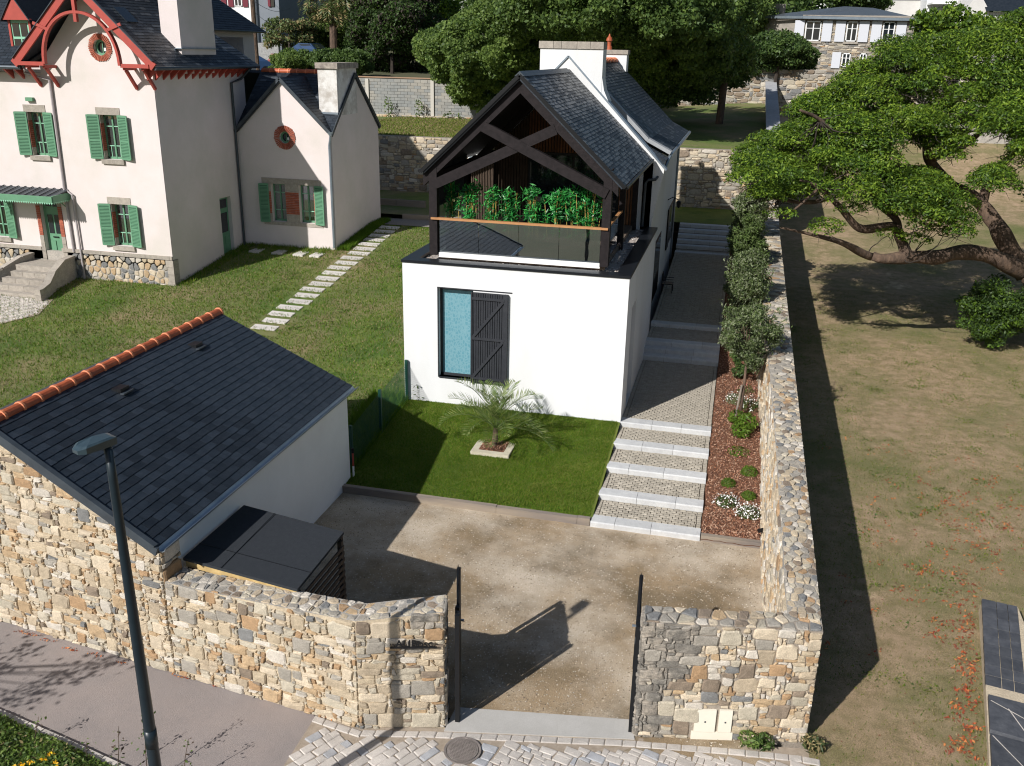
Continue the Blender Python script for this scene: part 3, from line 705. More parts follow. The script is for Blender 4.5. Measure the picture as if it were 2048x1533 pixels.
# ------------------------------------------------------------------ roofing helper
def clip_poly(P, n, d):
    o = []
    for k in range(len(P)):
        a, b = P[k], P[(k + 1) % len(P)]; da = a @ n - d; db = b @ n - d
        if da <= 0: o.append(a)
        if (da < 0) != (db < 0) and abs(da - db) > 1e-12: o.append(a + (b - a) * (da / (da - db)))
    return o
def slates(parent, ring, eave_u, su, sw, mats, wts, th=0.007, limit=300, holes=None, name='slate', lift=0.02):
    """ring: 3D ring of a convex roof plane; eave_u: direction of the courses; rows climb from the lowest point"""
    R3 = [np.array(p, float) for p in ring]; u = np.array(eave_u, float); u /= np.linalg.norm(u)
    n = sum(np.cross(R3[k], R3[(k + 1) % len(R3)]) for k in range(len(R3))); n = n / np.linalg.norm(n)
    if n[2] < 0: n = -n
    w = np.cross(n, u); w = w if w[2] > 0 else -w
    O = R3[0]; Q = [np.array([(p - O) @ u, (p - O) @ w]) for p in R3]
    area = sum(Q[k][0] * Q[(k + 1) % len(Q)][1] - Q[(k + 1) % len(Q)][0] * Q[k][1] for k in range(len(Q)))
    if area < 0: Q = Q[::-1]
    hp = []
    for k in range(len(Q)):
        e = Q[(k + 1) % len(Q)] - Q[k]; nn_ = np.array([e[1], -e[0]]) / (np.linalg.norm(e) + 1e-9); hp.append((nn_, nn_ @ Q[k]))
    u0 = min(q[0] for q in Q); u1 = max(q[0] for q in Q); w0 = min(q[1] for q in Q); w1 = max(q[1] for q in Q)
    items = []; r = 0; y = w0
    while y < w1 - 0.01:
        x = u0 - (su / 2 if r % 2 else 0)
        while x < u1:
            g = 0.006; wob = random.uniform(-0.006, 0.006)
            P = [np.array(p) for p in ((x + g, y + wob), (x + su - g, y + wob), (x + su - g, y + sw + 0.01), (x + g, y + sw + 0.01))]
            for nn_, d in hp:
                if len(P) > 2: P = clip_poly(P, nn_, d)
            if len(P) > 2:
                c = sum(P) / len(P)
                if not (holes and holes(c[0], c[1])):
                    V = []; k = len(P)
                    for p in P:
                        t = 1 - (p[1] - y) / sw; V.append(O + u * p[0] + w * p[1] + n * (lift + th * t * 1.5 - 0.004))
                    V2 = [v - n * th for v in V]
                    F = [tuple(range(k))] + [(i, k + i, k + (i + 1) % k, (i + 1) % k) for i in range(k)]
                    if (np.cross(V[1] - V[0], V[2] - V[0]) @ n) < 0: F = [f[::-1] for f in F]
                    items.append((np.array(V + V2), F, random.choices(range(len(mats)), wts)[0]))
            x += su
        y += sw; r += 1
    # solid deck under the slates
    k = len(R3); V = [p + n * 0.004 for p in R3] + [p - n * 0.12 for p in R3]
    raw('roof_deck', V, [tuple(range(k)), tuple(range(2 * k - 1, k - 1, -1))] + [(i, k + i, k + (i + 1) % k, (i + 1) % k) for i in range(k)], SLATE2, parent)
    return items
def ridge_tiles(parent, A, B, step, r, m, mband, name='ridge_tile', lim=60):
    A = np.array(A, float); B = np.array(B, float); L = np.linalg.norm(B - A); d = (B - A) / L
    n = max(1, int(round(L / step))); s = L / n; side = np.cross(d, [0, 0, 1]); up = np.array([0, 0, 1.0])
    for i in range(n):
        V = []; F = []; K = 8
        for (t, rr) in ((0.0, r * 1.0), (s * 0.92, r * 0.95), (s * 0.94, r * 1.13), (s * 1.05, r * 1.13), (s * 1.06, r * 0.9)):
            for k in range(K + 1):
                a = math.pi * (-0.12 + 1.24 * k / K); V.append(A + d * (i * s + t) + side * math.cos(a) * rr + up * (math.sin(a) * rr))
        for q in range(4):
            for k in range(K): F.append((q * (K + 1) + k, q * (K + 1) + k + 1, (q + 1) * (K + 1) + k + 1, (q + 1) * (K + 1) + k))
        o = raw(name, V, F, [m, mband], parent, [0] * K + [1] * (3 * K), smooth=False)

# ------------------------------------------------------------------ stone fronted shed
SX = -8.45; EZ = 2.56; RX = -11.7; RZ = 4.03; SY0 = 11.12; SY1 = 18.62
shed = thing('shed', (-11.0, 15.0, 0), 'shed with dark slate roof, orange ridge tiles and rubble stone street gable', 'shed')
m = MB(); LXW = -14.9
prof = lambda y0, y1: None
for (y0, y1, mm) in ((SY0 + 0.06, SY1, 0),):
    pass
side = MB().box((SX - 0.2, SY0 + .35, -0.3), (SX, SY1, EZ - 0.03)).build('white_wall', SHEDW, shed)
back = MB().prism([(SX - .2, SY1 - .2, -.3), (LXW, SY1 - .2, -.3), (LXW, SY1 - .2, EZ - .05), (RX, SY1 - .2, RZ - .1), (SX - .2, SY1 - .2, EZ - .05)], (0, .2, 0)).build('rear_gable', SHEDW, shed)
MB().box((LXW, SY0 + .6, -.3), (LXW + .2, SY1 - .2, EZ - .05)).build('left_wall', SHEDW, shed)
# front gable, follows the street wall line
def fl(x): return float(np.interp(x, [p[0] for p in FW], [p[1] for p in FW]))
def gz(x): return RZ - abs(x - RX) * (RZ - EZ) / (RX - SX) * -1 if x > RX else RZ - (RX - x) * 0.4525
def gz(x): return RZ - abs(x - RX) * 0.4525
xs = [-15.2, -12.37, RX, -10.04, -8.42]
m = MB()
for a, b in zip(xs[:-1], xs[1:]):
    m.hexa([(a, fl(a), -.3), (b, fl(b), -.3), (b, fl(b) + .45, -.3), (a, fl(a) + .45, -.3), (a, fl(a), gz(a) - .12), (b, fl(b), gz(b) - .12), (b, fl(b) + .45, gz(b) - .12), (a, fl(a) + .45, gz(a) - .12)])
m.build('mortar_core', MORT, shed)
items = []; rng = np.random.default_rng(41)
items += wall_poly([(-15.2, fl(-15.2)), (-12.37, 11.64), (-10.04, 11.36), (-8.42, 11.14)], lambda p: 0.0, lambda p: gz(p[0]) - 0.16, rng, SW_FRONT)
items += wall_face(shed, (-8.42, 11.14), (-8.38, 11.6), lambda p: 1.6, lambda p: 2.45, rng, SW_GREY, cell=(0.08, 0.07))
pieces(shed, 'stone', items, STONES)
OV = 0.10
ringR = [(SX + OV, SY0 - .13, EZ - OV * .45), (SX + OV, SY1 + .1, EZ - OV * .45), (RX, SY1 + .1, RZ), (RX, SY0 + .38, RZ)]
vents = [(0.62, 0), (0.33, 0)]
VP = [ground_at(393, 714, 3.55), ground_at(243, 794, 3.62)]
def rz(x): return RZ - abs(x - RX) * (RZ - EZ) / (SX - RX)
items = slates(shed, ringR, (0, 1, 0), 0.27, 0.165, [SLATE, SLATE2, SLATE_L], [6, 4, 0])
pieces(shed, 'slate', items, [SLATE, SLATE2, SLATE_L])
ringL = [(RX, SY0 + .38, RZ), (RX, SY1 + .1, RZ), (LXW - .1, SY1 + .1, EZ - .05), (LXW - .1, SY0 + .9, EZ - .05)]
lf = slates(shed, ringL, (0, 1, 0), 0.4, 0.3, [SLATE], [1])
mb = MB(); [mb.add(V, F) for V, F, _ in lf]; o = mb.build('far_side_slates', SLATE, shed); o['kind'] = 'stuff'
ridge_tiles(shed, (RX, SY0 + .30, RZ + .0), (RX, SY1 + .12, RZ + .0), 0.42, 0.105, TERRA, TERRAL)
MB().beam((SX + OV + .02, SY0 - .16, EZ - .10), (RX, SY0 + .34, RZ - .06), 0.05, 0.15).build('verge_board', ZINCD, shed)
MB().beam((SX + OV, SY0 - .15, EZ - .0), (RX, SY0 + .36, RZ + .035), 0.09, 0.03).build('verge_flashing', ZINCD, shed)
# gutter
m = MB(); K = 7; V = []; gy = [SY0 - .12, SY1 + .14]
for y in gy:
    for k in range(K + 1):
        a = math.pi * (1 + k / K); V.append((SX + OV + 0.07 + 0.075 * math.cos(a), y, EZ - .05 + 0.075 * math.sin(a)))
    for k in range(K, -1, -1):
        a = math.pi * (1 + k / K); V.append((SX + OV + 0.07 + 0.065 * math.cos(a), y, EZ - .045 + 0.065 * math.sin(a)))
n2 = 2 * (K + 1); m.add(V, [(k, (k + 1) % n2, n2 + (k + 1) % n2, n2 + k) for k in range(n2)] + [tuple(range(n2))[::-1], tuple(range(n2, 2 * n2))]).build('gutter', ZINC, shed)
MB().box((SX + OV - .03, SY0 - .1, EZ - .17), (SX + OV - .005, SY1 + .1, EZ - .05)).build('fascia', ZINCD, shed)
for p in VP:
    x, y = p[0], p[1]; z = rz(x)
    v = MB().box((x - .10, y - .13, z), (x + .10, y + .13, z + .075)).build('roof_vent', BLACKM, shed)
    MB().beam((x + .14, y - .15, z - .01), (x + .14, y + .15, z - .01), 0.08, 0.03).build('flap', ZINCD, v)
# pipe with red band at the rear corner
t = thing('standpipe', (-8.42, 18.7, 0), 'thin grey and red standpipe at the rear corner of the white shed wall', 'pipe')
MB().tube([(-8.40, 18.70, 0), (-8.40, 18.70, 0.45)], 0.025).build('lower_pipe', WHITEP, t)
MB().tube([(-8.40, 18.70, 0.45), (-8.40, 18.70, 0.8)], 0.022).build('red_pipe', REDP, t)
MB().tube([(-8.40, 18.70, 0.8), (-8.40, 18.70, 0.92)], 0.035).build('cap', BLACKM, t)

# ------------------------------------------------------------------ felt roofed log store
car = thing('log_store', (-7.2, 12.3, 0), 'lean-to log store with grey felt roof against the white shed wall', 'log store')
CX0, CX1 = -8.38, -6.10; CY0, CY1 = 11.42, 13.35
def cy(x, y): return y - (x - CX0) * 0.11
rf = [(CX0, 11.66, 1.93), (CX1 + .02, 11.22, 1.99), (CX1 - .02, 13.10, 1.99), (CX0, 13.66, 1.91)]
MB().prism([np.array(p) - [0, 0, .035] for p in rf], (0, 0, .05)).build('felt_roof', FELT, car)
MB().beam(np.array(rf[0]) + [0, .5, .018], np.array(rf[1]) + [0, .5, .018], .012, .006).build('roof_seam', BLACKM, car)
MB().beam((CX0 + .8, 11.5, 1.972), (CX0 + .75, 13.45, 1.972), .012, .006).build('roof_seam', BLACKM, car)
MB().beam((CX0 + .02, 11.72, 1.83), (CX1 - .02, 11.30, 1.89), .05, .13).build('front_beam', PINE, car)
MB().beam((CX0 + .02, 13.58, 1.80), (CX1 - .04, 13.06, 1.88), .05, .13).build('rear_beam', BROWNW, car)
for (x, y) in ((CX1 - .06, 11.38), (CX1 - .06, 13.02), (CX0 + .08, 11.74), (CX0 + .08, 13.56)):
    bx('post', (x - .04, y - .04, 0), (x + .04, y + .04, 1.86), BROWNW, car)
bx('side_rail', (CX1 - .12, 11.3, 0.06), (CX1 - .0, 13.06, 0.13), BROWNW, car)
for k in range(13):
    bx('slat', (CX1 - .03, 11.34, 0.2 + k * .125), (CX1 - .005, 13.06, 0.265 + k * .125), BROWNW, car)

# ------------------------------------------------------------------ street lamp
lamp = thing('street_lamp', (-6.18, 7.58, 0), 'tall dark blue-grey street lamp with a flat oblong head in front of the shed', 'street lamp')
m = MB(); m.tube([(-6.18, 7.58, 0), (-6.18, 7.58, 1.2), (-6.185, 7.585, 3), (-6.20, 7.59, 5.6), (-6.21, 7.60, 5.95)], [0.080, 0.076, 0.064, 0.047, 0.042], 20); m.build('pole', LAMPM, lamp, smooth=True)
MB().tube([(-6.18, 7.58, 2.05), (-6.18, 7.58, 2.3)], 0.0735, 20).build('door_collar', LAMPM, lamp, smooth=True)
h0 = ground_at(150, 904, 6.0); h1 = ground_at(226, 880, 6.0)
dv = Vector(h1 - h0); dv.z = 0; hl = dv.length; dv.normalize(); sv = Vector((-dv.y, dv.x, 0))
m = MB()
def hp_(t, s, z): v = Vector(h0) + dv * t + sv * s; return (v.x, v.y, z)
HW = 0.11
top = [hp_(0, -.5 * HW, 6.02), hp_(0, .5 * HW, 6.02), hp_(.07, HW, 6.045), hp_(hl * .62, HW, 6.06), hp_(hl, HW * .8, 6.06), hp_(hl, -HW * .8, 6.06), hp_(hl * .62, -HW, 6.06), hp_(.07, -HW, 6.045)]
m.prism([(p[0], p[1], 5.985) for p in top], (0, 0, 0.0001)); m = MB()
n = 8; V = [(p[0], p[1], 5.98) for p in top] + top
cc = np.mean([list(p) for p in top], 0); V += [tuple(np.array(p) * .8 + cc * .2 + [0, 0, .02]) for p in top]
m.add(V, [tuple(range(8))[::-1]] + [(i, (i + 1) % 8, 8 + (i + 1) % 8, 8 + i) for i in range(8)] + [(8 + i, 8 + (i + 1) % 8, 16 + (i + 1) % 8, 16 + i) for i in range(8)] + [tuple(range(16, 24))])
HEADM = mat('lamp_head_paint', (0.04, 0.065, 0.08), (0.028, 0.048, 0.06), 30, 0.3, 0.0, spec=0.7)
m.build('head', HEADM, lamp)
e = Vector(h0) + dv * (hl * .82)
MB().tube([(-6.21, 7.60, 5.9), (e.x, e.y, 5.99)], 0.045, 10).build('bracket', LAMPM, lamp)
MB().prism([hp_(.08, -.07, 5.975), hp_(hl * .55, -.08, 5.975), hp_(hl * .55, .08, 5.975), hp_(.08, .07, 5.975)], (0, 0, .006)).build('lens', WHITEP, lamp)

# ------------------------------------------------------------------ gate leaves
def gate(hx, hy, fx, fy, label, zt):
    t = thing('gate_leaf', (hx, hy, 0), label, 'gate', 'two black metal gate leaves swung open into the courtyard')
    H = np.array([hx, hy]); Fp = np.array([fx, fy]); L = np.linalg.norm(Fp - H); d = (Fp - H) / L
    P = lambda u, z: (H[0] + d[0] * u, H[1] + d[1] * u, z)
    MB().beam(P(0.03, .06), P(0.03, zt), .07, .07, up=(1, 0, 0)).build('hinge_stile', BLACKM, t)
    MB().beam(P(-.28, 0), P(-.28, zt + .06), .07, .07, up=(1, 0, 0)).build('gate_post', BLACKM, t); MB().beam(P(-.14, .1), P(-.14, zt + .02), .05, .07, up=(1, 0, 0)).build('folded_stile', BLACKM, t)
    MB().beam(P(L, .06), P(L, zt), .06, .06, up=(1, 0, 0)).build('free_stile', BLACKM, t)
    for z in (.12, .95, zt - .06): MB().beam(P(0.03, z), P(L, z), .045, .09).build('rail', BLACKM, t)
    n = 9
    for k in range(n):
        u = .12 + (L - .22) * (k + .5) / n
        MB().beam(P(u, .12), P(u, zt + .05), (L - .2) / n * .93, .02, up=(-d[1], d[0], 0)).build('picket', BLACKM, t)
    for k in range(10):
        u = .1 + (L - .15) * k / 9; MB().tube([P(u, zt), P(u, zt + .1)], [.012, .003], 5).build('spike', BLACKM, t)
    for z in (.45, 1.5): MB().tube([(H[0], H[1], z - .06), (H[0], H[1], z + .06)], .04, 8).build('hinge', ZINC, t)
    MB().beam(P(L * .9, 1.0), (P(L * .9, 1.0)[0] + (0.09 if fx < -2 else -.09), P(L * .9, 1.0)[1], 1.0), .03, .03).build('handle', ZINC, t)
gate(-3.54, 11.52, -3.86, 12.62, 'left black metal gate leaf, swung open behind the pillar with the house sign', 1.93)
gate(-0.80, 12.02, -0.90, 13.25, 'right black metal gate leaf, swung open beside the dark weathered pillar', 1.90)
# house sign, black cut-out letters on the pillar
sg = thing('house_sign', (-3.9, 10.97, 1.55), 'black metal cut-out lettering on the stone pillar left of the gate', 'sign')
cu = bpy.data.curves.new('letters', 'FONT'); cu.body = 'AUBosc'; cu.size = 0.2; cu.extrude = 0.006; cu.offset = 0.004
tmp = bpy.data.objects.new('tmp', cu); COL.objects.link(tmp); bpy.context.view_layer.update()
me = bpy.data.meshes.new_from_object(tmp.evaluated_get(bpy.context.evaluated_depsgraph_get())); bpy.data.objects.remove(tmp)
V = np.array([v.co for v in me.vertices]); F = [tuple(p.vertices) for p in me.polygons]
A = np.array(FW[6]); B = np.array(FW[7]); d = (B - A) / np.linalg.norm(B - A); nn = np.array([d[1], -d[0]])
w = V[:, 0].max(); k = 0.56 / w; o0 = A + d * 0.60 + nn * 0.085
W = np.stack([o0[0] + d[0] * V[:, 0] * k + nn[0] * V[:, 2], o0[1] + d[1] * V[:, 0] * k + nn[1] * V[:, 2], 1.56 + V[:, 1] * k], 1)
raw('letters', W, F, BLACKM, sg)
MB().beam((*(o0 - d * .08), 1.55), (*(o0 + d * .62), 1.55), .02, .025).build('base_bar', BLACKM, sg)

# ------------------------------------------------------------------ green mesh fence
GFM = mat('green_fence_paint', (0.006, 0.050, 0.035), None, rough=0.5)
fen = thing('mesh_fence', (-8.56, 21, 0.2), 'dark green wire mesh fence with three posts between the shed and the white house', 'fence')
FP = [(-8.56, 19.0, .1), (-8.57, 20.95, .33), (-8.52, 22.84, .55)]
for p in FP: bx('post', (p[0] - .035, p[1] - .035, p[2] - .2), (p[0] + .035, p[1] + .035, p[2] + 1.28), GFM, fen)
m = MB()
for a, b in zip(FP[:-1], FP[1:]):
    a = np.array(a); b = np.array(b); n = 34
    for k in range(n):
        p = a + (b - a) * k / n; m.beam(p, p + [0, 0, 1.2], .005, .005, up=(1, 0, 0))
    for k in range(19): m.beam(a + [0, 0, k * .066], b + [0, 0, k * .066], .005, .005)
o = m.build('wire_mesh', GFM, fen)
# little climbing weed by the corner
def stem_plant(name, base, h, n, lsz, mats, label, cat, spread=.12, group=None, stemm=None, lean=(0, 0), up=0.0):
    t = thing(name, base, label, cat, group); b = np.array(base)
    top = b + [lean[0], lean[1], h]; mid = (b + top) / 2 + NR.normal(size=3) * .03
    MB().tube([b, mid, top], [.008, .006, .003], 5).build('stem', stemm or BROWNW, t)
    u = NR.uniform(0.25, 1, n); C = b + (top - b) * u[:, None] + NR.normal(size=(n, 3)) * spread * np.array([1, 1, .5])
    leaf_cloud('leaves', C, mats, t, lsz, .6, spread=1.0); return t
stem_plant('weed', (-8.2, 22.86, .58), .55, 26, .07, LD, 'small dark weed climbing the white house corner behind the fence', 'weed', .06)

# ------------------------------------------------------------------ palm in its square stone surround
pc = np.array([-5.42, 20.85]); pz = front_z(20.85)
sur = thing('planter_surround', (*pc, pz), 'square pale stone surround around the foot of the palm in the lawn', 'planter')
STN = mat('pale_limestone', (0.56, 0.51, 0.40), (0.46, 0.41, 0.30), 4, 0.9, 0.3, 40, speck=.1)
for (a, b) in (((-.5, -.5), (.5, -.33)), ((-.5, .33), (.5, .5)), ((-.5, -.325), (-.33, .325)), ((.33, -.325), (.5, .325))):
    bx('edging_stone', (pc[0] + a[0], pc[1] + a[1], pz - .1), (pc[0] + b[0], pc[1] + b[1], pz + .035), STN, sur)
bx('mulch_fill', (pc[0] - .33, pc[1] - .33, pz - .1), (pc[0] + .33, pc[1] + .33, pz + .03), MULCH, sur)
n = 500; C = np.stack([NR.uniform(-.32, .32, n) + pc[0], NR.uniform(-.32, .32, n) + pc[1], NR.uniform(pz + .03, pz + .06, n)], 1)
o = leaf_cloud('bark_chips', C, CHIPS, sur, size=.06, aspect=.4, spread=.5); o['kind'] = 'stuff'
palm = thing('palm', (*pc, pz), 'young feather palm with arching grey-green fronds in the small front lawn', 'palm')
MB().tube([(pc[0], pc[1], pz), (pc[0] + .02, pc[1], pz + .25), (pc[0] + .03, pc[1], pz + .54)], [.06, .075, .05], 10).build('trunk', BARK, palm)
PL = [mat('palm_leaflet', (0.16, 0.23, 0.055), (0.09, 0.15, 0.03), 3, 0.5, trans=.3), mat('palm_leaflet_pale', (0.26, 0.30, 0.10), None, rough=0.5, trans=.3)]
def frond(base, az, L, rise, droop, nl, ll, mats, parent, wid=.018):
    P = []; p = np.array(base, float); el = rise; st = L / 14
    dirh = np.array([math.cos(az), math.sin(az)])
    for k in range(15):
        P.append(p.copy()); p = p + np.array([*(dirh * math.cos(el)), math.sin(el)]) * st; el -= droop / 14 * (1 + k / 9)
    P = np.array(P); m = MB(); m.tube(P, list(np.linspace(.012, .003, 15)), 4)
    V = []; F = []; M = []
    side = np.array([-dirh[1], dirh[0], 0])
    for k in range(nl):
        t = .22 + .78 * k / nl; i = min(13, int(t * 14)); f = t * 14 - i; q = P[i] * (1 - f) + P[i + 1] * f; tg = P[i + 1] - P[i]; tg /= np.linalg.norm(tg)
        lk = ll * (math.sin(math.pi * min(1, t * 1.02)) ** .5 * .8 + .2)
        upv = np.cross(side, tg); upv = upv if upv[2] > 0 else -upv
        for s in (-1, 1):
            dd = side * s * .75 + tg * .75 + upv * .42 + NR.normal(size=3) * .07; dd /= np.linalg.norm(dd)
            wv = np.cross(dd, upv); wv /= np.linalg.norm(wv) + 1e-6; tip = q + dd * lk + np.array([0, 0, -.03 * lk]); md = q + dd * lk * .5
            n0 = len(V); V += [q, md + wv * wid / 2, tip, md - wv * wid / 2]; F.append((n0, n0 + 1, n0 + 2, n0 + 3)); M.append(0 if NR.random() < .7 else 1)
    n0 = len(m.V); m.V += [tuple(v) for v in V]; m.F += [tuple(i + n0 for i in f) for f in F]; m.M += M
    raw('frond', m.V, m.F, mats, parent, m.M)
for k in range(21):
    az = k * 2.4 + random.uniform(-.2, .2); r = .35 + 1.15 * (k / 21) ** .8 + random.uniform(-.1, .1)
    frond((pc[0] + .03, pc[1], pz + .50), az, random.uniform(1.35, 1.75), r, random.uniform(.5, 1.3), 30, .40, PL, palm, wid=.020)

# ------------------------------------------------------------------ planting in the mulch bed
def cushion(x, y, r, h, mats, label, cat, group=None, n=900, ls=.045, flowers=None, fn=160, fz=.35):
    z = bed_z(y); t = thing('cushion_plant' if not flowers else 'flowering_plant', (x, y, z), label, cat, group)
    v = NR.normal(size=(n, 3)); v[:, 2] = np.abs(v[:, 2]) * .9; v /= np.linalg.norm(v, axis=1)[:, None]
    C = np.array([x, y, z]) + v * np.array([r, r, h]) * (NR.uniform(.6, 1.05, n) ** .5)[:, None]
    leaf_cloud('foliage', C, mats, t, ls, .4, nrm=v, spread=.5)
    if flowers:
        a = NR.normal(size=(fn, 3)); a[:, 2] = np.abs(a[:, 2]) + .2; a /= np.linalg.norm(a, axis=1)[:, None]
        C = np.array([x, y, z]) + a * np.array([r * 1.2, r * 1.2, h * 1.2]) * NR.uniform(.7, 1.15, fn)[:, None]; leaf_cloud('blooms', C, flowers, t, .038, .9, nrm=a, spread=.5)['kind'] = 'stuff'
    return t
FW_ = [mat('white_bloom', (0.80, 0.78, 0.74), None, rough=.7)]; FPK = [mat('pink_bloom', (0.55, 0.16, 0.17), None, rough=.7), mat('pink_bloom_pale', (0.6, 0.28, 0.25), None, rough=.7)]
cushion(0.98, 21.15, .21, .2, LY, 'round lime green cushion plant nearest the garden wall, second from the mulch edging', 'plant')
cushion(0.50, 20.55, .18, .17, LY, 'round lime green cushion plant beside the lower sett path', 'plant')
cushion(0.98, 20.10, .18, .16, LY, 'lime green cushion plant overgrown by white flowers', 'plant')
cushion(0.48, 19.70, .26, .2, LD, 'white flowering clump beside the path near the timber edging', 'plant', flowers=FW_)
cushion(0.98, 19.35, .28, .2, LD, 'white flowering clump against the wall near the timber edging', 'plant', flowers=FW_, fn=220)
cushion(0.55, 25.35, .28, .25, LO, 'small white flowering bush left of the staked tree trunk', 'plant', flowers=FW_, fn=110)
cushion(1.0, 24.95, .3, .3, LD, 'white flowering bush against the wall right of the staked tree', 'plant', flowers=FW_, fn=120)
cushion(0.70, 22.1, .3, .12, LY, 'low pink flowering plant in the middle of the mulch bed', 'plant', flowers=FPK, fn=60, n=260, ls=.07)
cushion(0.85, 26.2, .25, .25, LD, 'small pink tipped shrub behind the staked tree', 'plant', flowers=FPK, fn=40, n=400)
for x, y, h, lab in ((.88, 23.2, .55, 'tall fresh green leafy perennial in the mulch bed beside the wall'), (.62, 23.75, .35, 'fresh green leafy perennial left of the taller one in the mulch bed'), (.72, 22.9, .35, 'low fresh green leafy perennial below the taller one in the mulch bed')):
    t = thing('leafy_perennial', (x, y, bed_z(y)), lab, 'plant'); n = 240
    C, v = blob_points(n, (x, y, bed_z(y) + h * .55), (.27, .27, h * .5)); leaf_cloud('leaves', C, LY, t, .13, .35, nrm=v * .6 + [0, 0, .4], spread=.5)

def small_tree(name, x, y, z, segs, blobs, mats, label, n, ls, bark=BARKD, group=None, cat='tree', asp=.4, shell=.35, twigs=0):
    t = thing(name, (x, y, z), label, cat, group)
    m = MB()
    for pts, r in segs: m.tube(pts, r, 7)
    m.build('trunk', bark, t, smooth=True)
    Cs = []; Ns = []
    tot = sum(b[1][0] * b[1][1] * b[1][2] for b in blobs)
    for c, r in blobs:
        k = int(n * (r[0] * r[1] * r[2]) / tot); C, v = blob_points(k, c, r, shell=shell); Cs.append(C); Ns.append(v)
    if shell <= .1:
        bc = np.array([b[0] for b in blobs]); c0 = bc.mean(0); rr = np.percentile(np.abs(bc - c0), 92, axis=0) + .1
        for _ in range(70):
            v = NR.normal(size=3); v /= np.linalg.norm(v); s0 = c0 + v * rr * .8; L_ = NR.uniform(.3, .75); dr = v * [.7, .7, .5] + [0, 0, .55]; u = NR.uniform(0, 1, 28)
            Cs.append(s0 + dr * (u * L_)[:, None] + NR.normal(size=(28, 3)) * .045); Ns.append(np.tile(v, (28, 1)))
    leaf_cloud('crown', np.concatenate(Cs), mats, t, ls, asp, nrm=np.concatenate(Ns) * .5 + [0, 0, .3], spread=.8)
    return t
def bush_blobs(c, r, k, rs):
    out = []
    for _ in range(k):
        v = NR.normal(size=3); v /= np.linalg.norm(v); s = NR.uniform(.6, 1.1) * rs
        out.append((np.array(c) + v * np.array(r) * NR.uniform(.45, .95), (s, s, s * NR.uniform(.7, 1.0))))
    return out
c = at(1488, 650, 24.8); z0 = bed_z(24.2)
small_tree('olive_tree', .70, 24.25, z0, [([(.70, 24.25, z0), (.72, 24.4, 1.6), (.72, 24.7, 2.3)], [.045, .04, .03])] +
           [([(.72, 24.7, 2.2), (.72 + random.uniform(-.5, .5), 24.7 + random.uniform(-.5, .5), 3.2)], [.02, .008]) for _ in range(6)],
           bush_blobs((.70, 24.9, 2.85), (.85, .95, .85), 60, .26) + bush_blobs((.8, 24.6, 2.2), (.45, .4, .4), 10, .2), LO, 'front olive tree with a pale trunk standing in the mulch bed by the wall', 15000, .085, bark=BARK, shell=.1)
MB_ = MB().tube([(.58, 24.2, z0), (.66, 24.3, 1.55)], .03, 8); st = thing('tree_stake', (.58, 24.2, z0), 'pale round wooden stake tied beside the front olive tree', 'stake'); MB_.build('stake', TIMBER, st)
for (y, cz, rr, lab, seed) in ((30.6, 3.35, (.68, .9, .9), 'second olive tree from the gate, bushy, halfway along the wall', 1), (35.5, 3.6, (.7, 1.2, .9), 'third olive tree along the wall beside the steps', 2), (41.0, 4.1, (.75, 1.3, .95), 'grey-green olive tree at the rear end of the bed by the stone wall', 3)):
    zz = bed_z(y)
    small_tree('olive_tree', .65, y, zz, [([(.65, y, zz), (.62, y, zz + .9), (.6, y + .1, cz - .3)], [.05, .04, .03])] +
               [([(.6, y, zz + .8), (.6 + random.uniform(-.5, .5), y + random.uniform(-.7, .7), cz + .2)], [.02, .008]) for _ in range(7)],
               bush_blobs((.62, y, cz - .35), (rr[0] * 1.0, rr[1] * 1.15, rr[2] * 1.2), 64, .27), LO if seed != 2 else [LO[0], LO[1], LD[2]], lab, 22000, .10 if y < 40 else .13, shell=.1)
for i, (y, lab) in enumerate(((27.5, 'dark low shrub under the second olive tree'), (33.0, 'dark low shrub between the second and third olive trees'))):
    small_tree('shrub', .7, y, bed_z(y), [([(.7, y, bed_z(y)), (.7, y, bed_z(y) + .4)], .02)], bush_blobs((.75, y, bed_z(y) + .5), (.4, .7, .35), 14, .2), LD, lab, 3000, .09, cat='shrub')
# weeds at the foot of the right pillar
for (px, py, r, lab, mm) in ((1497, 1490, .2, 'bright green leafy weed at the foot of the meter box', LT), (1525, 1495, .17, 'darker leafy weed to the right of the bright one at the wall foot', LD), (1625, 1500, .2, 'straggly dry weed at the outer corner of the right wall', [LO[0], GB[3]])):
    g = ground_at(px, py); t = thing('weed', tuple(g), lab, 'weed'); k = 160
    C, v = blob_points(k, (g[0], g[1], .12), (r, r * .8, .14)); leaf_cloud('leaves', C, mm, t, .10, .35, nrm=v, spread=.6)
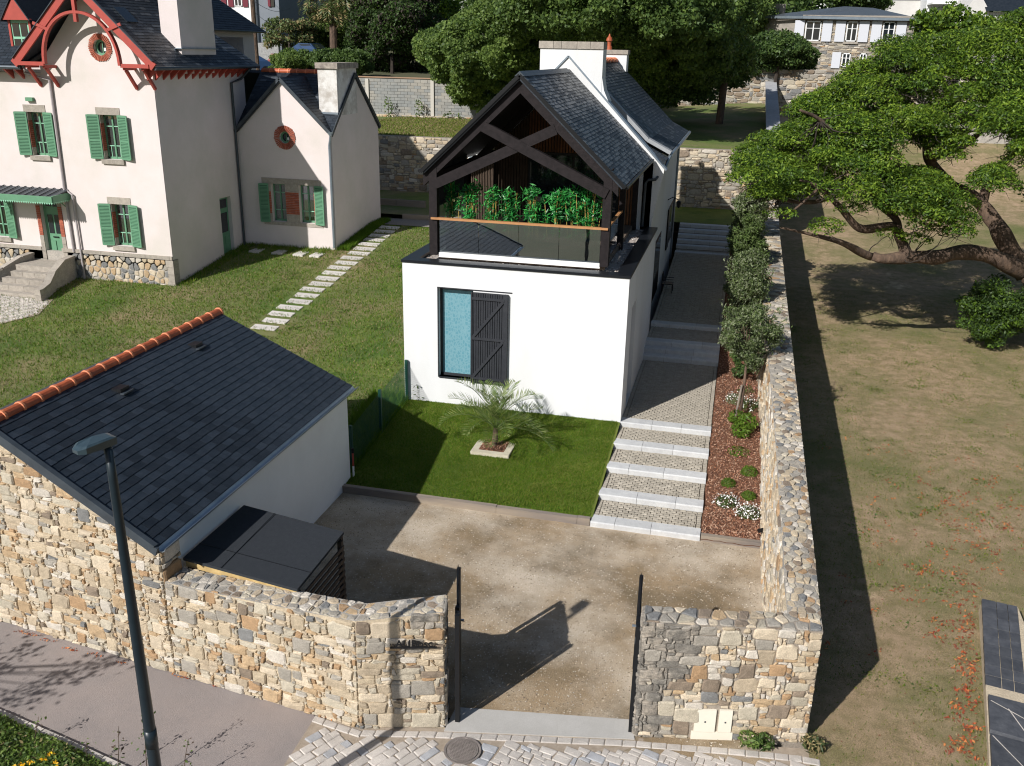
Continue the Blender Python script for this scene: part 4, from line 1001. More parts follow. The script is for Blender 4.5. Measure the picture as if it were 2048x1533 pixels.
# spot light on the wall
sp = thing('wall_light', (1.24, 18.3, .35), 'small dark spotlight on the garden wall at the end of the timber edging', 'light')
MB().tube([(1.30, 18.32, .38), (1.18, 18.25, .36)], .045, 8).build('housing', BLACKM, sp)
def at_x(px, py, X):
    d = ROT.T @ np.array([(px - 1024) / FPX, (py - 766) / FPX, 1.0]); return CAM + d * (X / d[0])
def wall_with_holes(name, x0, x1, z0, z1, y, th, holes, m, parent):
    "wall facing -Y at depth y, thickness th behind, rectangular openings (x0,x1,z0,z1)"
    xs = sorted({x0, x1} | {h[0] for h in holes} | {h[1] for h in holes}); zs = sorted({z0, z1} | {h[2] for h in holes} | {h[3] for h in holes})
    mb = MB()
    for a, b in zip(xs[:-1], xs[1:]):
        run = None
        for c, d in zip(zs[:-1], zs[1:]):
            inside = any(h[0] <= a and b <= h[1] and h[2] <= c and d <= h[3] for h in holes)
            if inside:
                if run is not None: mb.box((a, y, run), (b, y + th, c)); run = None
            elif run is None: run = c
        if run is not None: mb.box((a, y, run), (b, y + th, z1))
    return mb.build(name, m, parent)

# ================================================================== modern white house
wh = thing('white_house', (-5.6, 26, .6), 'white rendered house with a dark timber framed gable terrace on its front block', 'house')
BX0, BX1, BY0, BY1, BZ = -8.60, -2.44, 22.91, 30.2, 4.60
WIN = (-7.58, -6.60, 1.43, 3.96)
wall_with_holes('front_wall', BX0, BX1, -.2, BZ, BY0, .28, [WIN], WHITE, wh)
DY0, DY1 = at_x(1266, 600, BX1)[1], at_x(1253, 700, BX1)[1]
DY0, DY1 = 24.0, 25.1
m = MB(); m.box((BX1 - .28, BY0 + .28, -.2), (BX1, DY0, BZ)); m.box((BX1 - .28, DY1, -.2), (BX1, BY1, BZ)); m.box((BX1 - .28, DY0, 3.55), (BX1, DY1, BZ)); m.box((BX1 - .28, DY0, -.2), (BX1, DY1, .68)); m.build('side_wall', WHITE, wh)
bx('side_door', (BX1 - .18, DY0, .68), (BX1 - .12, DY1, 3.55), DARKM, wh)
bx('left_side_wall', (BX0, BY0 + .28, -.2), (BX0 + .28, BY1, BZ), WHITE, wh)
bx('flat_roof', (BX0 + .28, BY0 + .28, 4.35), (BX1 - .28, BY1, 4.52), ZINCD, wh)
COP = mat('black_coping', (0.014, 0.016, 0.02), None, rough=.32, metal=.2)
cw = .36
for a, b in (((BX0 - .03, BY0 - .03), (BX1 + .03, BY0 + cw)), ((BX0 - .03, BY0 + cw + .002), (BX0 + cw, BY1)), ((BX1 - cw, BY0 + cw + .002), (BX1 + .03, BY1))):
    bx('coping', (*a, BZ + .002), (*b, BZ + .07), COP, wh)
GR = [mat('roof_gravel_%d' % i, c, None, rough=.9) for i, c in enumerate([(.55, .50, .45), (.42, .37, .33), (.62, .58, .54), (.33, .27, .24)])]
bx('gravel_bed', (BX0 + .3, BY0 + .3, 4.522), (BX1 - .3, BY1, 4.56), GR[1], wh)
n = 9000; C = np.stack([NR.uniform(BX0 + cw, BX1 - cw, n), NR.uniform(BY0 + cw, BY1, n), NR.uniform(4.56, 4.59, n)], 1)
C = C[(C[:, 1] < 23.75) | (C[:, 0] > -3.2) | (C[:, 0] < -8.0)]
o = leaf_cloud('roof_gravel', C, GR, wh, size=.055, aspect=.9, spread=.35); o['kind'] = 'stuff'
# window with patterned blind, and sliding shutter
BL = bpy.data.materials.new('patterned_blind'); BL.use_nodes = True
N = BL.node_tree.nodes; L = BL.node_tree.links; g = N.new('ShaderNodeNewGeometry'); mp = N.new('ShaderNodeMapping'); mp.inputs['Scale'].default_value = (9, 1, 6)
vo = N.new('ShaderNodeTexVoronoi'); vo.feature = 'DISTANCE_TO_EDGE'; vo.inputs['Scale'].default_value = 1.6; vo.inputs['Randomness'].default_value = .75
cr = N.new('ShaderNodeMix'); cr.data_type = 'RGBA'; cr.inputs[6].default_value = (.185, .35, .40, 1); cr.inputs[7].default_value = (.115, .285, .345, 1)
mr = N.new('ShaderNodeMapRange'); mr.inputs[1].default_value = .03; mr.inputs[2].default_value = .2
L.new(g.outputs['Position'], mp.inputs[0]); L.new(mp.outputs[0], vo.inputs['Vector']); L.new(vo.outputs['Distance'], mr.inputs[0]); L.new(mr.outputs[0], cr.inputs[0]); L.new(cr.outputs[2], N['Principled BSDF'].inputs[0]); N['Principled BSDF'].inputs['Roughness'].default_value = .35
w = MB(); x0, x1, z0, z1 = WIN
for a, b in (((x0, z0), (x0 + .06, z1)), ((x1 - .05, z0), (x1, z1)), ((x0, z1 - .06), (x1, z1)), ((x0, z0), (x1, z0 + .07))): w.box((a[0], BY0 + .15, a[1]), (b[0], BY0 + .22, b[1]))
wf = w.build('window', DARKM, wh); bx('blind', (x0 + .05, BY0 + .19, z0 + .06), (x1 - .04, BY0 + .2, z1 - .05), BL, wf)
m = MB(); m.box((x0 - .03, BY0 - .012, z0 - .02), (x0 + .0, BY0 + .02, z1 + .03)); m.box((x0 - .03, BY0 - .012, z1), (-5.52, BY0 + .02, z1 + .03)); m.build('window_surround', DARKM, wf)
bx('sill', (x0 - .0, BY0 - .03, z0 - .035), (x1, BY0 + .16, z0), DARKM, wf)
sh = MB(); SX0, SX1, SZ0, SZ1 = -6.64, -5.62, 1.36, 3.93
shutter = bx('shutter', (SX0, BY0 - .055, SZ0), (SX1, BY0 - .03, SZ1), DARKM, wh)
nb = 15
for k in range(nb):
    a = SX0 + .02 + (SX1 - SX0 - .04) * k / nb; bx('board', (a + .006, BY0 - .075, SZ0 + .02), (a + (SX1 - SX0 - .04) / nb - .012, BY0 - .056, SZ1 - .02), DARKM, shutter)
for a in (SX0, SX1 - .1): bx('stile', (a, BY0 - .10, SZ0 - (.06 if a > SX0 else 0)), (a + (.035 if a == SX0 else .1), BY0 - .02, SZ1), DARKM, shutter)
for z in (1.48, 2.62, 3.74): bx('rail', (SX0 + .03, BY0 - .108, z), (SX1 - .08, BY0 - .076, z + .07), DARKM, shutter)
for a, b in ((1.55, 2.62), (2.69, 3.74)): MB().beam((SX0 + .06, BY0 - .092, a), (SX1 - .12, BY0 - .092, b), .03, .075, up=(0, 0, 1)).build('brace', DARKM, shutter)
# low vent half round at wall foot
MB().tube([(at(1045, 822, BY0)[0], BY0 - .03, .68), (at(1045, 822, BY0)[0], BY0 - .0, .68)], .24, 20).build('half_round_cover', WHITEP, wh)

# timber truss terrace
TY = 23.62; AX, AZ = -5.56, 9.50; EX = 2.80; SLP = (9.50 - 6.86) / 2.80
TL, TR = -8.02, -3.10
ter = wh
for x in (TL, TR - .22): bx('terrace_post', (x, TY - .12, 4.72), (x + .22, TY + .12, 7.25), DARKW, ter)
for (x0, x1) in ((TL, TL + .16), (TR - .16, TR)):
    for y in (26.6, 29.9): bx('terrace_post', (x0, y - .1, 4.6), (x1, y + .1, 6.9), DARKW, ter)
for x in (TL + .08, TR - .08): bx('terrace_purlin', (x - .08, TY + .13, 6.72), (x + .08, 30.1, 6.93), DARKW, ter)
def inplane(a, b, w, y0, y1, name, mm=DARKW):
    d = Vector((b[0] - a[0], 0, b[1] - a[1])).normalized(); n = Vector((-d.z, 0, d.x)) * (w / 2)
    ring = [(a[0] - n.x, y0, a[1] - n.z), (b[0] - n.x, y0, b[1] - n.z), (b[0] + n.x, y0, b[1] + n.z), (a[0] + n.x, y0, a[1] + n.z)]
    return MB().prism(ring, (0, y1 - y0, 0)).build(name, mm, ter)
def rafter(s):
    "rafter as a plumb-cut strip under the slope"
    e = AX + s * 2.62; tz = lambda x: AZ - .04 - abs(x - AX) * SLP
    ring = [(e, TY - .11, tz(e)), (AX, TY - .11, tz(AX)), (AX, TY - .11, tz(AX) - .44), (e - s * .0, TY - .11, tz(e) - .42)]
    if s > 0: ring = ring[::-1]
    MB().prism(ring, (0, .22, 0)).build('rafter', DARKW, ter)
rafter(-1); rafter(1)
inplane((TL + .12, 6.62), (-4.62, 8.17), .26, TY - .13, TY + .05, 'scissor_brace')
inplane((TR - .12, 6.62), (-6.52, 8.17), .26, TY - .155, TY + .03, 'scissor_brace')
for y in (26.6,):
    inplane((TL + .12, 6.62), (AX, 9.0), .2, y - .08, y + .08, 'rafter'); inplane((TR - .12, 6.62), (AX, 9.0), .2, y - .08, y + .08, 'rafter')
for s in (-1, 1):
    EX = 2.80 if s > 0 else 2.64
    ring = [(AX + s * EX, TY - .22, AZ - EX * SLP), (AX + s * EX, 30.18, AZ - EX * SLP), (AX, 30.18, AZ), (AX, TY - .22, AZ)]
    it = slates(ter, ring, (0, 1, 0), .22, .105, [SLATE_L, SLATE, SLATE2], [5, 2, 3], lift=.018, limit=300)
    if s > 0: pieces(ter, 'slate', it, [SLATE_L, SLATE, SLATE2])
    else:
        mb = MB(); [mb.add(V, F) for V, F, _ in it]; o = mb.build('far_side_slates', SLATE, ter); o['kind'] = 'stuff'
    MB().beam((AX + s * (EX + .01), TY - .24, AZ - EX * SLP - .05), (AX, TY - .24, AZ - .05), .03, .09).build('verge_board', BLACKM, ter)
    MB().tube([(AX + s * (EX + .05), TY - .2, AZ - EX * SLP - .04), (AX + s * (EX + .05), 30.1, AZ - EX * SLP - .04)], .05, 8).build('gutter', BLACKM, ter)
MB().prism([(AX - .13, TY - .24, AZ - .07), (AX, TY - .24, AZ + .05), (AX + .13, TY - .24, AZ - .07)], (0, 6.4, 0)).build('ridge_cap', ZINCD, ter)
# plinth, glass and handrail
bx('terrace_plinth', (TL + .24, TY - .06, 4.66), (TR - .22, TY + .04, 4.79), WHITEP, ter)
bx('terrace_floor', (TL + .2, TY + .06, 4.60), (TR - .1, 29.9, 4.74), mat('terrace_decking', (.16, .12, .09), (.11, .08, .06), 8, .8), ter)
GL = glass('balustrade_glass', (.42, .52, .52), tr=.55, rough=.01, bump=.03, bscale=1.1)
gx = np.linspace(TL + .25, TR - .24, 5)
for a, b in zip(gx[:-1], gx[1:]): bx('glass_panel', (a + .006, TY - .01, 4.80), (b - .006, TY + .008, 5.70), GL, ter)
MB().box((TL + .06, TY - .17, 5.70), (TR - .04, TY - .06, 5.755)).build('handrail', HANDR, ter)
m = MB()
for k in range(2): pass
gy = [24.0, 25.3, 26.5]
for a, b in zip(gy[:-1], gy[1:]): bx('glass_panel', (TR - .10, a, 4.85), (TR - .085, b - .02, 5.70), GL, ter)
bx('handrail', (TR - .14, 23.9, 5.70), (TR - .05, 26.5, 5.75), HANDR, ter)
# slatted screen on the left side, larch cladding at the back
for k in range(26): bx('screen_slat', (TL + .03, 23.85 + k * .115, 6.0), (TL + .09, 23.85 + k * .115 + .07, 7.1), DARKM, ter)
for z in (6.0, 6.55): bx('screen_rail', (TL + .10, 23.8, z), (TL + .15, 26.9, z + .07), DARKM, ter)
bx('terrace_back_wall', (TL + .1, 29.95, 4.6), (TR - .05, 30.19, 7.0), BROWNW, ter)
MB().prism([(TL + .1, 29.96, 7.0), (TR - .05, 29.96, 7.0), (AX + .05, 29.96, 9.25), (AX - .05, 29.96, 9.25)], (0, .2, 0)).build('terrace_back_gable', BROWNW, ter)
k = 0; x = TL + .14
while x < TR - .12:
    zt = AZ - .25 - abs(x + .03 - AX) * SLP; zb = 6.95 if -6.75 < x < -3.75 else 4.75
    if zt > zb: bx('cladding_slat', (x, 29.90, zb), (x + .06, 29.955, zt), ORANGEW if x > -6.75 else BROWNW, ter)
    x += .095
gd = bx('sliding_door', (-6.75, 29.90, 4.76), (-3.72, 29.95, 6.94), BLACKM, ter)
for a, b in ((-6.68, -5.28), (-5.2, -3.8)): bx('pane', (a, 29.885, 4.84), (b, 29.899, 6.86), GLASSD, gd)
for k in range(14): bx('inner_slat', (TL + .10, 27.2 + k * .19, 4.75), (TL + .14, 27.2 + k * .19 + .1, 6.8), BROWNW, ter)

# rear main house
MX0, MX1, MY0, MY1 = -8.9, -2.69, 30.2, 41.6; RXm, RZm = -5.60, 9.72
bx('main_wall', (MX1 - .3, MY0, -.2), (MX1, MY1, 6.72), WHITE, ter)
bx('main_wall_left', (MX0 + .3, MY0, -.2), (MX0, MY1, 6.72), WHITE, ter)
pz_ = lambda x: RZm + .15 - abs(x - RXm) * 1.02
ring = [(MX0 + .3, MY0, -.2), (MX1 - .0, MY0, -.2), (MX1, MY0, pz_(MX1)), (RXm, MY0, pz_(RXm)), (MX0, MY0, pz_(MX0)), (MX0, MY0, -.2)]
MB().prism([(MX0, MY0 - .0, 4.4), (MX1 + .003, MY0 - .0, 4.4), (MX1 + .36, MY0, pz_(MX1 + .36)), (RXm, MY0, pz_(RXm)), (MX0 - .3, MY0, pz_(MX0 - .3))], (0, .32, 0)).build('gable_parapet', WHITE, ter)
MB().prism([(MX0, MY1 - .3, 0), (MX1 + .003, MY1 - .3, 0), (MX1 + .003, MY1 - .3, 6.7), (RXm, MY1 - .3, pz_(RXm) - .25), (MX0, MY1 - .3, 6.7)], (0, .3, 0)).build('rear_gable', WHITE, ter)
bx('front_return_wall', (MX0 + .3, MY0 + .01, -.2), (MX1 - .3, MY0 + .3, 4.5), WHITE, ter)
for s, xe in ((1, MX1 + .42), (-1, MX0 - .35)):
    MB().beam((RXm, MY0 + .16, pz_(RXm) + .04), (xe, MY0 + .16, pz_(xe) + .04), .40, .05, up=(0, 0, 1)).build('zinc_capping', ZINC, ter)
def main_slopes(y0, y1, dz, nm, mm):
    for s in (1, -1):
        k = RXm + s * 2.55; e = RXm + s * 3.28
        r1 = [(k, y0, RZm - 2.45 + dz), (k, y1, RZm - 2.45 + dz), (RXm, y1, RZm + dz), (RXm, y0, RZm + dz)]
        r2 = [(e, y0, RZm - 2.82 + dz), (e, y1, RZm - 2.82 + dz), (k, y1, RZm - 2.45 + dz), (k, y0, RZm - 2.45 + dz)]
        for r in (r1, r2):
            it = slates(ter, r, (0, 1, 0), .26, .13, [SLATE, SLATE2, SLATE_L], [5, 4, 2], lift=.016)
            if s > 0 and nm: pieces(ter, nm, it, [SLATE, SLATE2, SLATE_L], limit=150)
            else:
                mb = MB(); [mb.add(V, F) for V, F, _ in it]; o = mb.build('roof_slates', SLATE, ter); o['kind'] = 'stuff'
main_slopes(30.53, 31.4, -.12, '', None); main_slopes(31.8, 41.75, 0.0, 'slate', None)
for s in (1, -1):
    pts = [(RXm, RZm + .06), (RXm + s * 2.55, RZm - 2.39), (RXm + s * 3.34, RZm - 2.78)]
    m = MB()
    for a, b in zip(pts[:-1], pts[1:]): m.beam((a[0], 31.6, a[1]), (b[0], 31.6, b[1]), .40, .12)
    m.build('stone_verge_band', mat('pale_band', (.36, .37, .38), (.30, .31, .32), 5, .8, .2), ter)
ridge_tiles(ter, (RXm, 31.9, RZm + .0), (RXm, 41.7, RZm + .0), .42, .13, TERRA, TERRAL)
e = RXm + 3.34
MB().tube([(e, 31.5, RZm - 2.87), (e, 41.8, RZm - 2.87)], .065, 8).build('gutter', ZINC, ter)
MB().tube([(e, 31.5, RZm - 2.87), (e - .05, 31.3, RZm - 3.0), (e - .1, 30.9, RZm - 3.2)], .05, 8).build('gutter_end', ZINC, ter)
MB().tube([(MX1 + .22, 30.35, 6.36), (MX1 + .1, 30.08, 6.22), (MX1 - .12, 30.06, 6.20), (MX1 - .20, 30.08, 6.1), (MX1 - .22, 30.1, 4.68)], .045, 8).build('downpipe', ZINCD, ter)
MB().tube([(MX1 + .05, MY1 - .1, 6.8), (MX1 + .05, MY1 - .1, 1.3)], .045, 8).build('downpipe', ZINC, ter)
# chimneys
ch = bx('chimney', (-6.52, 30.21, 7.5), (-4.50, 30.95, 10.12), WHITE, ter)
MB().prism([(-4.5, 30.22, 8.6), (-4.25, 30.22, 8.55), (-4.42, 30.22, 8.9), (-4.5, 30.22, 9.3)], (0, .7, 0)).build('chimney_foot', WHITE, ch)
x = -6.56
for wdt in (.47, .26, .5, .42, .43):
    bx('cap_stone', (x, 30.17, 10.125), (x + wdt - .012, 30.99, 10.34), GRAN, ch); x += wdt
ch2 = bx('chimney', (-6.75, 41.2, 7.8), (-5.12, 41.85, 9.98), WHITE, ter)
bx('cap_stone', (-6.8, 41.15, 9.985), (-5.07, 41.9, 10.16), GRAN, ch2)
p = at(1218, 97, 41.5); m = MB(); m.tube([(p[0], 41.5, 10.1), (p[0], 41.5, 10.3), (p[0], 41.5, 10.32), (p[0], 41.5, 10.5), (p[0], 41.5, 10.52), (p[0], 41.5, 10.62), (p[0], 41.5, 10.7), (p[0], 41.5, 10.8)], [.15, .12, .09, .09, .14, .12, .05, .02], 12).build('chimney_pot', TERRA, ch2)
# side openings in shade
for (pxa, pxb, z0, z1, nm) in ((1309, 1321, 1.3, 3.6, 'side_window'), (1334, 1342, 2.3, 4.0, 'side_window')):
    ya = at_x(pxa, 480, MX1)[1]; yb = at_x(pxb, 480, MX1)[1]
    f = bx(nm, (MX1 - .05, ya, z0), (MX1 + .012, yb, z1), mat('dark_red_brown', (.05, .018, .018), None, rough=.6), ter)
    bx('shutter_leaf', (MX1 + .015, ya - .9, z0), (MX1 + .06, ya - .05, z1), BLACKM, f); bx('pane', (MX1 + .013, ya + .1, z0 + .1), (MX1 + .02, yb - .1, z1 - .1), GLASSD, f)
q = at_x(1338, 400, MX1 + .05); wl_ = thing('wall_lantern', (MX1, q[1], q[2]), 'black wrought iron lantern bracket on the shaded side of the white house', 'lantern')
MB().tube([(MX1, q[1], q[2]), (MX1 + .2, q[1], q[2] + .12), (MX1 + .45, q[1], q[2] + .02)], .02, 6).build('bracket', BLACKM, wl_)
MB().tube([(MX1 + .45, q[1], q[2]), (MX1 + .45, q[1], q[2] - .05), (MX1 + .45, q[1], q[2] - .25), (MX1 + .45, q[1], q[2] - .3)], [.02, .1, .07, .02], 6).build('lantern', BLACKM, wl_)
# chair
cx_, cy_ = -2.25, 34.9; cz_ = 1.27
chair = thing('garden_chair', (cx_, cy_, cz_), 'black metal garden chair standing against the shaded wall on the setts', 'chair')
bx('seat', (cx_ - .22, cy_ - .22, cz_ + .43), (cx_ + .22, cy_ + .22, cz_ + .46), BLACKM, chair)
for dx in (-.2, .2):
    for dy in (-.2, .2): bx('leg', (cx_ + dx - .015, cy_ + dy - .015, cz_), (cx_ + dx + .015, cy_ + dy + .015, cz_ + (.43 if dx > 0 else .85)), BLACKM, chair)
    MB().beam((cx_ - .2, cy_ + dx, cz_ + .63), (cx_ + .22, cy_ + dx, cz_ + .63), .03, .02).build('armrest', BLACKM, chair)
m = MB(); [m.box((cx_ - .215, cy_ - .18, cz_ + z), (cx_ - .195, cy_ + .18, cz_ + z + .05)) for z in (.52, .61, .70, .79)]; m.build('backrest', BLACKM, chair)
# bamboo behind the glass
ordn = ['first', 'second', 'third', 'fourth', 'fifth', 'sixth', 'seventh', 'eighth']
CANE = mat('bamboo_cane', (.42, .27, .07), (.30, .22, .06), 10, .5)
POT = mat('dark_planter', (.03, .03, .032), None, rough=.6)
for k in range(8):
    x = -7.48 + k * .545 + random.uniform(-.04, .04); y = 24.15; h = random.uniform(1.75, 1.95)
    b = thing('bamboo', (x, y, 4.74), 'potted bamboo behind the glass balustrade, %s from the left' % ordn[k], 'bamboo', 'bamboo plants along the terrace balustrade')
    bx('planter', (x - .25, y - .17, 4.75), (x + .25, y + .17, 5.12), POT, b)
    Cs = []; 
    for c in range(6):
        sx = x + random.uniform(-.17, .17); sy = y + random.uniform(-.1, .1); tx = sx + random.uniform(-.12, .12); hh = h * random.uniform(.8, 1.0)
        MB().tube([(sx, sy, 5.1), ((sx + tx) / 2, sy, 4.75 + hh * .6), (tx, sy, 4.72 + hh)], .012, 5).build('cane', CANE, b)
        for q in range(9):
            t = random.uniform(.42, 1.02) if random.random() < .85 else random.uniform(.1, .42); cc = np.array([sx + (tx - sx) * t, sy, 5.1 + (h - .38) * t * .98])
            Cs.append(cc + NR.normal(size=(12, 3)) * [.07, .07, .05])
    Cs = np.concatenate(Cs); Cs = Cs[Cs[:, 2] > 5.15]
    leaf_cloud('leaves', Cs, LB, b, .165, .22, nrm=np.tile([-.2, -.5, .6], (len(Cs), 1)), spread=.5)

# ================================================================== left cream house with green shutters
lh = thing('cream_house', (-24, 32, 1.4), 'two storey cream house with green shutters, red bargeboards and a slate roof', 'house')
HX1 = -20.40; HX0 = -36.0; HY = 29.9; HYB = 36.2
wins = {'a': (-22.78, -22.05, 5.98, 7.56), 'b': (-25.86, -25.18, 5.98, 7.56), 'c': (-22.78, -22.05, 2.76, 4.34), 'd': (-28.35, -27.55, 2.76, 4.34)}
door = (-25.95, -25.15, 2.02, 4.42)
OC = (-22.38, 9.86)
wall_with_holes('front_wall', HX0, HX1, 2.5, 8.95, HY, .3, [wins['a'], wins['b'], wins['c'], wins['d'], door], CREAM, lh)
# gable wall with round opening
def wall_oculus(parent, name, xa, xb, z0, poly_top, c, r, y, th, m):
    "flat wall face with a round hole: ring of quads from the circle to the outline"
    n = 32; out = []
    outline = poly_top
    def hit(a):
        d = np.array([math.cos(a), math.sin(a)]); best = None
        for k in range(len(outline)):
            p = np.array(outline[k]); q = np.array(outline[(k + 1) % len(outline)]); e = q - p; den = d[0] * e[1] - d[1] * e[0]
            if abs(den) < 1e-9: continue
            w_ = p - np.array(c); t = (w_[0] * e[1] - w_[1] * e[0]) / den; s = (w_[0] * d[1] - w_[1] * d[0]) / den
            if t > 0 and -1e-6 <= s <= 1 + 1e-6 and (best is None or t < best): best = t
        return np.array(c) + d * best
    angs = sorted([2 * math.pi * k / n for k in range(n)] + [math.atan2(p[1] - c[1], p[0] - c[0]) % (2 * math.pi) for p in outline])
    V = []; 
    for a in angs:
        o_ = hit(a); i_ = (c[0] + r * math.cos(a), c[1] + r * math.sin(a))
        V += [(i_[0], y, i_[1]), (o_[0], y, o_[1]), (i_[0], y + th, i_[1]), (o_[0], y + th, o_[1])]
    F = []; K = len(angs)
    for k in range(K):
        a, b = 4 * k, 4 * ((k + 1) % K)
        F += [(a, a + 1, b + 1, b), (a + 2, b + 2, b + 3, a + 3), (a, b, b + 2, a + 2), (a + 1, a + 3, b + 3, b + 1)]
    return raw(name, V, F, m, parent)
def oculus(parent, c, ri, ro, y, nb=40):
    oc = MB().tube([(c[0], y + .16, c[1]), (c[0], y + .18, c[1])], ri, 24).build('round_window', GLASSD, parent)
    for k in range(nb):
        a0 = 2 * math.pi * (k + .16) / nb; a1 = 2 * math.pi * (k + .84) / nb; ro_ = ro * random.uniform(.97, 1.02)
        P = [(c[0] + r * math.cos(a), y - .035, c[1] + r * math.sin(a)) for r, a in ((ri, a0), (ro_, a0), (ro_, a1), (ri, a1))]
        MB().prism(P, (0, .16, 0)).build('brick', BRICK, parent if False else oc)
    n = 24; V = [(c[0] + r * math.cos(2 * math.pi * k / n), yy, c[1] + r * math.sin(2 * math.pi * k / n)) for r, yy in ((ri * 1.0, y + .09), (ri * .72, y + .09), (ri * .72, y + .15)) for k in range(n)]
    raw('frame', V, [(q * n + k, q * n + (k + 1) % n, (q + 1) * n + (k + 1) % n, (q + 1) * n + k) for q in range(2) for k in range(n)], GREENP, oc)
    bx('glazing_bar', (c[0] - .015, y + .13, c[1] - ri * .72), (c[0] + .015, y + .15, c[1] + ri * .72), GREENP, oc)
    bx('sticker', (c[0] + .03, y + .145, c[1] - .12), (c[0] + .11, y + .155, c[1] - .01), WHITEP, oc)
GX = -22.70; GZ = 11.95
gsl = (GZ - 9.35) / (GX - HX1) * -1
wall_oculus(lh, 'gable_wall', 0, 0, 0, [(-25.0, 8.95), (HX1, 8.95), (HX1, 9.25), (GX, GZ - .15), (-25.0, 9.25)], OC, .27, HY, .3, CREAM)
oculus(lh, OC, .27, .47, HY)
side = MB(); SDY0, SDY1 = at_x(446, 480, HX1)[1], at_x(467, 470, HX1)[1]
side.box((HX1 - .3, HY + .3, 1.0), (HX1, SDY0, 9.25)); side.box((HX1 - .3, SDY1, 1.0), (HX1, HYB, 9.25)); side.box((HX1 - .3, SDY0, 4.15), (HX1, SDY1, 9.25)); side.build('side_wall', CREAM, lh)
sd = bx('side_door', (HX1 - .22, SDY0, 1.7), (HX1 - .16, SDY1, 4.15), GREENP, lh)
bx('pane', (HX1 - .165, SDY0 + .12, 2.7), (HX1 - .15, SDY1 - .12, 3.5), GLASSD, sd); bx('pane', (HX1 - .165, SDY0 + .1, 3.7), (HX1 - .15, SDY1 - .1, 4.05), GLASSD, sd)
for y0, y1 in ((SDY0 + .1, (SDY0 + SDY1) / 2 - .03), ((SDY0 + SDY1) / 2 + .03, SDY1 - .1)): bx('panel', (HX1 - .165, y0, 1.95), (HX1 - .14, y1, 2.55), GREENP, sd)
bx('rear_wall', (HX0, HYB - .3, 1.0), (HX1 - .3, HYB, 9.25), CREAM, lh)
# plinth
bx('plinth_core', (HX0, HY + .0, 0.9), (HX1 - .0, HY + .3, 2.36), MORTG, lh)
items = []
def plm(x, z): return z < 2.32 and z > 1.0 and not (-26.75 < x < -24.75)
for P in voronoi(-30, HX1 - .22, 1.0, 2.34, .24, np.random.default_rng(8), .4, inside=plm):
    Q = shrink(round_poly(P, .2), .02); V, F = stone(Q, lambda u, v, w: (u, HY - w, v), .03, .03, .2, .004); items.append((V, F, random.choices([7, 0, 3, 6, 5, 1], [4.5, 3, 2, 2, 1, 2])[0]))
pieces(lh, 'plinth_stone', items, STONES)
x = -30
while x < HX1 - .05:
    w_ = min(random.uniform(.8, 1.1), HX1 - x)
    if not (-26.2 < x + w_ / 2 < -25.0): bx('plinth_band', (x, HY - .05, 2.36), (x + w_ - .008, HY + .3, 2.50), GRAN, lh)
    x += w_
z = 1.25
while z < 2.3: bx('quoin', (HX1 - (.24 if int(z * 10) % 4 else .3), HY - .04, z), (HX1 + .02, HY + .32, z + .265), GRAN, lh); z += .275
# windows
def louvre_shutter(parent, hinge, w_, z0, z1, ang, y):
    "leaf hinged at x=hinge, swung open; ang measured from the wall"
    d = np.array([math.cos(ang), -math.sin(ang), 0]); n_ = np.array([d[1], -d[0], 0]) if d[0] > 0 else np.array([-d[1], d[0], 0])
    H = np.array([hinge, y - .03, 0]); P = lambda u, z: H + d * u + [0, 0, z]
    m = MB()
    for a, b in ((0, z0), (w_ - .05, z0)): m.beam(P(a + .025, z0), P(a + .025, z1), .035, .05, up=tuple(d))
    for z in (z0 + .03, z0 + (z1 - z0) * .42, z1 - .03): m.beam(P(0.05, z), P(w_ - .05, z), .035, .08)
    s = m.build('shutter', GREENP, parent)
    nl = 26
    for k in range(nl):
        z = z0 + .1 + (z1 - z0 - .18) * k / nl
        if abs(z - (z0 + (z1 - z0) * .42)) < .05: continue
        MB().beam(P(.045, z), P(w_ - .045, z), .034, .030).build('louvre', GREENP, s)
    MB().beam(P(.05, (z0 + z1) / 2) + n_ * 0, P(w_ - .05, (z0 + z1) / 2), .006, z1 - z0 - .06).build('backing', mat('shade_green', (.05, .14, .08), None), s)  # dark sheet, the shade between the louvres put into its green
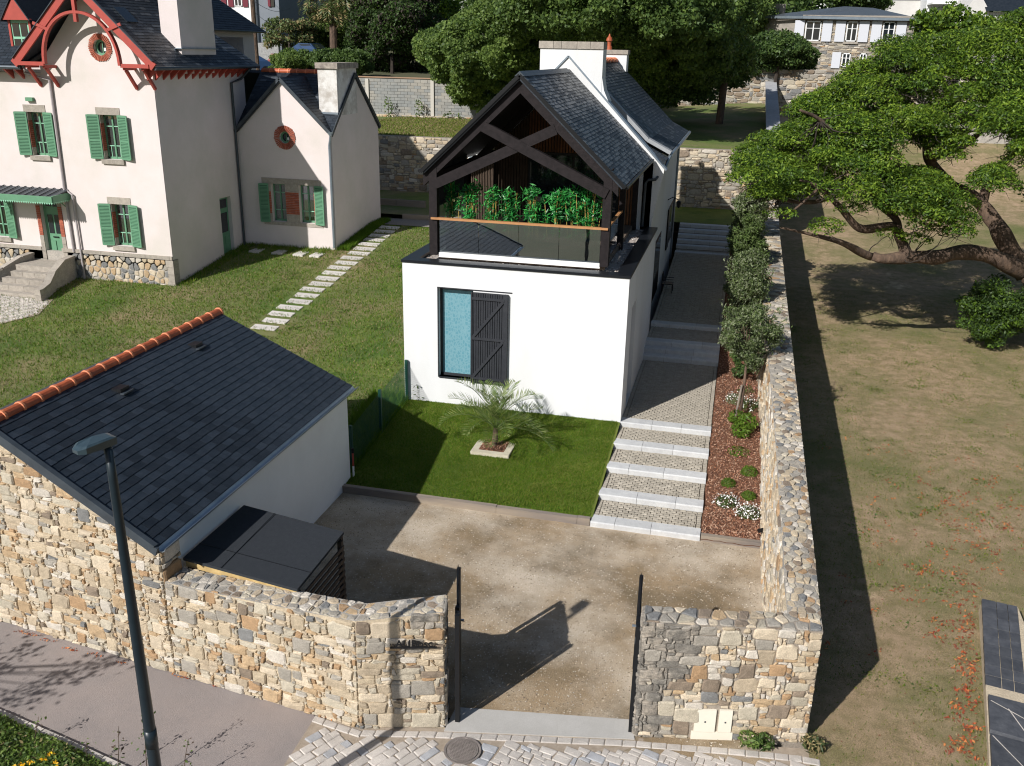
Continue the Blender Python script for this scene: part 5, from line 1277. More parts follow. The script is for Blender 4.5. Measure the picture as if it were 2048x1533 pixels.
def old_window(parent, b, y, left=True, right=True, brick=True, lintel=(.28, .22), ang=.22, sash_bars=True, shw=.47):
    x0, x1, z0, z1 = b
    f = MB(); t = .06
    f.box((x0, y + .2, z0), (x0 + t, y + .25, z1)); f.box((x1 - t, y + .2, z0), (x1, y + .25, z1)); f.box((x0, y + .2, z0), (x1, y + .25, z0 + .08)); f.box((x0, y + .2, z1 - t), (x1, y + .25, z1)); f.box(((x0 + x1) / 2 - .03, y + .19, z0), ((x0 + x1) / 2 + .03, y + .25, z1))
    wf_ = f.build('window', GREENP, parent)
    bx('curtain', (x0 + t, y + .27, z0 + .05), (x1 - t, y + .275, z1 - .05), CURT, wf_)
    bx('pane', (x0 + t, y + .225, z0 + .05), (x1 - t, y + .23, z1 - .05), glass('clear_glass', (.75, .8, .8), tr=.85, rough=.02), wf_)
    for z in (z0 + (z1 - z0) * .30, z0 + (z1 - z0) * .74): bx('glazing_bar', (x0 + t, y + .205, z - .015), (x1 - t, y + .24, z + .015), GREENL, wf_)
    for s in (.25, .75): bx('glazing_bar', (x0 + (x1 - x0) * s - .01, y + .205, z0 + .08), (x0 + (x1 - x0) * s + .01, y + .24, z0 + (z1 - z0) * .3 - .016), GREENL, wf_)
    bx('lintel', (x0 - .13, y - .02, z1 + .002), (x1 + .13, y + .3, z1 + .26), GRAN, parent)
    bx('sill', (x0 - .1, y - .08, z0 - .16), (x1 + .1, y + .2, z0 - .002), GRAN, parent)
    zz = z0 + .0; k = 0
    while zz < z1 - .02:
        for xa, s in ((x0, 1), (x1, -1)):
            st_ = zz < z0 + .3 or zz > z1 - .32
            bx('jamb_stone' if st_ else 'brick', (xa, y - .012, zz), (xa + s * .012, y + .19, zz + (.29 if st_ else .062)), GRAN if st_ else BRICK, parent)
        zz += .3 if (zz < z0 + .29 or zz > z1 - .33) else .07
    if left: louvre_shutter(parent, x0 - .02, shw, z0 + .02, z1 + .0, math.pi - ang, y)
    if right: louvre_shutter(parent, x1 + .02, shw, z0 + .02, z1 + .0, ang, y)
old_window(lh, wins['a'], HY); old_window(lh, wins['b'], HY); old_window(lh, wins['c'], HY); old_window(lh, wins['d'], HY, left=False)
# front door
x0, x1, z0, z1 = door
dr = bx('door', (x0 + .08, HY + .18, z0), (x1 - .08, HY + .23, z1 - .42), GREENP, lh)
for a, b in ((x0 + .14, (x0 + x1) / 2 - .04), ((x0 + x1) / 2 + .04, x1 - .14)):
    bx('pane', (a, HY + .165, z0 + 1.0), (b, HY + .178, z0 + 1.72), GLASSD, dr); bx('panel', (a, HY + .15, z0 + .14), (b, HY + .178, z0 + .72), GREENP, dr); bx('transom_pane', (a, HY + .165, z1 - .36), (b, HY + .178, z1 - .1), GLASSD, dr)
bx('letter_plate', ((x0 + x1) / 2 - .12, HY + .14, z0 + .84), ((x0 + x1) / 2 + .12, HY + .178, z0 + .88), BLACKM, dr)
bx('door_frame', (x0, HY + .18, z1 - .42), (x1, HY + .24, z1), GREENP, lh); bx('door_frame', (x0, HY + .17, z0), (x0 + .08, HY + .24, z1 - .42), GREENP, lh); bx('door_frame', (x1 - .08, HY + .17, z0), (x1, HY + .24, z1 - .42), GREENP, lh)
for xa, xb in ((x0 - .17, x0 - .002), (x1 + .002, x1 + .17)):
    z = z0 - .3
    while z < z1:
        stn = z < z0 + .75 or z > z1 - .35; hgt = .3 if stn else .062
        bx('jamb_stone' if stn else 'brick', (xa, HY - .03, z), (xb, HY + .25, min(z + hgt, z1 + .1)), GRAN if stn else BRICK, lh); z += hgt + .01
bx('door_lintel', (x0 - .2, HY - .03, z1 + .11), (x1 + .2, HY + .25, z1 + .32), GRAN, lh)
# canopy
cn = thing('door_canopy', (-26.1, HY - .5, 4.6), 'green metal canopy with a scalloped edge above the front door of the cream house', 'canopy')
CA0, CA1, CYF = -27.7, -24.55, HY - .95
MB().hexa([(CA0, CYF, 4.56), (CA1, CYF, 4.56), (CA1, HY, 4.74), (CA0, HY, 4.74), (CA0, CYF, 4.60), (CA1, CYF, 4.60), (CA1, HY, 4.78), (CA0, HY, 4.78)]).build('roof_sheet', ZINCD, cn)
k = CA0
while k < CA1: MB().beam((k, CYF + .02, 4.63), (k, HY - .02, 4.81), .03, .03).build('standing_seam', ZINCD, cn); k += .32
bx('front_fascia', (CA0 - .03, CYF - .05, 4.42), (CA1 + .03, CYF, 4.64), GREENP, cn); bx('side_fascia', (CA1, CYF, 4.42), (CA1 + .05, HY, 4.66), GREENP, cn)
m = MB(); k = CA0
while k < CA1: m.prism([(k, CYF - .045, 4.42), (k + .05, CYF - .045, 4.34), (k + .1, CYF - .045, 4.42)], (0, .02, 0)); k += .1
k = CYF
while k < HY - .1: m.prism([(CA1 + .045, k, 4.42), (CA1 + .045, k + .05, 4.34), (CA1 + .045, k + .1, 4.42)], (-.02, 0, 0)); k += .1
m.build('scalloped_trim', GREENL, cn)
for x in (CA1 - .2, CA0 + .3): MB().tube([(x, HY, 4.1), (x, HY - .3, 4.35), (x, HY - .75, 4.45)], .02, 6).build('bracket', GREENP, cn)
bx('alarm_box', (-25.75, HY - .12, 7.95), (-25.45, HY, 8.08), GREENP, lh)
# roofs
ov = .5; EYF = HY - .62
def roof_ring(r, nm, su=.30, sw=.145, lim=300, u=(0, 1, 0), wts=(5, 4, 2)):
    it = slates(lh, r, u, su, sw, [SLATE, SLATE2, SLATE_L], wts, lift=.018); pieces(lh, nm, it, [SLATE, SLATE2, SLATE_L], limit=lim)
EXR = HX1 + ov; EZR = GZ - (EXR - GX) * gsl * 1.0
EZR = 9.28; gs = (GZ - EZR) / (EXR - GX)
hipY = HYB + .35; hx = EXR - GX
ring = [(EXR, EYF, EZR), (EXR, hipY, EZR), (GX, hipY - hx, GZ), (GX, EYF, GZ)]
roof_ring(ring, 'slate', lim=200)
EXL = -25.45
ring = [(EXL, EYF, EZR), (EXL, 32.5, EZR), (GX, 32.5, GZ), (GX, EYF, GZ)]
it = slates(lh, ring, (0, 1, 0), .3, .145, [SLATE], [1]); mb = MB(); [mb.add(V, F) for V, F, _ in it]; o = mb.build('roof_slates', SLATE, lh); o['kind'] = 'stuff'
ring = [(HX0, HY - .5, 9.2), (EXL + .2, HY - .5, 9.2), (GX + .3, HY - .5 + (GX - EXL) + .1, 9.2 + (GX - EXL + .1) * .93), (HX0, HY - .5 + (GX - EXL) + .1, 9.2 + (GX - EXL + .1) * .93)]
it = slates(lh, ring, (1, 0, 0), .3, .145, [SLATE, SLATE2], [1, 1]); pieces(lh, 'slate', it, [SLATE, SLATE2], limit=100)
ring = [(EXR, hipY, EZR), (-32, hipY, EZR), (-32, hipY - hx, GZ), (GX, hipY - hx, GZ)]
it = slates(lh, ring, (1, 0, 0), .4, .3, [SLATE], [1]); mb = MB(); [mb.add(V, F) for V, F, _ in it]; o = mb.build('rear_slates', SLATE, lh); o['kind'] = 'stuff'
MB().tube([(EXR + .03, EYF, EZR - .06), (EXR + .03, hipY, EZR - .06)], .07, 8).build('gutter', ZINCD, lh)
MB().tube([(HX0, HY - .55, 9.13), (EXL + .1, HY - .55, 9.13)], .07, 8).build('gutter', ZINCD, lh)
k = EYF + .3
while k < hipY - .2:
    MB().prism([(HX1, k - .04, EZR - .1), (EXR - .06, k - .04, EZR - .1), (HX1, k - .04, EZR - .48)], (0, .08, 0)).build('eave_bracket', REDP, lh); k += .47
for x in (-27.6, -26.9, -26.2, -25.75):
    MB().prism([(x - .04, HY, 9.1), (x - .04, HY - .5, 9.1), (x - .04, HY, 8.72)], (.08, 0, 0)).build('eave_bracket', REDP, lh)
bx('soffit', (HX1, EYF, EZR - .09), (EXR, hipY, EZR - .05), REDP, lh)
# bargeboards, arch, king post, brackets (red)
BY = EYF - .02
for s in (-1, 1):
    xe = GX + s * (EXR - GX + .02)
    MB().beam((xe, BY, EZR - .03), (GX, BY, GZ - .02), .07, .28, up=(0, 0, 1)).build('bargeboard', REDP, lh)
    MB().beam((xe, BY - .02, EZR + .17), (GX, BY - .02, GZ + .18), .14, .03, up=(0, 0, 1)).build('verge_strip', ZINCD, lh)
    xa = GX + s * 2.65; xb = GX + s * 1.55
    MB().beam((xa, BY - .02, EZR - .0), (xb, BY - .02, EZR - .0), .10, .13).build('tie_beam', REDP, lh)
    for xk in (GX + s * 2.35, GX + s * 1.62):
        MB().beam((xk, BY + .02, EZR - .1), (xk, HY - .02, EZR - .1), .1, .1).build('bracket_arm', REDP, lh)
        MB().beam((xk, BY + .12, EZR - .14), (xk, HY - .0, EZR - .78), .1, .09, up=(1, 0, 0)).build('bracket_strut', REDP, lh)
    MB().beam((GX + s * 1.75, BY - .05, EZR + 1.35), (GX + s * 1.20, BY - .05, EZR + 1.15), .06, .1).build('arch_tie', REDP, lh)
pts = [(GX + 1.52 * math.cos(a), BY - .02, EZR + 1.72 * math.sin(a) ** .9) for a in np.linspace(0.0, math.pi, 25)]
m = MB()
for a, b in zip(pts[:-1], pts[1:]): m.beam(a, b, .09, .15, up=(0, 1, 0))
m.build('arch_brace', REDP, lh)
bx('king_post', (GX - .06, BY - .09, EZR + 1.4), (GX + .06, BY + .03, GZ - .1), REDP, lh)
MB().prism([(-21.95, 33.2, 12.3), (-26.2, 33.2, 17.6), (-36, 33.2, 17.6), (-36, 33.2, 12.3)], (0, 2.2, 0)).build('unseen_upper_roof', SLATE, lh)  # unseen roof top, shaped by the shadow it throws on the rear wall
# chimney
chl = bx('chimney', (-21.05, 31.65, 9.0), (-20.28, 34.0, 13.6), CREAM, lh)
bx('chimney_flashing', (-21.12, 31.55, 9.86), (-20.2, 34.08, 9.89), ZINC, chl)
# skylight
MB().beam((-21.35, 30.45, GZ - (1.35) * gs + .05), (-21.85, 30.45, GZ - .85 * gs + .05), .65, .07, up=(0, 0, 1)).build('skylight', GLASSD, lh)
# dormer
dmx0, dmx1, dz0, dz1 = -26.75, -25.95, 9.55, 10.75; dy = HY + .15
dmx0, dmx1 = -25.93 - .35, -25.2 - .1
dmx0, dmx1 = at(25, 90, dy)[0] - .06, at(64, 90, dy)[0] + .06
m = MB(); m.box((dmx0, dy, dz0), (dmx0 + .09, dy + .12, dz1)); m.box((dmx1 - .09, dy, dz0), (dmx1, dy + .12, dz1)); dm = m.build('dormer', REDP, lh)
bx('window_frame', (dmx0 + .09, dy + .04, dz0), (dmx1 - .09, dy + .08, dz1), GREENL, dm)
for i in range(2):
    for j in range(2):
        xx0 = dmx0 + .15 + i * (dmx1 - dmx0 - .27) / 2; zz0 = dz0 + .09 + j * (dz1 - dz0 - .12) / 2
        bx('pane', (xx0, dy + .025, zz0), (xx0 + (dmx1 - dmx0 - .4) / 2, dy + .038, zz0 + (dz1 - dz0 - .3) / 2), GLASSD, dm)
bx('cheek', (dmx0 + .02, dy + .12, dz0 - .2), (dmx1 - .02, dy + 2.5, dz1), SLATE, dm)
cxm = (dmx0 + dmx1) / 2
MB().prism([(dmx0 - .15, dy - .15, dz1 - .02), (dmx1 + .15, dy - .15, dz1 - .02), (cxm, dy - .15, dz1 + .72)], (0, .1, 0)).build('pediment', REDP, dm)
for s in (-1, 1): MB().hexa([(cxm + s * .62, dy - .2, dz1 - .08), (cxm, dy - .2, dz1 + .78), (cxm, dy + 3, dz1 + .78), (cxm + s * .62, dy + 3, dz1 - .08), (cxm + s * .62, dy - .2, dz1 - .02), (cxm, dy - .2, dz1 + .84), (cxm, dy + 3, dz1 + .84), (cxm + s * .62, dy + 3, dz1 - .02)]).build('dormer_roof', SLATE, dm)
bx('dormer_apron', (dmx0 - .06, dy - .12, dz0 - .06), (dmx1 + .06, dy + .1, dz0 - .01), ZINC, dm)
# downpipes
MB().tube([(at(52, 130, HY - .4)[0], HY - .5, 9.08), (at(60, 138, HY)[0], HY - .3, 8.95), (-24.62, HY - .07, 8.70), (-24.68, HY - .06, 4.9), (-24.66, HY - .06, 2.4)], .05, 8).build('downpipe', mat('pale_pipe', (.42, .38, .38), (.36, .32, .32), 2, .6), lh)
MB().tube([(-24.60, HY - .06, 4.75), (-24.35, HY - .08, 4.6), (-24.32, HY - .08, 1.35)], .04, 8).build('drainpipe', mat('pale_pipe', (.42, .38, .38)), lh)
py1 = at_x(487, 300, HX1 + .06)[1]
MB().tube([(EXR, hipY - .6, EZR - .1), (HX1 + .08, hipY - .75, EZR - .55), (HX1 + .07, 35.05, 8.6), (HX1 + .07, 35.05, 1.95)], .05, 8).build('downpipe', ZINCD, lh)
# porch steps
ps = thing('porch_steps', (-25.6, 28.5, 1.1), 'old granite steps with curved side walls leading to the green front door', 'steps')
zt = 2.0; bx('landing', (-26.45, 28.75, 1.0), (-24.85, HY - .04, zt), GRAN, ps)
for k in range(5):
    z = zt - .19 * (k + 1); y = 28.75 - .30 * k; a = .16 * k
    x = -26.45 - a
    for w_ in np.diff(np.linspace(-26.45 - a, -24.85 + a * .3, 4)): bx('step_stone', (x + .006, y - .31, z - .35), (x + w_ - .006, y + .02, z), GRAN, ps); x += w_
for s, xb in ((1, -24.85), (-1, -26.45)):
    pts = [(xb + s * .12, HY - .1, 2.18), (xb + s * .14, 29.2, 2.15), (xb + s * (.22 if s > 0 else .4), 28.5, 1.85), (xb + s * (.42 if s > 0 else .9), 27.9, 1.55), (xb + s * (.48 if s > 0 else 1.3), 27.45, 1.45)]
    m = MB()
    for a, b in zip(pts[:-1], pts[1:]):
        m.hexa([(a[0] - .1, a[1], .8), (a[0] + .1, a[1], .8), (b[0] + .1, b[1], .8), (b[0] - .1, b[1], .8), (a[0] - .1, a[1], a[2]), (a[0] + .1, a[1], a[2]), (b[0] + .1, b[1], b[2]), (b[0] - .1, b[1], b[2])])
    m.build('side_wall', MORTG, ps)
    for a, b in zip(pts[:-1], pts[1:]): MB().beam((a[0], a[1], a[2] + .04), (b[0], b[1], b[2] + .04), .27, .09).build('coping', GRAN, ps)
    e = pts[-1]
    for k in range(3): bx('pier_stone', (e[0] - .13, e[1] - .16, .85 + k * .23), (e[0] + .13, e[1] + .1, 1.07 + k * .23), GRAN, ps)
# paving before the steps
m = MB(); pv = MB().add([(-30, 24.9, lawn_z(24.9) + .012), (-24.2, 25.2, lawn_z(25.2) + .012), (-23.5, 26.2, lawn_z(26.2) + .012), (-24.0, 27.6, lawn_z(27.6) + .012), (-30, 27.6, lawn_z(27.6) + .012)], [(0, 1, 2, 3, 4)]).build('sett_paving', SETTC); pv['kind'] = 'structure'
items = []; y = 24.9; r = 0
while y < 27.5:
    x = -29.5 + (.1 if r % 2 else 0)
    while x < -23.6:
        if x < np.interp(y, [24.9, 25.2, 26.2, 27.6], [-26.5, -24.3, -23.7, -24.2]): items.append(sett(x + .008, x + .19, y + .008, y + .115, lawn_z(y) + .035))
        x += .2
    y += .125; r += 1
pieces(pv, 'sett', items, [SETTP])

# ================================================================== annex
an = thing('annex_house', (-18.2, 37.5, 2.0), 'single storey cream annex with a round brick window, slate roof and white chimney', 'house')
AX0, AX1, AY0, AY1 = HX1 + .003, -16.13, 35.2, 40.25; AE = 6.78; AR = 9.0; ARY = 37.72
wa = (-18.98, -18.33, 3.05, 4.62); wb = (-17.72, -17.05, 3.05, 4.62); OC2 = (-18.19, 6.52)
wall_with_holes('front_wall', AX0, AX1, 1.4, 5.6, AY0, .3, [wa, wb], CREAM, an)
CGX = -18.22; CGZ = 8.84
wall_oculus(an, 'front_gable', 0, 0, 0, [(AX0, 5.6), (AX1, 5.6), (AX1, AE), (CGX, CGZ - .05), (AX0, AE - .05)], OC2, .24, AY0, .3, CREAM)
oculus(an, OC2, .24, .48, AY0, 36)
MB().prism([(AX1 - .3, AY0 + .3, 1.4), (AX1 - .3, AY1, 1.4), (AX1 - .3, AY1, AE), (AX1 - .3, ARY, AR - .03), (AX1 - .3, AY0 + .3, AE + .18)], (.3, 0, 0)).build('gable_end_wall', CREAM, an)
bx('rear_wall', (AX0, AY1 - .3, 1.4), (AX1 - .3, AY1 - .0, AE), CREAM, an)
asl = (AR - AE) / (ARY - AY0)
YV = AY0 - .1 + (CGZ - AE + .08) / ((AR + .03 - AE + .08) / (ARY - AY0 + .1)); it = []
for ring in ([(AX1 + .06, AY0 - .1, AE - .08), (AX1 + .06, ARY, AR + .03), (CGX, ARY, AR + .03), (CGX, YV, CGZ)], [(AX0 - .0, AY0 - .1, AE - .08), (CGX, YV, CGZ), (CGX, ARY, AR + .03), (AX0 - .0, ARY, AR + .03)]):
    it += slates(an, ring, (1, 0, 0), .3, .15, [SLATE, SLATE2, SLATE_L], (5, 4, 1))
pieces(an, 'slate', it, [SLATE, SLATE2, SLATE_L], limit=300)
ring = [(AX0 - 2, AY1 + .15, AE - .1), (AX1 + .06, AY1 + .15, AE - .1), (AX1 + .06, ARY, AR + .03), (AX0 - 2, ARY, AR + .03)]
it = slates(an, ring, (1, 0, 0), .4, .3, [SLATE], [1]); mb = MB(); [mb.add(V, F) for V, F, _ in it]; o = mb.build('rear_slates', SLATE, an); o['kind'] = 'stuff'
for s, xe in ((1, AX1 + .08), (-1, AX0 + .0)):
    ez = CGZ - abs(xe - CGX) * .97
    ring = [(xe, AY0 - .12, ez), (xe, ARY - .1, ez), (CGX, ARY - .1, CGZ), (CGX, AY0 - .12, CGZ)]
    yv = AY0 - .1 + (ez - (AE - .08)) / .88
    ring = [(xe, AY0 - .12, ez), (xe, AY0 - .1 + max(.02, (ez - AE + .08) / .88), ez), (CGX, AY0 - .1 + (CGZ - AE + .08) / .88, CGZ), (CGX, AY0 - .12, CGZ)]
    it = slates(an, ring, (0, 1, 0), .25, .15, [SLATE, SLATE2], (5, 4)); pieces(an, 'slate', it, [SLATE, SLATE2], limit=150)
    MB().beam((xe, AY0 - .14, ez - .04), (CGX, AY0 - .14, CGZ - .02), .04, .12).build('verge_board', ZINCD, an)
for y, s in ((AY0, -1), (AY1, 1)): MB().beam((AX1 + .08, y + s * .12, AE - .10), (AX1 + .08, ARY, AR + .0), .03, .13).build('verge_board', ZINCD, an)
ridge_tiles(an, (AX0 + .05, ARY, AR + .02), (AX1 - .5, ARY, AR + .02), .42, .12, TERRA, TERRAL)
cha = bx('chimney', (-16.95, 35.95, 7.4), (AX1 + .004, 37.95, 9.22), mat('old_whitewash', (.70, .68, .65), (.60, .57, .53), 4, .9, .4, 30, c3=(.42, .38, .34), scale3=2.0), an)
bx('cap', (-17.02, 35.87, 9.22), (AX1 + .08, 38.03, 9.44), mat('mossy_cement', (.42, .37, .31), (.20, .17, .15), 6, .95, .5, 20), cha)
bx('chimney_flashing', (-17.0, 35.88, 7.45), (-16.1, 35.94, 7.53), ZINC, cha)
bx('stone_window_frame', (wa[0] - .40, AY0 - .025, 2.90), (wb[1] + .36, AY0 + .2, 3.045), GRAN, an); bx('stone_window_frame', (wa[0] - .40, AY0 - .025, 4.625), (wb[1] + .36, AY0 + .2, 4.86), GRAN, an)
for xa, xb, br in ((wa[0] - .25, wa[0] - .003, 1), (wa[1] + .003, wb[0] - .003, 2), (wb[1] + .003, wb[1] + .25, 1)):
    bx('jamb_stone', (xa, AY0 - .02, 3.05), (xb, AY0 + .2, 3.38), GRAN, an); bx('jamb_stone', (xa, AY0 - .02, 4.31), (xb, AY0 + .2, 4.62), GRAN, an)
    z = 3.39; r = 0
    while z < 4.29:
        cuts = [xa, xb] if br == 1 else ([xa, xa + .2, xa + .41, xb] if r % 2 else [xa, xa + .1, xa + .31, xa + .51, xb])
        for c0, c1 in zip(cuts[:-1], cuts[1:]): bx('brick', (c0 + .004, AY0 - .02, z), (c1 - .004, AY0 + .18, z + .062), BRICK, an)
        z += .0705; r += 1
for b, l, r in ((wa, True, False), (wb, False, True)):
    x0, x1, z0, z1 = b; f = MB(); t = .055
    f.box((x0, AY0 + .2, z0), (x0 + t, AY0 + .25, z1)); f.box((x1 - t, AY0 + .2, z0), (x1, AY0 + .25, z1)); f.box((x0, AY0 + .2, z0), (x1, AY0 + .25, z0 + .08)); f.box((x0, AY0 + .2, z1 - t), (x1, AY0 + .25, z1)); f.box(((x0 + x1) / 2 - .03, AY0 + .19, z0), ((x0 + x1) / 2 + .03, AY0 + .25, z1))
    wf_ = f.build('window', GREENP, an); bx('curtain', (x0 + t, AY0 + .27, z0), (x1 - t, AY0 + .275, z1), CURT, wf_); bx('pane', (x0 + t, AY0 + .225, z0), (x1 - t, AY0 + .23, z1), MATS['clear_glass'], wf_)
    for z in (z0 + .47, z0 + 1.2): bx('glazing_bar', (x0 + t, AY0 + .205, z - .015), (x1 - t, AY0 + .24, z + .015), GREENL, wf_)
    if l: louvre_shutter(an, x0 - .1, .42, z0 - .03, z1 + .0, math.pi - .25, AY0)
    if r: louvre_shutter(an, x1 + .05, .45, z0 - .03, z1 + .0, .22, AY0)
MB().tube([(AX1 + .02, AY0 - .12, AE - .05), (AX1 - .02, AY0 - .09, AE - .25), (AX1 - .08, AY0 - .07, AE - .5), (AX1 - .08, AY0 - .07, 2.1)], .05, 8).build('downpipe', ZINC, an)
MB().tube([(AX1 + .03, AY0 - .13, AE - .12), (AX1 + .0, AY0 - .11, AE + .02)], [.05, .12], 8).build('hopper', ZINC, an)
# stepping stones across the left lawn
y = 26.75; k = 0
STS = mat('pale_stepping_slab', (.60, .56, .52), (.52, .48, .44), 3, .9, .3, 40, rnd=.08)
while y < 38.8:
    z = lawn_z(y); dx = random.uniform(-.05, .05)
    MBs = MB().hexa([(-15.52 + dx, y, z - .05), (-14.62 + dx, y - .02, z - .05), (-14.62 + dx, y + .34, z - .01), (-15.52 + dx, y + .36, z - .01), (-15.52 + dx, y, z + .02), (-14.62 + dx, y - .02, z + .02), (-14.62 + dx, y + .34, z + .06), (-15.52 + dx, y + .36, z + .06)])
    o = MBs.build('stepping_stone', STS)
    NTH = ['nearest', 'second', 'third', 'fourth', 'fifth', 'sixth', 'seventh', 'eighth', 'ninth', 'tenth', 'eleventh', 'twelfth', 'thirteenth', 'fourteenth', 'fifteenth', 'sixteenth', 'seventeenth', 'eighteenth', 'nineteenth', 'farthest']
    setp(o, 'pale stepping stone in the left lawn, %s in the row counted from the shed' % NTH[min(k, 19)], 'stepping stone', 'stepping stones climbing the left lawn'); y += .62; k += 1
for k, px in enumerate((520, 565, 607, 640)):
    g = at(px, 508, 34.4); z = lawn_z(34.3)
    o = bx('stepping_stone', (g[0] - .35, 34.1, z - .03), (g[0] + .1, 34.75, z + .05), STS); setp(o, 'shaded stepping stone at the foot of the annex front, %s from the left' % ['first', 'second', 'third', 'fourth'][k], 'stepping stone', 'stepping stones beside the annex')
# gravel strip, low timber wall and slab at the top of the left lawn
g = sheet('gravel_strip', -15.9, -8.9, 39.3, 40.9, lambda x, y: lawn_z(y) + .02, mat('pale_gravel', (.30, .27, .24), (.2, .18, .16), 20, .95, .8, 60), 4, 2)
tw = thing('timber_wall', (-12, 41, 2.4), 'low weathered timber retaining wall at the top of the left lawn', 'retaining wall')
for k in range(4): bx('sleeper', (-15.3 + k * 2.0, 40.9, 2.3), (-13.32 + k * 2.0, 41.06, 2.66), TIMBER, tw)
tw2 = thing('timber_wall', (-17, 43.3, 2.4), 'grey timber step behind the annex corner', 'retaining wall')
for k in range(3): bx('sleeper', (-19.5 + k * 1.5, 43.4, 2.3), (-18.02 + k * 1.5, 43.55, 2.92), TIMBER, tw2)
# ================================================================== rear walls
rw = thing('stone_wall', (-12, 51.7, 2), 'long pale rubble retaining wall behind the white house', 'wall')
bx('mortar_core', (-45, 48.7, 1.2), (1.2, 49.2, 5.52), MORTW, rw)
items = []; rng = np.random.default_rng(51)
for xa, xb in ((-21.5, -8.0), (-3.6, 1.2)):
    for P in pack(xb - xa, 3.12, .15, .11, [(4, 3, .12), (3, 3, .12), (3, 2, .2), (5, 2, .12)], rng, None):
        c = sum(P) / 4; Q = shrink(round_poly(P, .2), .016)
        V, F = stone(Q, lambda u, v, w, xa=xa: (xa + u, 48.7 - w, 2.4 + v), random.uniform(.02, .06), .03, .2, .01); items.append((V, F, pick([4, 2, 5, .8, .6, 6, 1.6, 1, 2, 5])))
pieces(rw, 'stone', items, STONES)
# terrace wall continuing uphill
gw = thing('garden_wall', (1.8, 60, 5), 'stone boundary wall with a flat grey coping climbing the upper lawn', 'wall')
m = MB(); ys = [48.75, 58, 65, 72.0]
for a, b in zip(ys[:-1], ys[1:]):
    za, zb = 5.6 + (a - 48.7) * .113, 5.6 + (b - 48.7) * .113; m.hexa([(1.35, a, 2), (1.85, a, 0), (1.85, b, 0), (1.35, b, 2), (1.35, a, za), (1.85, a, za), (1.85, b, zb), (1.35, b, zb)])
m.build('wall_body', MORTG, gw)
for a, b in zip(np.linspace(48.75, 72, 15)[:-1], np.linspace(48.75, 72, 15)[1:]):
    za, zb = 5.6 + (a - 48.7) * .113, 5.6 + (b - 48.7) * .113
    MB().hexa([(1.22, a, za), (2.0, a, za), (2.0, b - .02, zb), (1.22, b - .02, zb), (1.22, a, za + .1), (2.0, a, za + .1), (2.0, b - .02, zb + .1), (1.22, b - .02, zb + .1)]).build('coping', SETTG, gw)
# concrete block wall
cb = thing('block_wall', (-22, 64.1, 5.3), 'grey concrete block wall with pale posts at the back of the upper lawn', 'wall')
bx('wall_core', (-40, 64.05, 4.9), (-9.0, 64.25, 8.08), CONCB, cb)
items = []
for r in range(12):
    z = 5.55 + r * .205; x = -27.6 + (.25 if r % 2 else 0)
    while x < -11:
        V = MB().box((x + .01, 64.0, z + .008), (x + .49, 64.06, z + .197)); items.append((V.V, V.F, 0 if random.random() < .65 else 1)); x += .5
pieces(cb, 'block', items, [CONCB, mat('concrete_block_dark', (.275, .28, .27), (.22, .225, .22), 2, .95, .4, 30, rnd=.06)])
for px in (735, 865):
    x = at(px, 180, 64)[0]; bx('post', (x - .12, 63.9, 5.3), (x + .12, 64.02, 8.0), mat('pale_concrete', (.50, .47, .42), None, rough=.9), cb)
bx('coping', (-40, 63.97, 8.085), (-9.0, 64.3, 8.16), mat('rusty_coping', (.36, .22, .14), (.3, .2, .14), 3, .9), cb)
items = [];
for P in voronoi(-28, -12, 5.18, 5.6, .28, np.random.default_rng(2), .4):
    V, F = stone(shrink(round_poly(P, .2), .02), lambda u, v, w: (u, 63.82 - w, v), .05, .05, .25, .01); items.append((V, F, pick(SW_GREY)))
pieces(cb, 'footing_stone', items, STONES); bx('footing', (-40, 63.82, 4.9), (-9.0, 63.99, 5.6), MORT, cb)
# far grey stone wall on the right, tree shade put into its dark stones
fw = thing('stone_wall', (4, 72, 7), 'high old grey stone wall below the distant stone house', 'wall')
bx('wall_core', (-9, 72.05, 4), (60, 72.5, 9.2), MORTG, fw)
items = []
for P in pack(24, 3.3, .26, .15, [(3, 2, .2), (2, 2, .15), (4, 1, .1)], np.random.default_rng(4)):
    V, F = stone(shrink(round_poly(P, .2), .02), lambda u, v, w: (-9 + u, 72.05 - w, 5.9 + v), random.uniform(.03, .08), .03, .2, .01); items.append((V, F, pick([.6, .3, 1.2, .3, .5, 6, .8, 3, 5, 2])))
pieces(fw, 'stone', items, STONES)

# ================================================================== distant houses
def simple_windows(parent, lst, y, fm, gm=GLASSD, shm=None, shw=.0):
    for (x0, x1, z0, z1) in lst:
        w_ = MB(); t = .08
        w_.box((x0, y - .05, z0), (x0 + t, y, z1)); w_.box((x1 - t, y - .05, z0), (x1, y, z1)); w_.box((x0, y - .05, z0), (x1, y, z0 + t)); w_.box((x0, y - .05, z1 - t), (x1, y, z1)); w_.box(((x0 + x1) / 2 - .04, y - .06, z0), ((x0 + x1) / 2 + .04, y, z1)); w_.box((x0, y - .055, z0 + (z1 - z0) * .62), (x1, y, z0 + (z1 - z0) * .62 + .04))
        f = w_.build('window', fm, parent); bx('pane', (x0 + .02, y - .02, z0 + .02), (x1 - .02, y - .012, z1 - .02), gm, f)
        if shm:
            for a, b in ((x0 - shw - .1, x0 - .1), (x1 + .1, x1 + shw + .1)): bx('shutter', (a, y - .08, z0 - .03), (b, y - .03, z1 + .03), shm, parent)
HO = 80.0
sh_ = thing('stone_house', (8, 84, 7.5), 'grey stone house with white shutters on the hill behind the big tree', 'house')
SX0, SX1 = at(1598, 100, HO)[0], at(1822, 100, HO)[0]
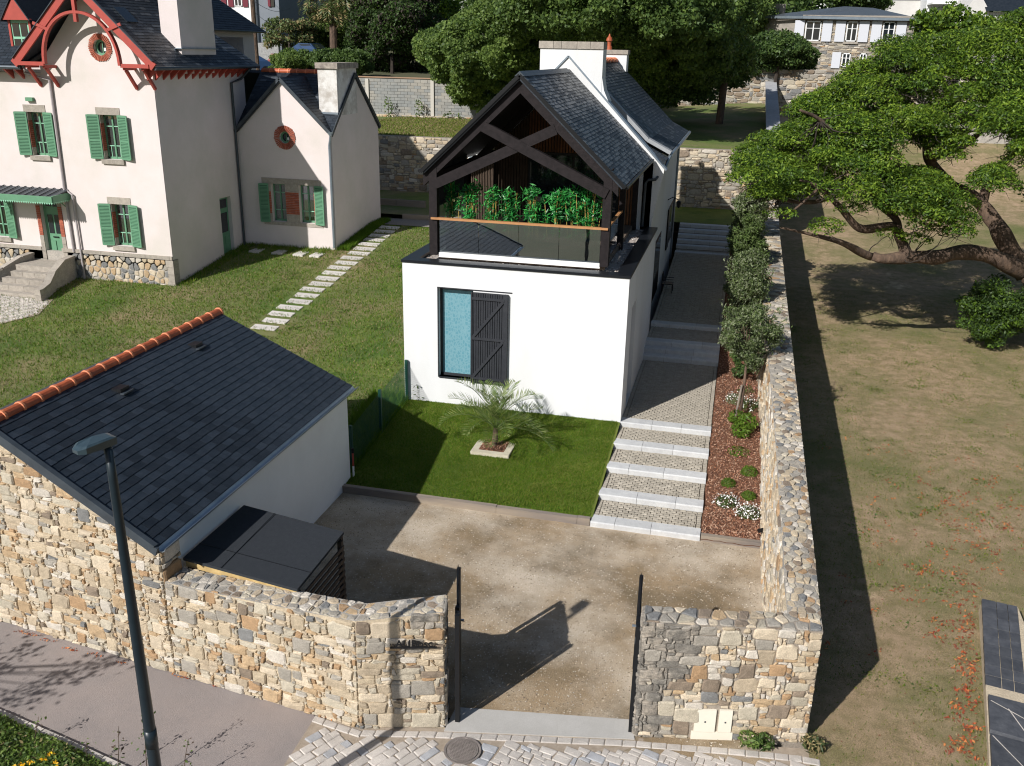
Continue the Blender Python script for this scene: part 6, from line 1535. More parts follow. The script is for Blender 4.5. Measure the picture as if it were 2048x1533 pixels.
STM = mat('far_stone', (.33, .295, .255), (.22, .20, .175), 2.2, .95, .6, 9, stretch=(1, 1, 3.5), c3=(.36, .32, .27), scale3=.8)
bx('wall', (SX0, HO, 6.5), (SX1, HO + 9, 13.15), STM, sh_)
A = at(1530, 60, HO + 2.5); MB().prism([(SX0 - .01, HO + .02, 6.5), (A[0], HO + 2.5, 6.5), (A[0], HO + 9, 6.5), (SX0 - .01, HO + 9, 6.5)], (0, 0, 6.5)).build('side_wall', STM, sh_)
n_ = 0; items = []
for P in pack(SX1 - SX0, 6.4, .22, .10, [(2, 1, .3), (3, 1, .15), (2, 2, .1)], np.random.default_rng(9)):
    V, F = stone(shrink(round_poly(P, .15), .02), lambda u, v, w: (SX0 + u, HO - w, 6.6 + v), random.uniform(.02, .05), .03, .2, .01)
    items.append((V, F, pick([1, .4, 1.5, .1, .1, 8, 1, 2, 2, 3])))
pieces(sh_, 'stone', items, STONES)
ups = [at(a, 80, HO)[0] for a in (1608, 1639, 1690, 1712, 1762, 1786)]; z0, z1 = at(1640, 82, HO)[2], at(1640, 42, HO)[2]
WS = mat('white_shutter', (.60, .61, .65), None, rough=.6)
simple_windows(sh_, [(ups[0], ups[1], z0, z1), (ups[2], ups[3], z0, z1), (ups[4], ups[5], z0, z1)], HO - .05, WHITEP, GLASSD, WS, .72)
lows = [at(a, 120, HO)[0] for a in (1608, 1620, 1683, 1700, 1718, 1732)]; zz0, zz1 = at(1690, 134, HO)[2], at(1690, 106, HO)[2]
simple_windows(sh_, [(lows[0], lows[1], zz0 - .4, zz1), (lows[2], lows[3], zz0, zz1), (lows[4], lows[5], zz0, zz1)], HO - .05, WHITEP)
bx('shutter', (at(1663, 120, HO)[0], HO - .12, zz0 - .1), (lows[2] - .1, HO - .06, zz1 + .05), WS, sh_)
for (a, b) in ((ups[0], ups[1]), (ups[2], ups[3]), (ups[4], ups[5])): bx('lintel', (a - .15, HO - .06, z1 + .03), (b + .15, HO + .02, z1 + .25), GRAN, sh_); bx('sill', (a - .15, HO - .12, z0 - .18), (b + .15, HO + .02, z0 - .02), GRAN, sh_)
rzx = [at(1525, 38, HO)[0], SX0 - .2, SX1 + .3]; zr = at(1700, 34, HO)[2]
MB().add([(rzx[0], HO + 2.2, zr + .1), (SX0, HO - .4, zr), (SX1 + .5, HO - .4, zr - .1), (SX1 + .5, HO + 9, zr - .1), (rzx[0], HO + 9, zr), ((SX0 + SX1) / 2 - .8, HO + 4, zr + .95), ((SX0 + SX1) / 2 + 1.5, HO + 5, zr + .9)],
         [(0, 1, 5), (1, 2, 6, 5), (2, 3, 6), (3, 4, 5, 6), (4, 0, 5)]).build('roof', SLATE_L, sh_)
m = MB(); m.beam((rzx[0] - .1, HO + 2.1, zr), (SX0, HO - .45, zr - .08), .1, .18); m.beam((SX0, HO - .45, zr - .08), (SX1 + .5, HO - .45, zr - .16), .1, .18); m.build('gutter', ZINC, sh_)
q = at(1558, 8, HO + 4); bx('chimney', (q[0] - .55, HO + 3.5, 12), (q[0] + .55, HO + 4.6, q[2]), STM, sh_)
# lower wing to the right
wg = at(1868, 60, HO)[0]; bx('side_wing', (SX1 + .01, HO + 1, 6.5), (wg + .4, HO + 7, at(1850, 42, HO)[2]), mat('far_cream', (.62, .60, .57), (.55, .53, .5), 1, .9), sh_)
MB().hexa([(SX1, HO + .7, at(1830, 38, HO)[2]), (wg + .6, HO + .7, at(1868, 46, HO)[2]), (wg + .6, HO + 7, 13), (SX1, HO + 7, 13.4), (SX1, HO + .7, at(1830, 34, HO)[2]), (wg + .6, HO + .7, at(1868, 42, HO)[2]), (wg + .6, HO + 7, 13.1), (SX1, HO + 7, 13.5)]).build('wing_roof', SLATE_L, sh_)
simple_windows(sh_, [(at(1835, 60, HO)[0], at(1852, 60, HO)[0], at(1840, 68, HO)[2], at(1840, 48, HO)[2])], HO + .95, WHITEP)
WF = mat('far_white_render', (.78, .78, .77), (.72, .72, .71), .4, .9)
def far_house(px0, px1, pytop, Yd, zb, label, wins_=(), roofm=None, shm=None, shw=0, depth=9, roofh=2.2, ridge='x', m=WF, extra=None):
    a = at(px0, 60, Yd)[0]; b = at(px1, 60, Yd)[0]; zt = at((px0 + px1) / 2, pytop, Yd)[2]
    t = thing('house', ((a + b) / 2, Yd + depth / 2, zb), label, 'house')
    bx('wall', (a, Yd, zb), (b, Yd + depth, zt), m, t)
    if ridge == 'x':
        MB().prism([(a - .3, Yd - .4, zt), (a - .3, Yd + depth + .4, zt), (a - .3, Yd + depth / 2, zt + roofh)], (b - a + .6, 0, 0)).build('roof', roofm or SLATE_L, t)
    else:
        MB().prism([(a - .3, Yd - .1, zt), (b + .3, Yd - .1, zt), ((a + b) / 2, Yd - .1, zt + roofh)], (0, depth, 0)).build('roof', roofm or SLATE_L, t)
    ws = []
    for (x0, x1, y0, y1) in wins_: ws.append((at(x0, y0, Yd)[0], at(x1, y0, Yd)[0], at(x0, y1, Yd)[2], at(x0, y0, Yd)[2]))
    simple_windows(t, ws, Yd - .02, WHITEP, GLASSD, shm, shw)
    return t
RSH = mat('dark_red_shutter', (.14, .012, .025), None, rough=.5)
GRN = mat('pale_green_paint2', (.40, .50, .38), None, rough=.6)
far_house(395, 513, -40, 86, 8.0, 'white house with dark red shutters behind the utility pole', [(468, 483, -12, 13), (430, 440, -12, 13)], shm=RSH, shw=.55, roofh=3)
t = thing('house', (at(537, 40, 86.4)[0], 90, 8), 'shaded grey wall of a house with a dark red shutter right of the utility pole', 'house')
a, b = at(514, 60, 86.4)[0], at(561, 60, 86.4)[0]; GW = mat('shaded_grey_render', (.20, .22, .25), (.18, .20, .225), .5, .9)  # the wall's shade is put into this dark blue-grey colour
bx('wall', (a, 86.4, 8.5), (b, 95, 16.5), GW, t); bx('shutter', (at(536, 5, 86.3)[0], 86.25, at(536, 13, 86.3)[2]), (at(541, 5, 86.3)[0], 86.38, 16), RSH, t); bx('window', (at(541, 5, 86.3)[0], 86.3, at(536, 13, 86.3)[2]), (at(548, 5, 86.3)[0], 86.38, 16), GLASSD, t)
gwall = thing('wall', (at(530, 110, 84)[0], 84, 8), 'rough grey rendered yard wall below the shaded house', 'wall'); bx('wall_body', (at(516, 100, 84)[0], 84, 7.5), (at(557, 100, 84)[0], 84.4, at(540, 86, 84)[2]), mat('rough_render', (.36, .36, .35), (.24, .24, .24), 6, .95, .8, 8), gwall)
far_house(562, 592, -30, 92, 8, 'cream house with pale green shutters left of the palm', [(574, 586, -8, 18), (576, 588, 30, 44)], roofh=2, m=mat('far_cream', (.62, .60, .57)))
far_house(1588, 1655, -8, 112, 8, 'white house with a small window behind the stone house', [(1602, 1615, -14, 6)])
far_house(1768, 1845, -6, 104, 8, 'pale house with a plain gable above the stone house', [], m=mat('far_cream', (.62, .60, .57)))
t = far_house(1845, 1920, -20, 100, 8, 'white house with a covered balcony at the upper right', [(1868, 1878, 14, 40), (1885, 1893, 14, 40)])
a = at(1862, 5, 98); b = at(1915, 5, 98); bx('balcony', (a[0], 97.2, a[2] - .15), (b[0], 100, a[2]), WHITEP, t)
for k in range(14): x = a[0] + (b[0] - a[0]) * k / 13; bx('baluster', (x - .03, 97.2, a[2]), (x + .03, 97.3, a[2] + .9), WHITEP, t)
t = thing('house', (at(1990, 20, 90)[0], 94, 8), 'cream gabled house with a dark slate roof at the top right corner', 'house')
a, b = at(1912, 60, 90), at(2075, 60, 90); ap = at(1960, -30, 90)
MB().prism([(a[0], 90, 7), (at(1972, 60, 90)[0], 90, 7), (at(1972, 60, 90)[0], 90, at(1972, 22, 90)[2]), (at(1955, 0, 90)[0], 90, at(1955, -18, 90)[2]), (a[0], 90, at(1912, 45, 90)[2])], (0, 8, 0)).build('gable_wall', mat('far_cream', (.62, .60, .57)), t)
bx('wall', (at(1972, 60, 90)[0], 90.1, 7), (b[0], 98, at(1990, 24, 90)[2]), mat('far_cream', (.62, .60, .57)), t)
MB().add([(at(1970, 22, 90)[0], 89.6, at(1970, 22, 90)[2]), (b[0], 89.6, at(2048, 22, 90)[2]), (b[0], 94, 17.5), (at(1953, 0, 90)[0], 94, 17.5)], [(0, 1, 2, 3)]).build('roof', SLATE, t)
# grey rendered wing behind the cream house
t = thing('house', (-24, 38, 4), 'grey rendered house with a dark hipped slate roof behind the cream house', 'house')
GWL = mat('shaded_render', (.60, .57, .56), (.56, .53, .52), .6, .9)
KX = -22.6; ye = at_x(508, 80, KX)[1]; zt = at_x(500, 61, KX)[2]; yo0, yo1 = at_x(430, 80, KX)[1], at_x(486, 80, KX)[1]; zo = at_x(486, 75, KX)[2]
m = MB(); m.box((KX - .3, 36.4, 6), (KX, yo0 - .6, zt)); m.box((KX - .3, yo1, 6), (KX, ye, zt)); m.box((KX - .3, yo0 - .6, zo), (KX, yo1, zt)); m.build('wall', GWL, t)
bx('recess_wall', (KX - 2.2, yo0 - .6, 6), (KX - 2.0, yo1, zo), GWL, t); bx('recess_cheek', (KX - 2.0, yo1 - .02, 6), (KX - .3, yo1 + .1, zo), GWL, t); bx('rear_wall', (KX - 5, ye - .3, 6), (KX - .3, ye, zt), GWL, t)
ring = [(KX + .35, 36.0, zt), (KX + .35, ye + .4, zt), (KX - 3.0, ye - 2.95, zt + 3.0), (KX - 3.0, 36.0, zt + 3.0)]
it = slates(t, ring, (0, 1, 0), .3, .15, [SLATE, SLATE2], (1, 1)); pieces(t, 'slate', it, [SLATE, SLATE2], limit=150)
MB().tube([(KX + .38, 36, zt - .05), (KX + .38, ye + .4, zt - .05)], .06, 6).build('gutter', ZINCD, t)
# utility pole and its cables
p0 = at(514, 130, 62); p1 = at(507, -30, 62)
up = thing('utility_pole', (p0[0], 62, 5), 'brown wooden utility pole behind the cream house roof', 'pole'); MB().tube([(p0[0], 62, 4.5), (p0[0], 62, 16)], [.19, .14], 10).build('pole', BARK, up)
m = MB()
for dz, e in ((0, (-46, 86, 15)), (-.5, (-43, 86, 13.5)), (-1.2, (-43, 86, 11.8)), (-2.0, (-42, 86, 10.6))):
    a = np.array([p0[0], 62, 13.5 + dz]); b = np.array(e, float); m.tube([a + (b - a) * t_ + [0, 0, -.5 * math.sin(math.pi * t_)] for t_ in np.linspace(0, 1, 9)], .015, 4)
m.build('cables', BLACKM, up)
# cars on the street beyond
CARG = mat('car_glass', (.02, .025, .03), None, rough=.05, spec=.9)
def car_(cx_, cy_, cz_, rz, paint, label):
    t = thing('parked_car', (cx_, cy_, cz_), label, 'car', rz=rz)
    P = [(-2.0, .35), (-2.05, .7), (-1.9, .88), (-1.1, .98), (-.55, 1.42), (.75, 1.46), (1.55, 1.0), (2.0, .85), (2.05, .45), (1.9, .3), (-1.9, .3)]
    n = len(P); V = []
    for s, k in ((-.82, 1), (.82, 1)):
        for (x, z) in P: V.append((x, s * (.84 if z > 1.2 else 1), z))
    raw('body', V, [tuple(range(n)), tuple(range(2 * n - 1, n - 1, -1))] + [(i, n + i, n + (i + 1) % n, (i + 1) % n) for i in range(n)], paint, t, local=True)
    m = MB(); m.add([(-1.05, -.62, 1.03), (-1.05, .62, 1.03), (-.62, .6, 1.39), (-.62, -.6, 1.39)], [(0, 1, 2, 3)]); m.add([(1.45, -.62, 1.06), (1.45, .62, 1.06), (.85, .6, 1.42), (.85, -.6, 1.42)], [(3, 2, 1, 0)])
    m.V = [(v[0] + (-.03 if v[0] < 0 else .03), v[1], v[2] + .02) for v in m.V]
    raw('windscreens', m.V, m.F, CARG, t, local=True)
    for s in (-1, 1): raw('side_window', [(-.9, s * .80, 1.02), (1.2, s * .80, 1.04), (.7, s * .705, 1.40), (-.5, s * .705, 1.38)], [(0, 1, 2, 3)], CARG, t, local=True)
    for x in (-1.3, 1.3):
        for s in (-1, 1): m = MB(); m.tube([(x, s * .68, .32), (x, s * .86, .32)], .32, 14); raw('wheel', m.V, m.F, BLACKM, t, local=True)
    for s in (-1, 1): m = MB(); m.box((-2.06, s * .55 - .15, .62), (-1.98, s * .55 + .15, .78)); raw('headlight', m.V, m.F, WHITEP, t, local=True)
CR = mat('red_car_paint', (.35, .02, .025), None, rough=.25, spec=.7); CBl = mat('blue_car_paint', (.02, .05, .12), None, rough=.25, spec=.7)
q = at(552, 135, 74); car_(q[0] + .5, 74, 8.0, 2.2, CR, 'red car parked behind the hedge near the utility pole')
q = at(530, 140, 72); car_(q[0] - .6, 70.5, 7.9, .5, CBl, 'dark blue car parked left of the red car')
q = at(622, 100, 78); car_(q[0], 78, 8.9, 2.9, CBl, 'blue car half hidden under the palm')

# ================================================================== trees
def branch_tree(name, base, label, bark, limbs, parent=None):
    t = thing(name, base, label, 'tree'); m = MB()
    for pts, r in limbs:
        P = [np.array(p, float) for p in pts]; Q = []; R = []
        ext_ = [2 * P[0] - P[1]] + P + [2 * P[-1] - P[-2]]; ph = NR.uniform(0, 6, 3)
        for k in range(len(P) - 1):
            a, b, c, d = ext_[k:k + 4]
            for t_ in np.linspace(0, 1, 7)[:-1]:
                q = .5 * ((2 * b) + (-a + c) * t_ + (2 * a - 5 * b + 4 * c - d) * t_ ** 2 + (-a + 3 * b - 3 * c + d) * t_ ** 3)
                rr = r[k] + (r[k + 1] - r[k]) * t_; Q.append(q + min(.05, rr * .3) * np.sin(ph + (k + t_) * 3.1)); R.append(rr * (1 + .06 * math.sin(5.3 * (k + t_) + ph[0])))
        Q.append(P[-1]); R.append(r[-1]); m.tube(Q, R, 10)
    m.build('trunk', bark, t, smooth=True); return t
def crown(t, pads, n, ls, mats, asp=.45, spread=.8, shell=.5, flat=1.0, up=.3, wts=None, dome=False):
    Cs = []; Ns = []; Ms = []; vol = [p[1][0] * p[1][1] for p in pads]; tot = sum(vol)
    for (c, r), v_ in zip(pads, vol):
        k = max(20, int(n * v_ / tot)); C, v = blob_points(k, c, r, shell=shell)
        if dome: q = v[:, 2] < -.15; v[q, 2] *= -1; C[q, 2] = 2 * c[2] - C[q, 2]
        Cs.append(C); Ns.append(v); b_ = NR.uniform(-.22, .22); w3 = np.clip(np.array([.32 - b_, .42, .26 + b_]), .03, 1); Ms.append(NR.choice(3, len(C), p=w3 / w3.sum()))
    C = np.concatenate(Cs); Nn = np.concatenate(Ns)
    leaf_cloud('crown', C, mats, t, ls, asp, nrm=Nn * .6 + [0, 0, up], spread=spread, mi=np.concatenate(Ms) if len(mats) == 3 else None)
def clump_pads(c, r, k, rs, shellf=(.55, 1.0)):
    out = []
    for i in range(k):
        v = NR.normal(size=3); v /= np.linalg.norm(v); s = rs * NR.uniform(.6, 1.25)
        out.append((np.array(c) + v * np.array(r) * NR.uniform(*shellf), (s, s, s * .75)))
    return out
# -- the big evergreen at the right: pads of leaves held on contorted limbs
def W(px, py, Y): return at(px, py, Y)
BASE = np.array([11.0, 36.0, 0.15])
fork = W(2052, 548, 35.5)
limbs = [([BASE + [1.0, .3, 0], BASE + [.6, 0, 1.2], fork + [.4, 0, -.4], fork], [.52, .42, .36, .33]),
         ([fork, W(1985, 512, 34.8), W(1920, 508, 34.2), W(1860, 512, 33.6), W(1810, 518, 33.2), W(1745, 512, 33.0)], [.33, .28, .26, .24, .22, .16]),
         ([W(1810, 518, 33.2), W(1800, 470, 33.6), W(1790, 440, 34), W(1745, 395, 34.5), W(1730, 365, 35)], [.2, .17, .13, .1, .06]),
         ([W(1790, 455, 33.8), W(1720, 455, 33.0), W(1680, 415, 32.6), W(1640, 375, 32.3), W(1600, 360, 32)], [.16, .14, .1, .07, .04]),
         ([W(1745, 512, 33.0), W(1690, 490, 32.2), W(1640, 472, 31.8), W(1560, 455, 31.3)], [.15, .11, .07, .03]),
         ([fork, W(2010, 480, 35.8), W(1985, 440, 36.2), W(1960, 405, 36.5), W(1900, 370, 36.8)], [.36, .33, .29, .24, .2]),
         ([W(1960, 405, 36.5), W(1985, 350, 37), W(2030, 300, 37.5), W(2050, 240, 38)], [.2, .15, .12, .08]),
         ([W(1900, 370, 36.8), W(1860, 320, 36.5), W(1850, 270, 36), W(1870, 220, 35.5)], [.2, .17, .13, .07]),
         ([W(1860, 320, 36.5), W(1920, 295, 36.5), W(1960, 265, 36.3), W(2000, 210, 36)], [.14, .11, .08, .05]),
         ([W(1870, 340, 36.6), W(1780, 330, 35.5), W(1700, 290, 34.5), W(1640, 240, 34), W(1600, 220, 33.5)], [.18, .14, .1, .07, .04]),
         ([W(1780, 330, 35.5), W(1740, 360, 34.6), W(1640, 400, 33.5), W(1560, 400, 32.5), W(1520, 380, 32)], [.12, .1, .08, .05, .03]),
         ([W(1640, 375, 32.3), W(1600, 410, 31.8), W(1560, 440, 31.4)], [.06, .04, .02])]
big = branch_tree('evergreen_tree', tuple(BASE), 'huge spreading evergreen tree with contorted limbs leaning over the garden wall', BARK, limbs)
m = MB()
tips = [l[0][-1] for l in limbs[1:]] + [l[0][-2] for l in limbs[1:]]
# outline of the crown: columns (px, top, bottom)
outl = [(1490, 310, 350), (1530, 262, 395), (1590, 225, 440), (1640, 185, 430), (1690, 155, 400), (1725, 125, 395), (1760, 90, 415), (1810, 75, 440), (1860, 70, 480), (1910, 60, 480), (1960, 55, 430), (2010, 35, 330), (2050, 20, 330), (2090, 10, 330)]
pads = []; ox = [o[0] for o in outl]
for i in range(700):
    px = NR.uniform(1500, 2100); tp = np.interp(px, ox, [o[1] for o in outl]); bt = np.interp(px, ox, [o[2] for o in outl])
    f = NR.uniform(0, 1) ** .9; py = tp + 14 + (bt - tp - 14) * f
    # crown is a shell: front low skirts, rear high ones
    Yd = 37.5 - 5.5 * f + NR.uniform(-1.2, 2.2) + (px - 1750) * .003
    # leave windows through which limbs show
    gap = any(((px - gx_) / rx_) ** 2 + ((py - gy_) / ry_) ** 2 < .6 for gx_, gy_, rx_, ry_ in ((1815, 320, 62, 58), (1985, 305, 95, 50), (1690, 356, 50, 28), (1620, 425, 75, 50), (1735, 440, 75, 34), (1605, 325, 48, 20), (1945, 400, 40, 60), (1550, 430, 35, 28), (1900, 345, 75, 34), (1700, 262, 30, 14), (1560, 265, 25, 12)))
    if gap: continue
    c = at(px, py, Yd); s = NR.uniform(.36, .82); pads.append((c, (s * 1.15, s * 1.15, s * .72)))
for (px, py, Yd) in ((1655, 450, 31.4), (1650, 462, 31.3), (1500, 330, 31.5), (1490, 322, 31.5), (1560, 430, 31), (1540, 400, 31.2), (1575, 350, 31.5), (1780, 470, 33.2), (1830, 480, 33.3), (1850, 440, 33.2), (1800, 425, 33), (1870, 410, 33), (1760, 390, 33), (1700, 420, 32.6), (1900, 440, 33.5), (1880, 465, 33.6), (1925, 410, 34)):
    pads.append((at(px, py, Yd), (.6, .55, .28)))
crown(big, pads, 270000, .12, LG, asp=.42, shell=.6, up=.5, spread=.5, wts=[.3, .42, .28], dome=True)
tw_ = MB()
for c, r in pads[::2]:
    t0 = min(tips, key=lambda q: np.linalg.norm(np.array(q) - c)); t0 = np.array(t0); md = (t0 + c) / 2 + NR.normal(size=3) * .35 + [0, 0, -.2]
    if np.linalg.norm(t0 - c) < 2.4 and NR.random() < .6:
        ws = np.linspace(0, 1, 9); ph = NR.uniform(0, 6, 3)
        tw_.tube([(1 - q) ** 2 * t0 + 2 * q * (1 - q) * md + q * q * c + .07 * np.sin(ph + q * 9) * math.sin(math.pi * q) for q in ws], list(np.linspace(.028, .006, 9)), 5)
    for _ in range(4):
        e = c + NR.normal(size=3) * [.5, .5, .2] + [0, 0, -.3]; tw_.tube([c + [0, 0, -.1], (2 * c + e) / 3 + NR.normal(size=3) * .06, (c + 2 * e) / 3 + NR.normal(size=3) * .06, e], [.014, .011, .008, .003], 3)
tw_.build('twigs', BARKD, big)
# more of the crown beyond the frame, so that its shade falls as it should
ext = []
for i in range(130):
    ext.append((np.array([NR.uniform(11, 18), NR.uniform(32, 41), NR.uniform(4.5, 11)]), (.9, .9, .4)))
crown(big, ext, 16000, .22, LG, shell=.3)
# dark shrub beneath
db = thing('shrub', (9.6, 35.3, .1), 'large dark evergreen shrub in the shade under the big tree', 'shrub')
MB().tube([(9.6, 35.4, 0), (9.6, 35.4, 1.3)], .06, 6).build('stem', BARKD, db)
crown(db, clump_pads((9.9, 35.2, 1.5), (1.75, 1.3, 1.2), 85, .42, (.2, 1)), 24000, .13, [LD[0], LD[1], LG[1]], shell=.3)
# -- background trees
def pads_px(px0, px1, top, bot, Y0, Y1, k, s0, s1, rag=8):
    out = []; xs_ = np.linspace(px0, px1, len(top))
    for i in range(k):
        px = NR.uniform(px0, px1); t_ = np.interp(px, xs_, top); b_ = np.interp(px, xs_, bot); py = NR.uniform(t_ + rag, b_ - rag); f = (py - t_) / max(1, b_ - t_)
        u = (px - (px0 + px1) / 2) / ((px1 - px0) / 2); d = 1 - .75 * math.sqrt(max(0, 1 - u * u)) * math.sin(math.pi * min(1, .15 + f * .85))
        s = NR.uniform(s0, s1); out.append((at(px, py, Y0 + (Y1 - Y0) * min(1, max(0, d + NR.uniform(-.1, .25)))), (s, s, s * .62)))
    return out
mt = thing('maple_tree', (-9.5, 62, 5.5), 'large mid-green broadleaf tree behind the white house chimney, drooping over the block wall', 'tree')
MB().tube([(-9.5, 62, 5), (-9.4, 62, 8), (-9.0, 62, 12)], [.45, .4, .3], 10).build('trunk', BARK, mt)
crown(mt, pads_px(845, 1130, [70, 40, -20, -60, -60], [110, 205, 235, 230, 200], 52.5, 61, 300, .5, .95), 120000, .19, LT, asp=.8, shell=.45, up=.35, wts=[.3, .42, .28])
for k in range(0):
    a = at(random.uniform(880, 1080), random.uniform(60, 200), 60); MB().tube([(-9.2, 62, random.uniform(7, 11)), a], [.09, .02], 5).build('limb', BARK, mt)
crown_extra = pads_px(1000, 1450, [-60, -60, -60, -60, -40], [60, 85, 125, 150, 150], 43.5, 54, 380, .5, .95)  # nearer crown pads, added so their shade falls on the upper lawn
m2 = thing('maple_tree', (-1.5, 60, 5.8), 'dark broadleaf tree right of the white house chimneys', 'tree')
MB().tube([(-1.5, 60, 5.5), (-1.4, 60, 9), (-1.0, 60, 12)], [.25, .22, .18], 10).build('trunk', BARK, m2)
crown(m2, pads_px(1110, 1500, [-40, -60, -60, -50, -20], [120, 165, 215, 212, 150], 48, 62, 520, .55, 1.0), 120000, .20, [LT[0], LT[1], LD[1]], asp=.8, shell=.35, wts=[.45, .3, .25])
crown(m2, crown_extra, 95000, .19, [LT[0], LT[1], LD[1]], asp=.8, shell=.35)
hs = [(1478, 1625, [95, 70, 60, 75, 100], [150, 160, 150, 142, 140], 70, 73.5, 110, .4, .8, 'bushy green tree leaning over the grey stone wall below the stone house', LD, 26000, .2),
      (700, 870, [-40, -50, -50, -30], [140, 150, 150, 150], 69, 76, 200, .6, 1.1, 'dark evergreen thicket behind the block wall', [LD[0], LD[1], BARKD], 60000, .22),
      (1300, 1560, [-50, -50, -40, -30], [40, 70, 70, 60], 78, 84, 130, .8, 1.3, 'tall green tree beyond the grey wall, left of the stone house', LT, 30000, .26),
      (545, 620, [110, 98, 100], [150, 152, 152], 66, 68.5, 50, .35, .6, 'clipped green hedge bush behind the annex roof ridge', LT, 16000, .16),
      (612, 735, [105, 100, 105], [150, 152, 152], 66, 69, 80, .4, .7, 'leafy green shrubs left of the dark thicket', [LT[0], LD[2], LD[1]], 20000, .17),
      (535, 625, [50, 20, 30, 50], [92, 98, 95, 90], 77, 80, 45, .5, .9, 'thin brown-green tree in front of the shaded house', [LO[0], LO[1], GB[3]], 7000, .22),
      (620, 700, [40, 10, 0], [100, 100, 100], 80, 83, 60, .6, 1.0, 'yellow-green shrub bank behind the palm', LT, 12000, .24),
      (760, 905, [-60, -60, -50], [60, 60, 60], 82, 88, 90, .9, 1.4, 'bright green tree rising above the thicket', LG, 24000, .28),
      (1640, 1770, [-30, -40, -30], [14, 16, 14], 92, 96, 40, .8, 1.2, 'dark green trees behind the stone house roof', LD, 9000, .3),
      (1840, 1990, [30, 10, 30], [80, 110, 110], 70, 73, 60, .6, .9, 'dark green foliage behind the big evergreen', LG, 12000, .25)]
for (a, b, tp, bt, y0, y1, k, s0, s1, lab, mm, n, ls) in hs:
    c = at((a + b) / 2, max(bt), (y0 + y1) / 2); gz_ = hill_z(c[0], (y0 + y1) / 2)
    t = thing('tree' if 'tree' in lab else 'shrub', (c[0], (y0 + y1) / 2, gz_), lab, 'tree' if 'tree' in lab else 'shrub')
    MB().tube([(c[0], (y0 + y1) / 2, gz_ - .5), (c[0], (y0 + y1) / 2, c[2] + 1.5)], [.2, .1], 7).build('trunk', BARKD, t)
    crown(t, pads_px(a, b, tp, bt, y0, y1, k, s0, s1, 3), n, ls, mm, asp=.7, shell=.3)
# woods closing the view at the top of the hill
C = []
for k in range(150): 
    x = NR.uniform(-75, 45); y = NR.uniform(95, 125); 
    if -55 < x < -38 and y < 100: continue
    C.append(((x, y, hill_z(x, y) + NR.uniform(1.5, 7)), (2.6, 2.6, 2.0)))
wd = np.concatenate([blob_points(420, c, r, shell=.5)[0] for c, r in C])
o = leaf_cloud('hill_woods', wd, LD, size=.5, aspect=.8); setp(o, 'dark woods on the hill behind the houses', 'woods', kind='stuff')
for k in range(14):
    x = -62 + k * 8.0; y = 118 + NR.uniform(-4, 4)
# feather palm between hedge and thicket
pl = thing('palm', (at(655, 60, 74)[0], 74, 8.2), 'tall shaggy palm with dead hanging fronds behind the annex chimney', 'palm')
px_, pz_0 = at(665, 60, 74)[0], at(665, 20, 74)[2]
MB().tube([(px_, 74, 7.5), (px_ + .1, 74, pz_0 - .4)], [.35, .3], 10).build('trunk', BARK, pl)
PM = [mat('palm_far', (.09, .12, .035), None, rough=.5, trans=.2), mat('palm_far_dry', (.26, .20, .09), None, rough=.7)]
for hd in ((px_ + .1, 74, pz_0), (at(692, 20, 74.5)[0], 74.5, pz_0 + .9), (at(635, 20, 74.5)[0], 74.5, pz_0 + .4)):
    for k in range(26):
        frond(hd, k * 2.4, random.uniform(1.6, 2.3), random.uniform(-.5, 1.1), random.uniform(1.2, 2.6), 14, .55, PM, pl, wid=.09)
# shrubs at the foot of block wall
for px, py, lab in ((777, 225, 'thin young shrub against the block wall, left one'), (838, 230, 'thin young shrub against the block wall, right one'), (905, 240, 'green weed clump at the foot of the block wall under the maple')):
    c = at(px, py, 63.4); t = thing('shrub', (c[0], 63.4, 5.3), lab, 'shrub'); n = 90
    MB().tube([(c[0], 63.4, 5.2), (c[0], 63.4, 6.6 if px < 900 else 5.8)], .02, 5).build('stem', BROWNW, t)
    C, v = blob_points(n, (c[0], 63.4, 6.15 if px < 900 else 5.6), (.35 if px < 900 else .8, .3, .75 if px < 900 else .4)); leaf_cloud('leaves', C, LT, t, .17, .6)

# ================================================================== foreground planting and street tree shade
hed = [ground_at(-60, 1400), ground_at(0, 1425), ground_at(120, 1478), ground_at(240, 1533), ground_at(330, 1580)]
kb = thing('stone_kerb', (-9.5, 9.4, 0), 'row of pale kerb stones between the pavement and the flowering ground cover', 'kerb')
for a, b in zip(hed[:-1], hed[1:]):
    L_ = np.linalg.norm(b - a); n_ = max(1, int(L_ / .28))
    for k in range(n_):
        p = a + (b - a) * k / n_; q = a + (b - a) * (k + .94) / n_
        MB().beam((p[0], p[1] - .04, .015), (q[0], q[1] - .04, .015), .1, .09).build('kerb_stone', SETTP, kb)
he = [h[:2] for h in hed]
def edge_h(x): return float(np.interp(x, [h[0] for h in he], [h[1] for h in he]))
n = 26000; X = NR.uniform(-12.2, he[-1][0], n); Yh = np.array([edge_h(x) for x in X]); Y = Yh - .12 - (NR.uniform(0, 1, n) ** 1.0) * 1.6
Z = .08 + .16 * np.clip((Yh - Y) / .3, 0, 1) * (.7 + .3 * np.sin(X * 5 + Y * 3)) * NR.uniform(.3, 1.1, n)
o = leaf_cloud('ground_cover', np.stack([X, Y, Z], 1), [LT[0], LT[1], LT[2], LG[1], GB[3]], size=.075, aspect=.5, mi=NR.choice(5, n, p=[.3, .32, .2, .13, .05])); setp(o, 'dense leafy ground cover with yellow flowers in the lower left corner', 'ground cover', kind='stuff')
YB = mat('yellow_bloom', (.72, .40, .01), None, rough=.6); bl = []
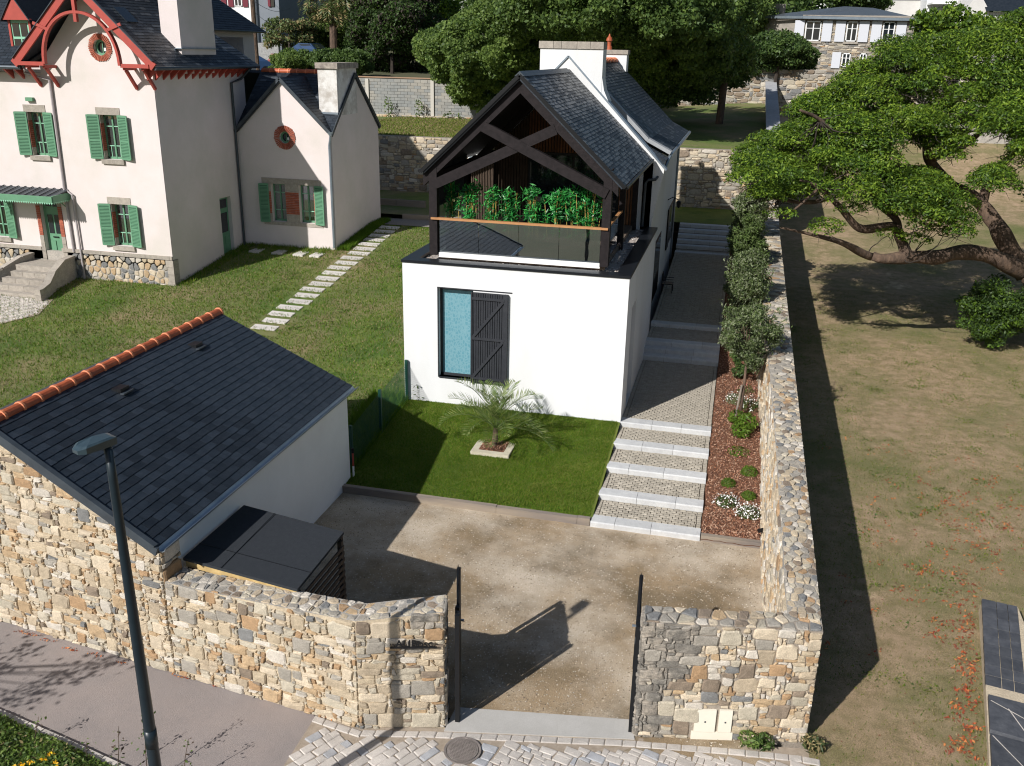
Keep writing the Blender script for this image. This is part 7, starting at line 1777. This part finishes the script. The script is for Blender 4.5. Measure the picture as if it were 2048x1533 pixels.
for px, py in ((60, 1525), (85, 1518), (45, 1530), (100, 1508), (30, 1533), (110, 1524), (70, 1540)):
    g = ground_at(px, py, .25); bl.append(g + NR.normal(size=(14, 3)) * [.03, .02, .01])
t = thing('yellow_flowers', tuple(bl[0][0]), 'cluster of small yellow flowers in the ground cover', 'flowers'); leaf_cloud('blooms', np.concatenate(bl), [YB], t, .045, .7)['kind'] = 'stuff'
for i, (px, py, h, lean, n, lab) in enumerate(((70, 1478, .35, (.05, .1), 22, 'leafy sapling sprout at the kerb, farthest left'), (175, 1520, .3, (0, .05), 14, 'short leafy sprout at the kerb, second from the left'), (235, 1545, .6, (-.08, .25), 26, 'tall thin sapling left of the lamp post'), (295, 1560, .95, (-.12, .3), 60, 'tallest leafy sapling right against the lamp post'), (368, 1560, .62, (.05, .15), 16, 'sparse reddish sapling right of the lamp post'))):
    g = ground_at(px, py, .1); stem_plant('sapling', tuple(g), h, n, .055, [LT[0], LT[1], mat('reddish_leaf', (.07, .045, .03), None, rough=.6)], lab, 'sapling', .05, lean=lean)
# street tree standing behind the camera's left, its shade falls on the pavement
stt = thing('street_tree', (-15.8, 4.6, 0), 'young street tree left of the view, only its shade on the pavement is seen', 'tree')
T0 = np.array([-15.8, 4.6, 0.0]); top = T0 + [0, 0, 4.2]
MB().tube([T0, top], [.09, .05], 8).build('trunk', BARK, stt)
Cs = []
for (px, py) in ((40, 1300), (90, 1372), (150, 1345), (30, 1400), (190, 1330), (100, 1350), (20, 1330), (60, 1390), (230, 1325)):
    g = ground_at(px, py); hz = NR.uniform(2.6, 3.6); c = g + np.array([SUN_TO.x, SUN_TO.y, SUN_TO.z]) * (hz / SUN_TO.z)
    MB().tube([top - [0, 0, .8], (top + c) / 2 + [0, 0, .1], c], [.03, .018, .006], 5).build('branch', BARK, stt)
    Cs.append(c + NR.normal(size=(42, 3)) * [.22, .14, .14])
leaf_cloud('crown', np.concatenate(Cs), LT, stt, .10, .7)
# slate topped low wall at the lower right
gv = thing('slate_wall', (5.6, 15, 0), 'low wall topped with dark slates at the lower right edge of the park lawn', 'wall')
S0 = [ground_at(1966, 1190, .35), ground_at(2030, 1192, .35), ground_at(1982, 1355, .35)]
ax = ground_at(1964, 1195, .35)[:2]; bxp = ground_at(1975, 1352, .35)[:2]; d_ = (bxp - ax) / np.linalg.norm(bxp - ax); n_ = np.array([-d_[1], d_[0]]); n_ = n_ if n_[0] > 0 else -n_
LL = np.linalg.norm(bxp - ax); P_ = lambda u, v, z: (ax[0] + d_[0] * u + n_[0] * v, ax[1] + d_[1] * u + n_[1] * v, z)
MB().hexa([P_(.0, .0, -.1), P_(LL + 3.5, 0, -.1), P_(LL + 3.5, 1.6, -.1), P_(0, .62, -.1), P_(.0, .0, .31), P_(LL + 3.5, 0, .02), P_(LL + 3.5, 1.6, .02), P_(0, .62, .31)]).build('wall_core', MORT, gv)
BSL = mat('blue_black_slate', (.050, .053, .062), (.085, .088, .098), 5, .55, .5, 18, rnd=.2)
u = .02
while u < LL - .05:
    w_ = random.uniform(.24, .42)
    for v0, v1 in ((.0, .24), (.25, .43), (.44, .6)):
        z_ = .32 - .055 * u
        MB().hexa([P_(u, v0, z_ - .05), P_(u + w_ - .02, v0, z_ - .06), P_(u + w_ - .02, v1, z_ - .06), P_(u, v1, z_ - .05), P_(u, v0, z_ + .02), P_(u + w_ - .02, v0, z_), P_(u + w_ - .02, v1, z_), P_(u, v1, z_ + .02)]).build('slate', BSL, gv)
    u += w_
for k, (a, b) in enumerate(((.35, 1.25), (1.3, 2.3), (2.35, 3.4))):
    MB().hexa([P_(LL + a, .02, .08), P_(LL + b, .02, .05), P_(LL + b, 1.5, .05), P_(LL + a, 1.5, .08), P_(LL + a, .02, .26 - .045 * a), P_(LL + b - .04, .02, .26 - .045 * b), P_(LL + b, 1.5, .26 - .045 * b), P_(LL + a, 1.5, .26 - .045 * a)]).build('slate_slab', BSL, gv)
for (u0, v0, u1, v1) in ((.5, .05, 1.2, 1.4), (.6, .3, 1.9, .9), (2.0, .1, 3.3, 1.3), (1.35, .05, 2.2, .7)):
    MB().beam(P_(LL + u0, v0, .265 - .045 * u0), P_(LL + u1, v1, .265 - .045 * u1), .014, .004).build('mortar_line', SETTP, gv)
# fallen leaves
lv = []
for (px, py, sx_, sy_, k) in ((1900, 1015, 50, 18, 90), (1935, 1000, 60, 16, 60), (1880, 1160, 55, 35, 120), (1960, 1110, 70, 30, 160), (1930, 1250, 14, 60, 170), (1935, 1400, 14, 60, 240), (1870, 1230, 25, 40, 60), (1920, 1500, 20, 20, 80), (1720, 1200, 90, 160, 110), (1850, 900, 120, 160, 120), (1800, 1000, 80, 90, 70), (1990, 1060, 40, 25, 120), (1960, 960, 50, 30, 70)):
    for _ in range(k):
        cl = (NR.normal(px, sx_), NR.normal(py, sy_)) if _ % 7 == 0 else cl; g = ground_at(cl[0] + NR.normal() * 7, cl[1] + NR.normal() * 4)
        if g[0] > 2.2: lv.append(g + [0, 0, .03])
FL = [mat('fallen_leaf_%d' % i, c, None, rough=.7) for i, c in enumerate([(.42, .10, .03), (.30, .06, .025), (.50, .19, .06), (.20, .055, .03)])]
o = leaf_cloud('fallen_leaves', np.array(lv), FL, size=.07, aspect=.5, spread=.35); setp(o, 'orange and rust fallen leaves scattered over the park grass', 'leaves', kind='stuff')
lv = []
for (px, py) in ((50, 1262), (60, 1265), (140, 1296), (185, 1305), (245, 1322), (365, 1352), (440, 1370), (630, 1425), (650, 1432), (95, 1277), (1107, 1345), (1165, 1395)):
    g = ground_at(px, py + 4); lv.append(g + np.concatenate([NR.normal(size=(12, 2)) * [.10, .02], np.full((12, 1), .02)], 1))
o = leaf_cloud('fallen_leaves', np.concatenate(lv[:-2]), FL, size=.05, aspect=.5, spread=.35); setp(o, 'small rust coloured leaves blown against the foot of the street wall', 'leaves', kind='stuff')
# odds and ends on the park grass
o = leaf_cloud('leaf_litter', np.concatenate([NR.normal(size=(2600, 3)) * [0, 0, .004] + np.stack([NR.uniform(2.0, 10, 2600), NR.uniform(11, 36, 2600), np.full(2600, .035)], 1)]), [GB[4], FL[3], GB[3]], size=.045, aspect=.4, spread=.3); setp(o, 'pale dry leaf litter scattered through the park grass', 'leaf litter', kind='stuff')

# clumps of weed in the left lawn
n_ = 0; C = []
for _ in range(90):
    x, y = NR.uniform(-27, -9), NR.uniform(19, 36)
    if (x < -20.2 and y > 29.5) or (x < -16 and y > 35) or (-15.8 < x < -14.3): continue
    C.append(np.array([x, y, lawn_z(y) + .04]) + NR.normal(size=(60, 3)) * [.16, .16, .02])
o = leaf_cloud('lawn_weeds', np.concatenate(C), [GB[0], LT[1], LT[2]], size=.08, aspect=.5, spread=.4); setp(o, 'small green weed clumps dotted through the rough left lawn', 'weeds', kind='stuff')

C = []
for _ in range(170):
    x, y = NR.uniform(2.3, 11), NR.uniform(10.5, 36)
    C.append(np.array([x, y, park_z(y) + .02]) + NR.normal(size=(46, 3)) * [.15, .15, .012])
o = leaf_cloud('park_weeds', np.concatenate(C), [GB[1], LT[0], GB[2]], size=.06, aspect=.4, spread=.4); setp(o, 'small green weed tufts dotted through the dry park grass', 'weeds', kind='stuff')
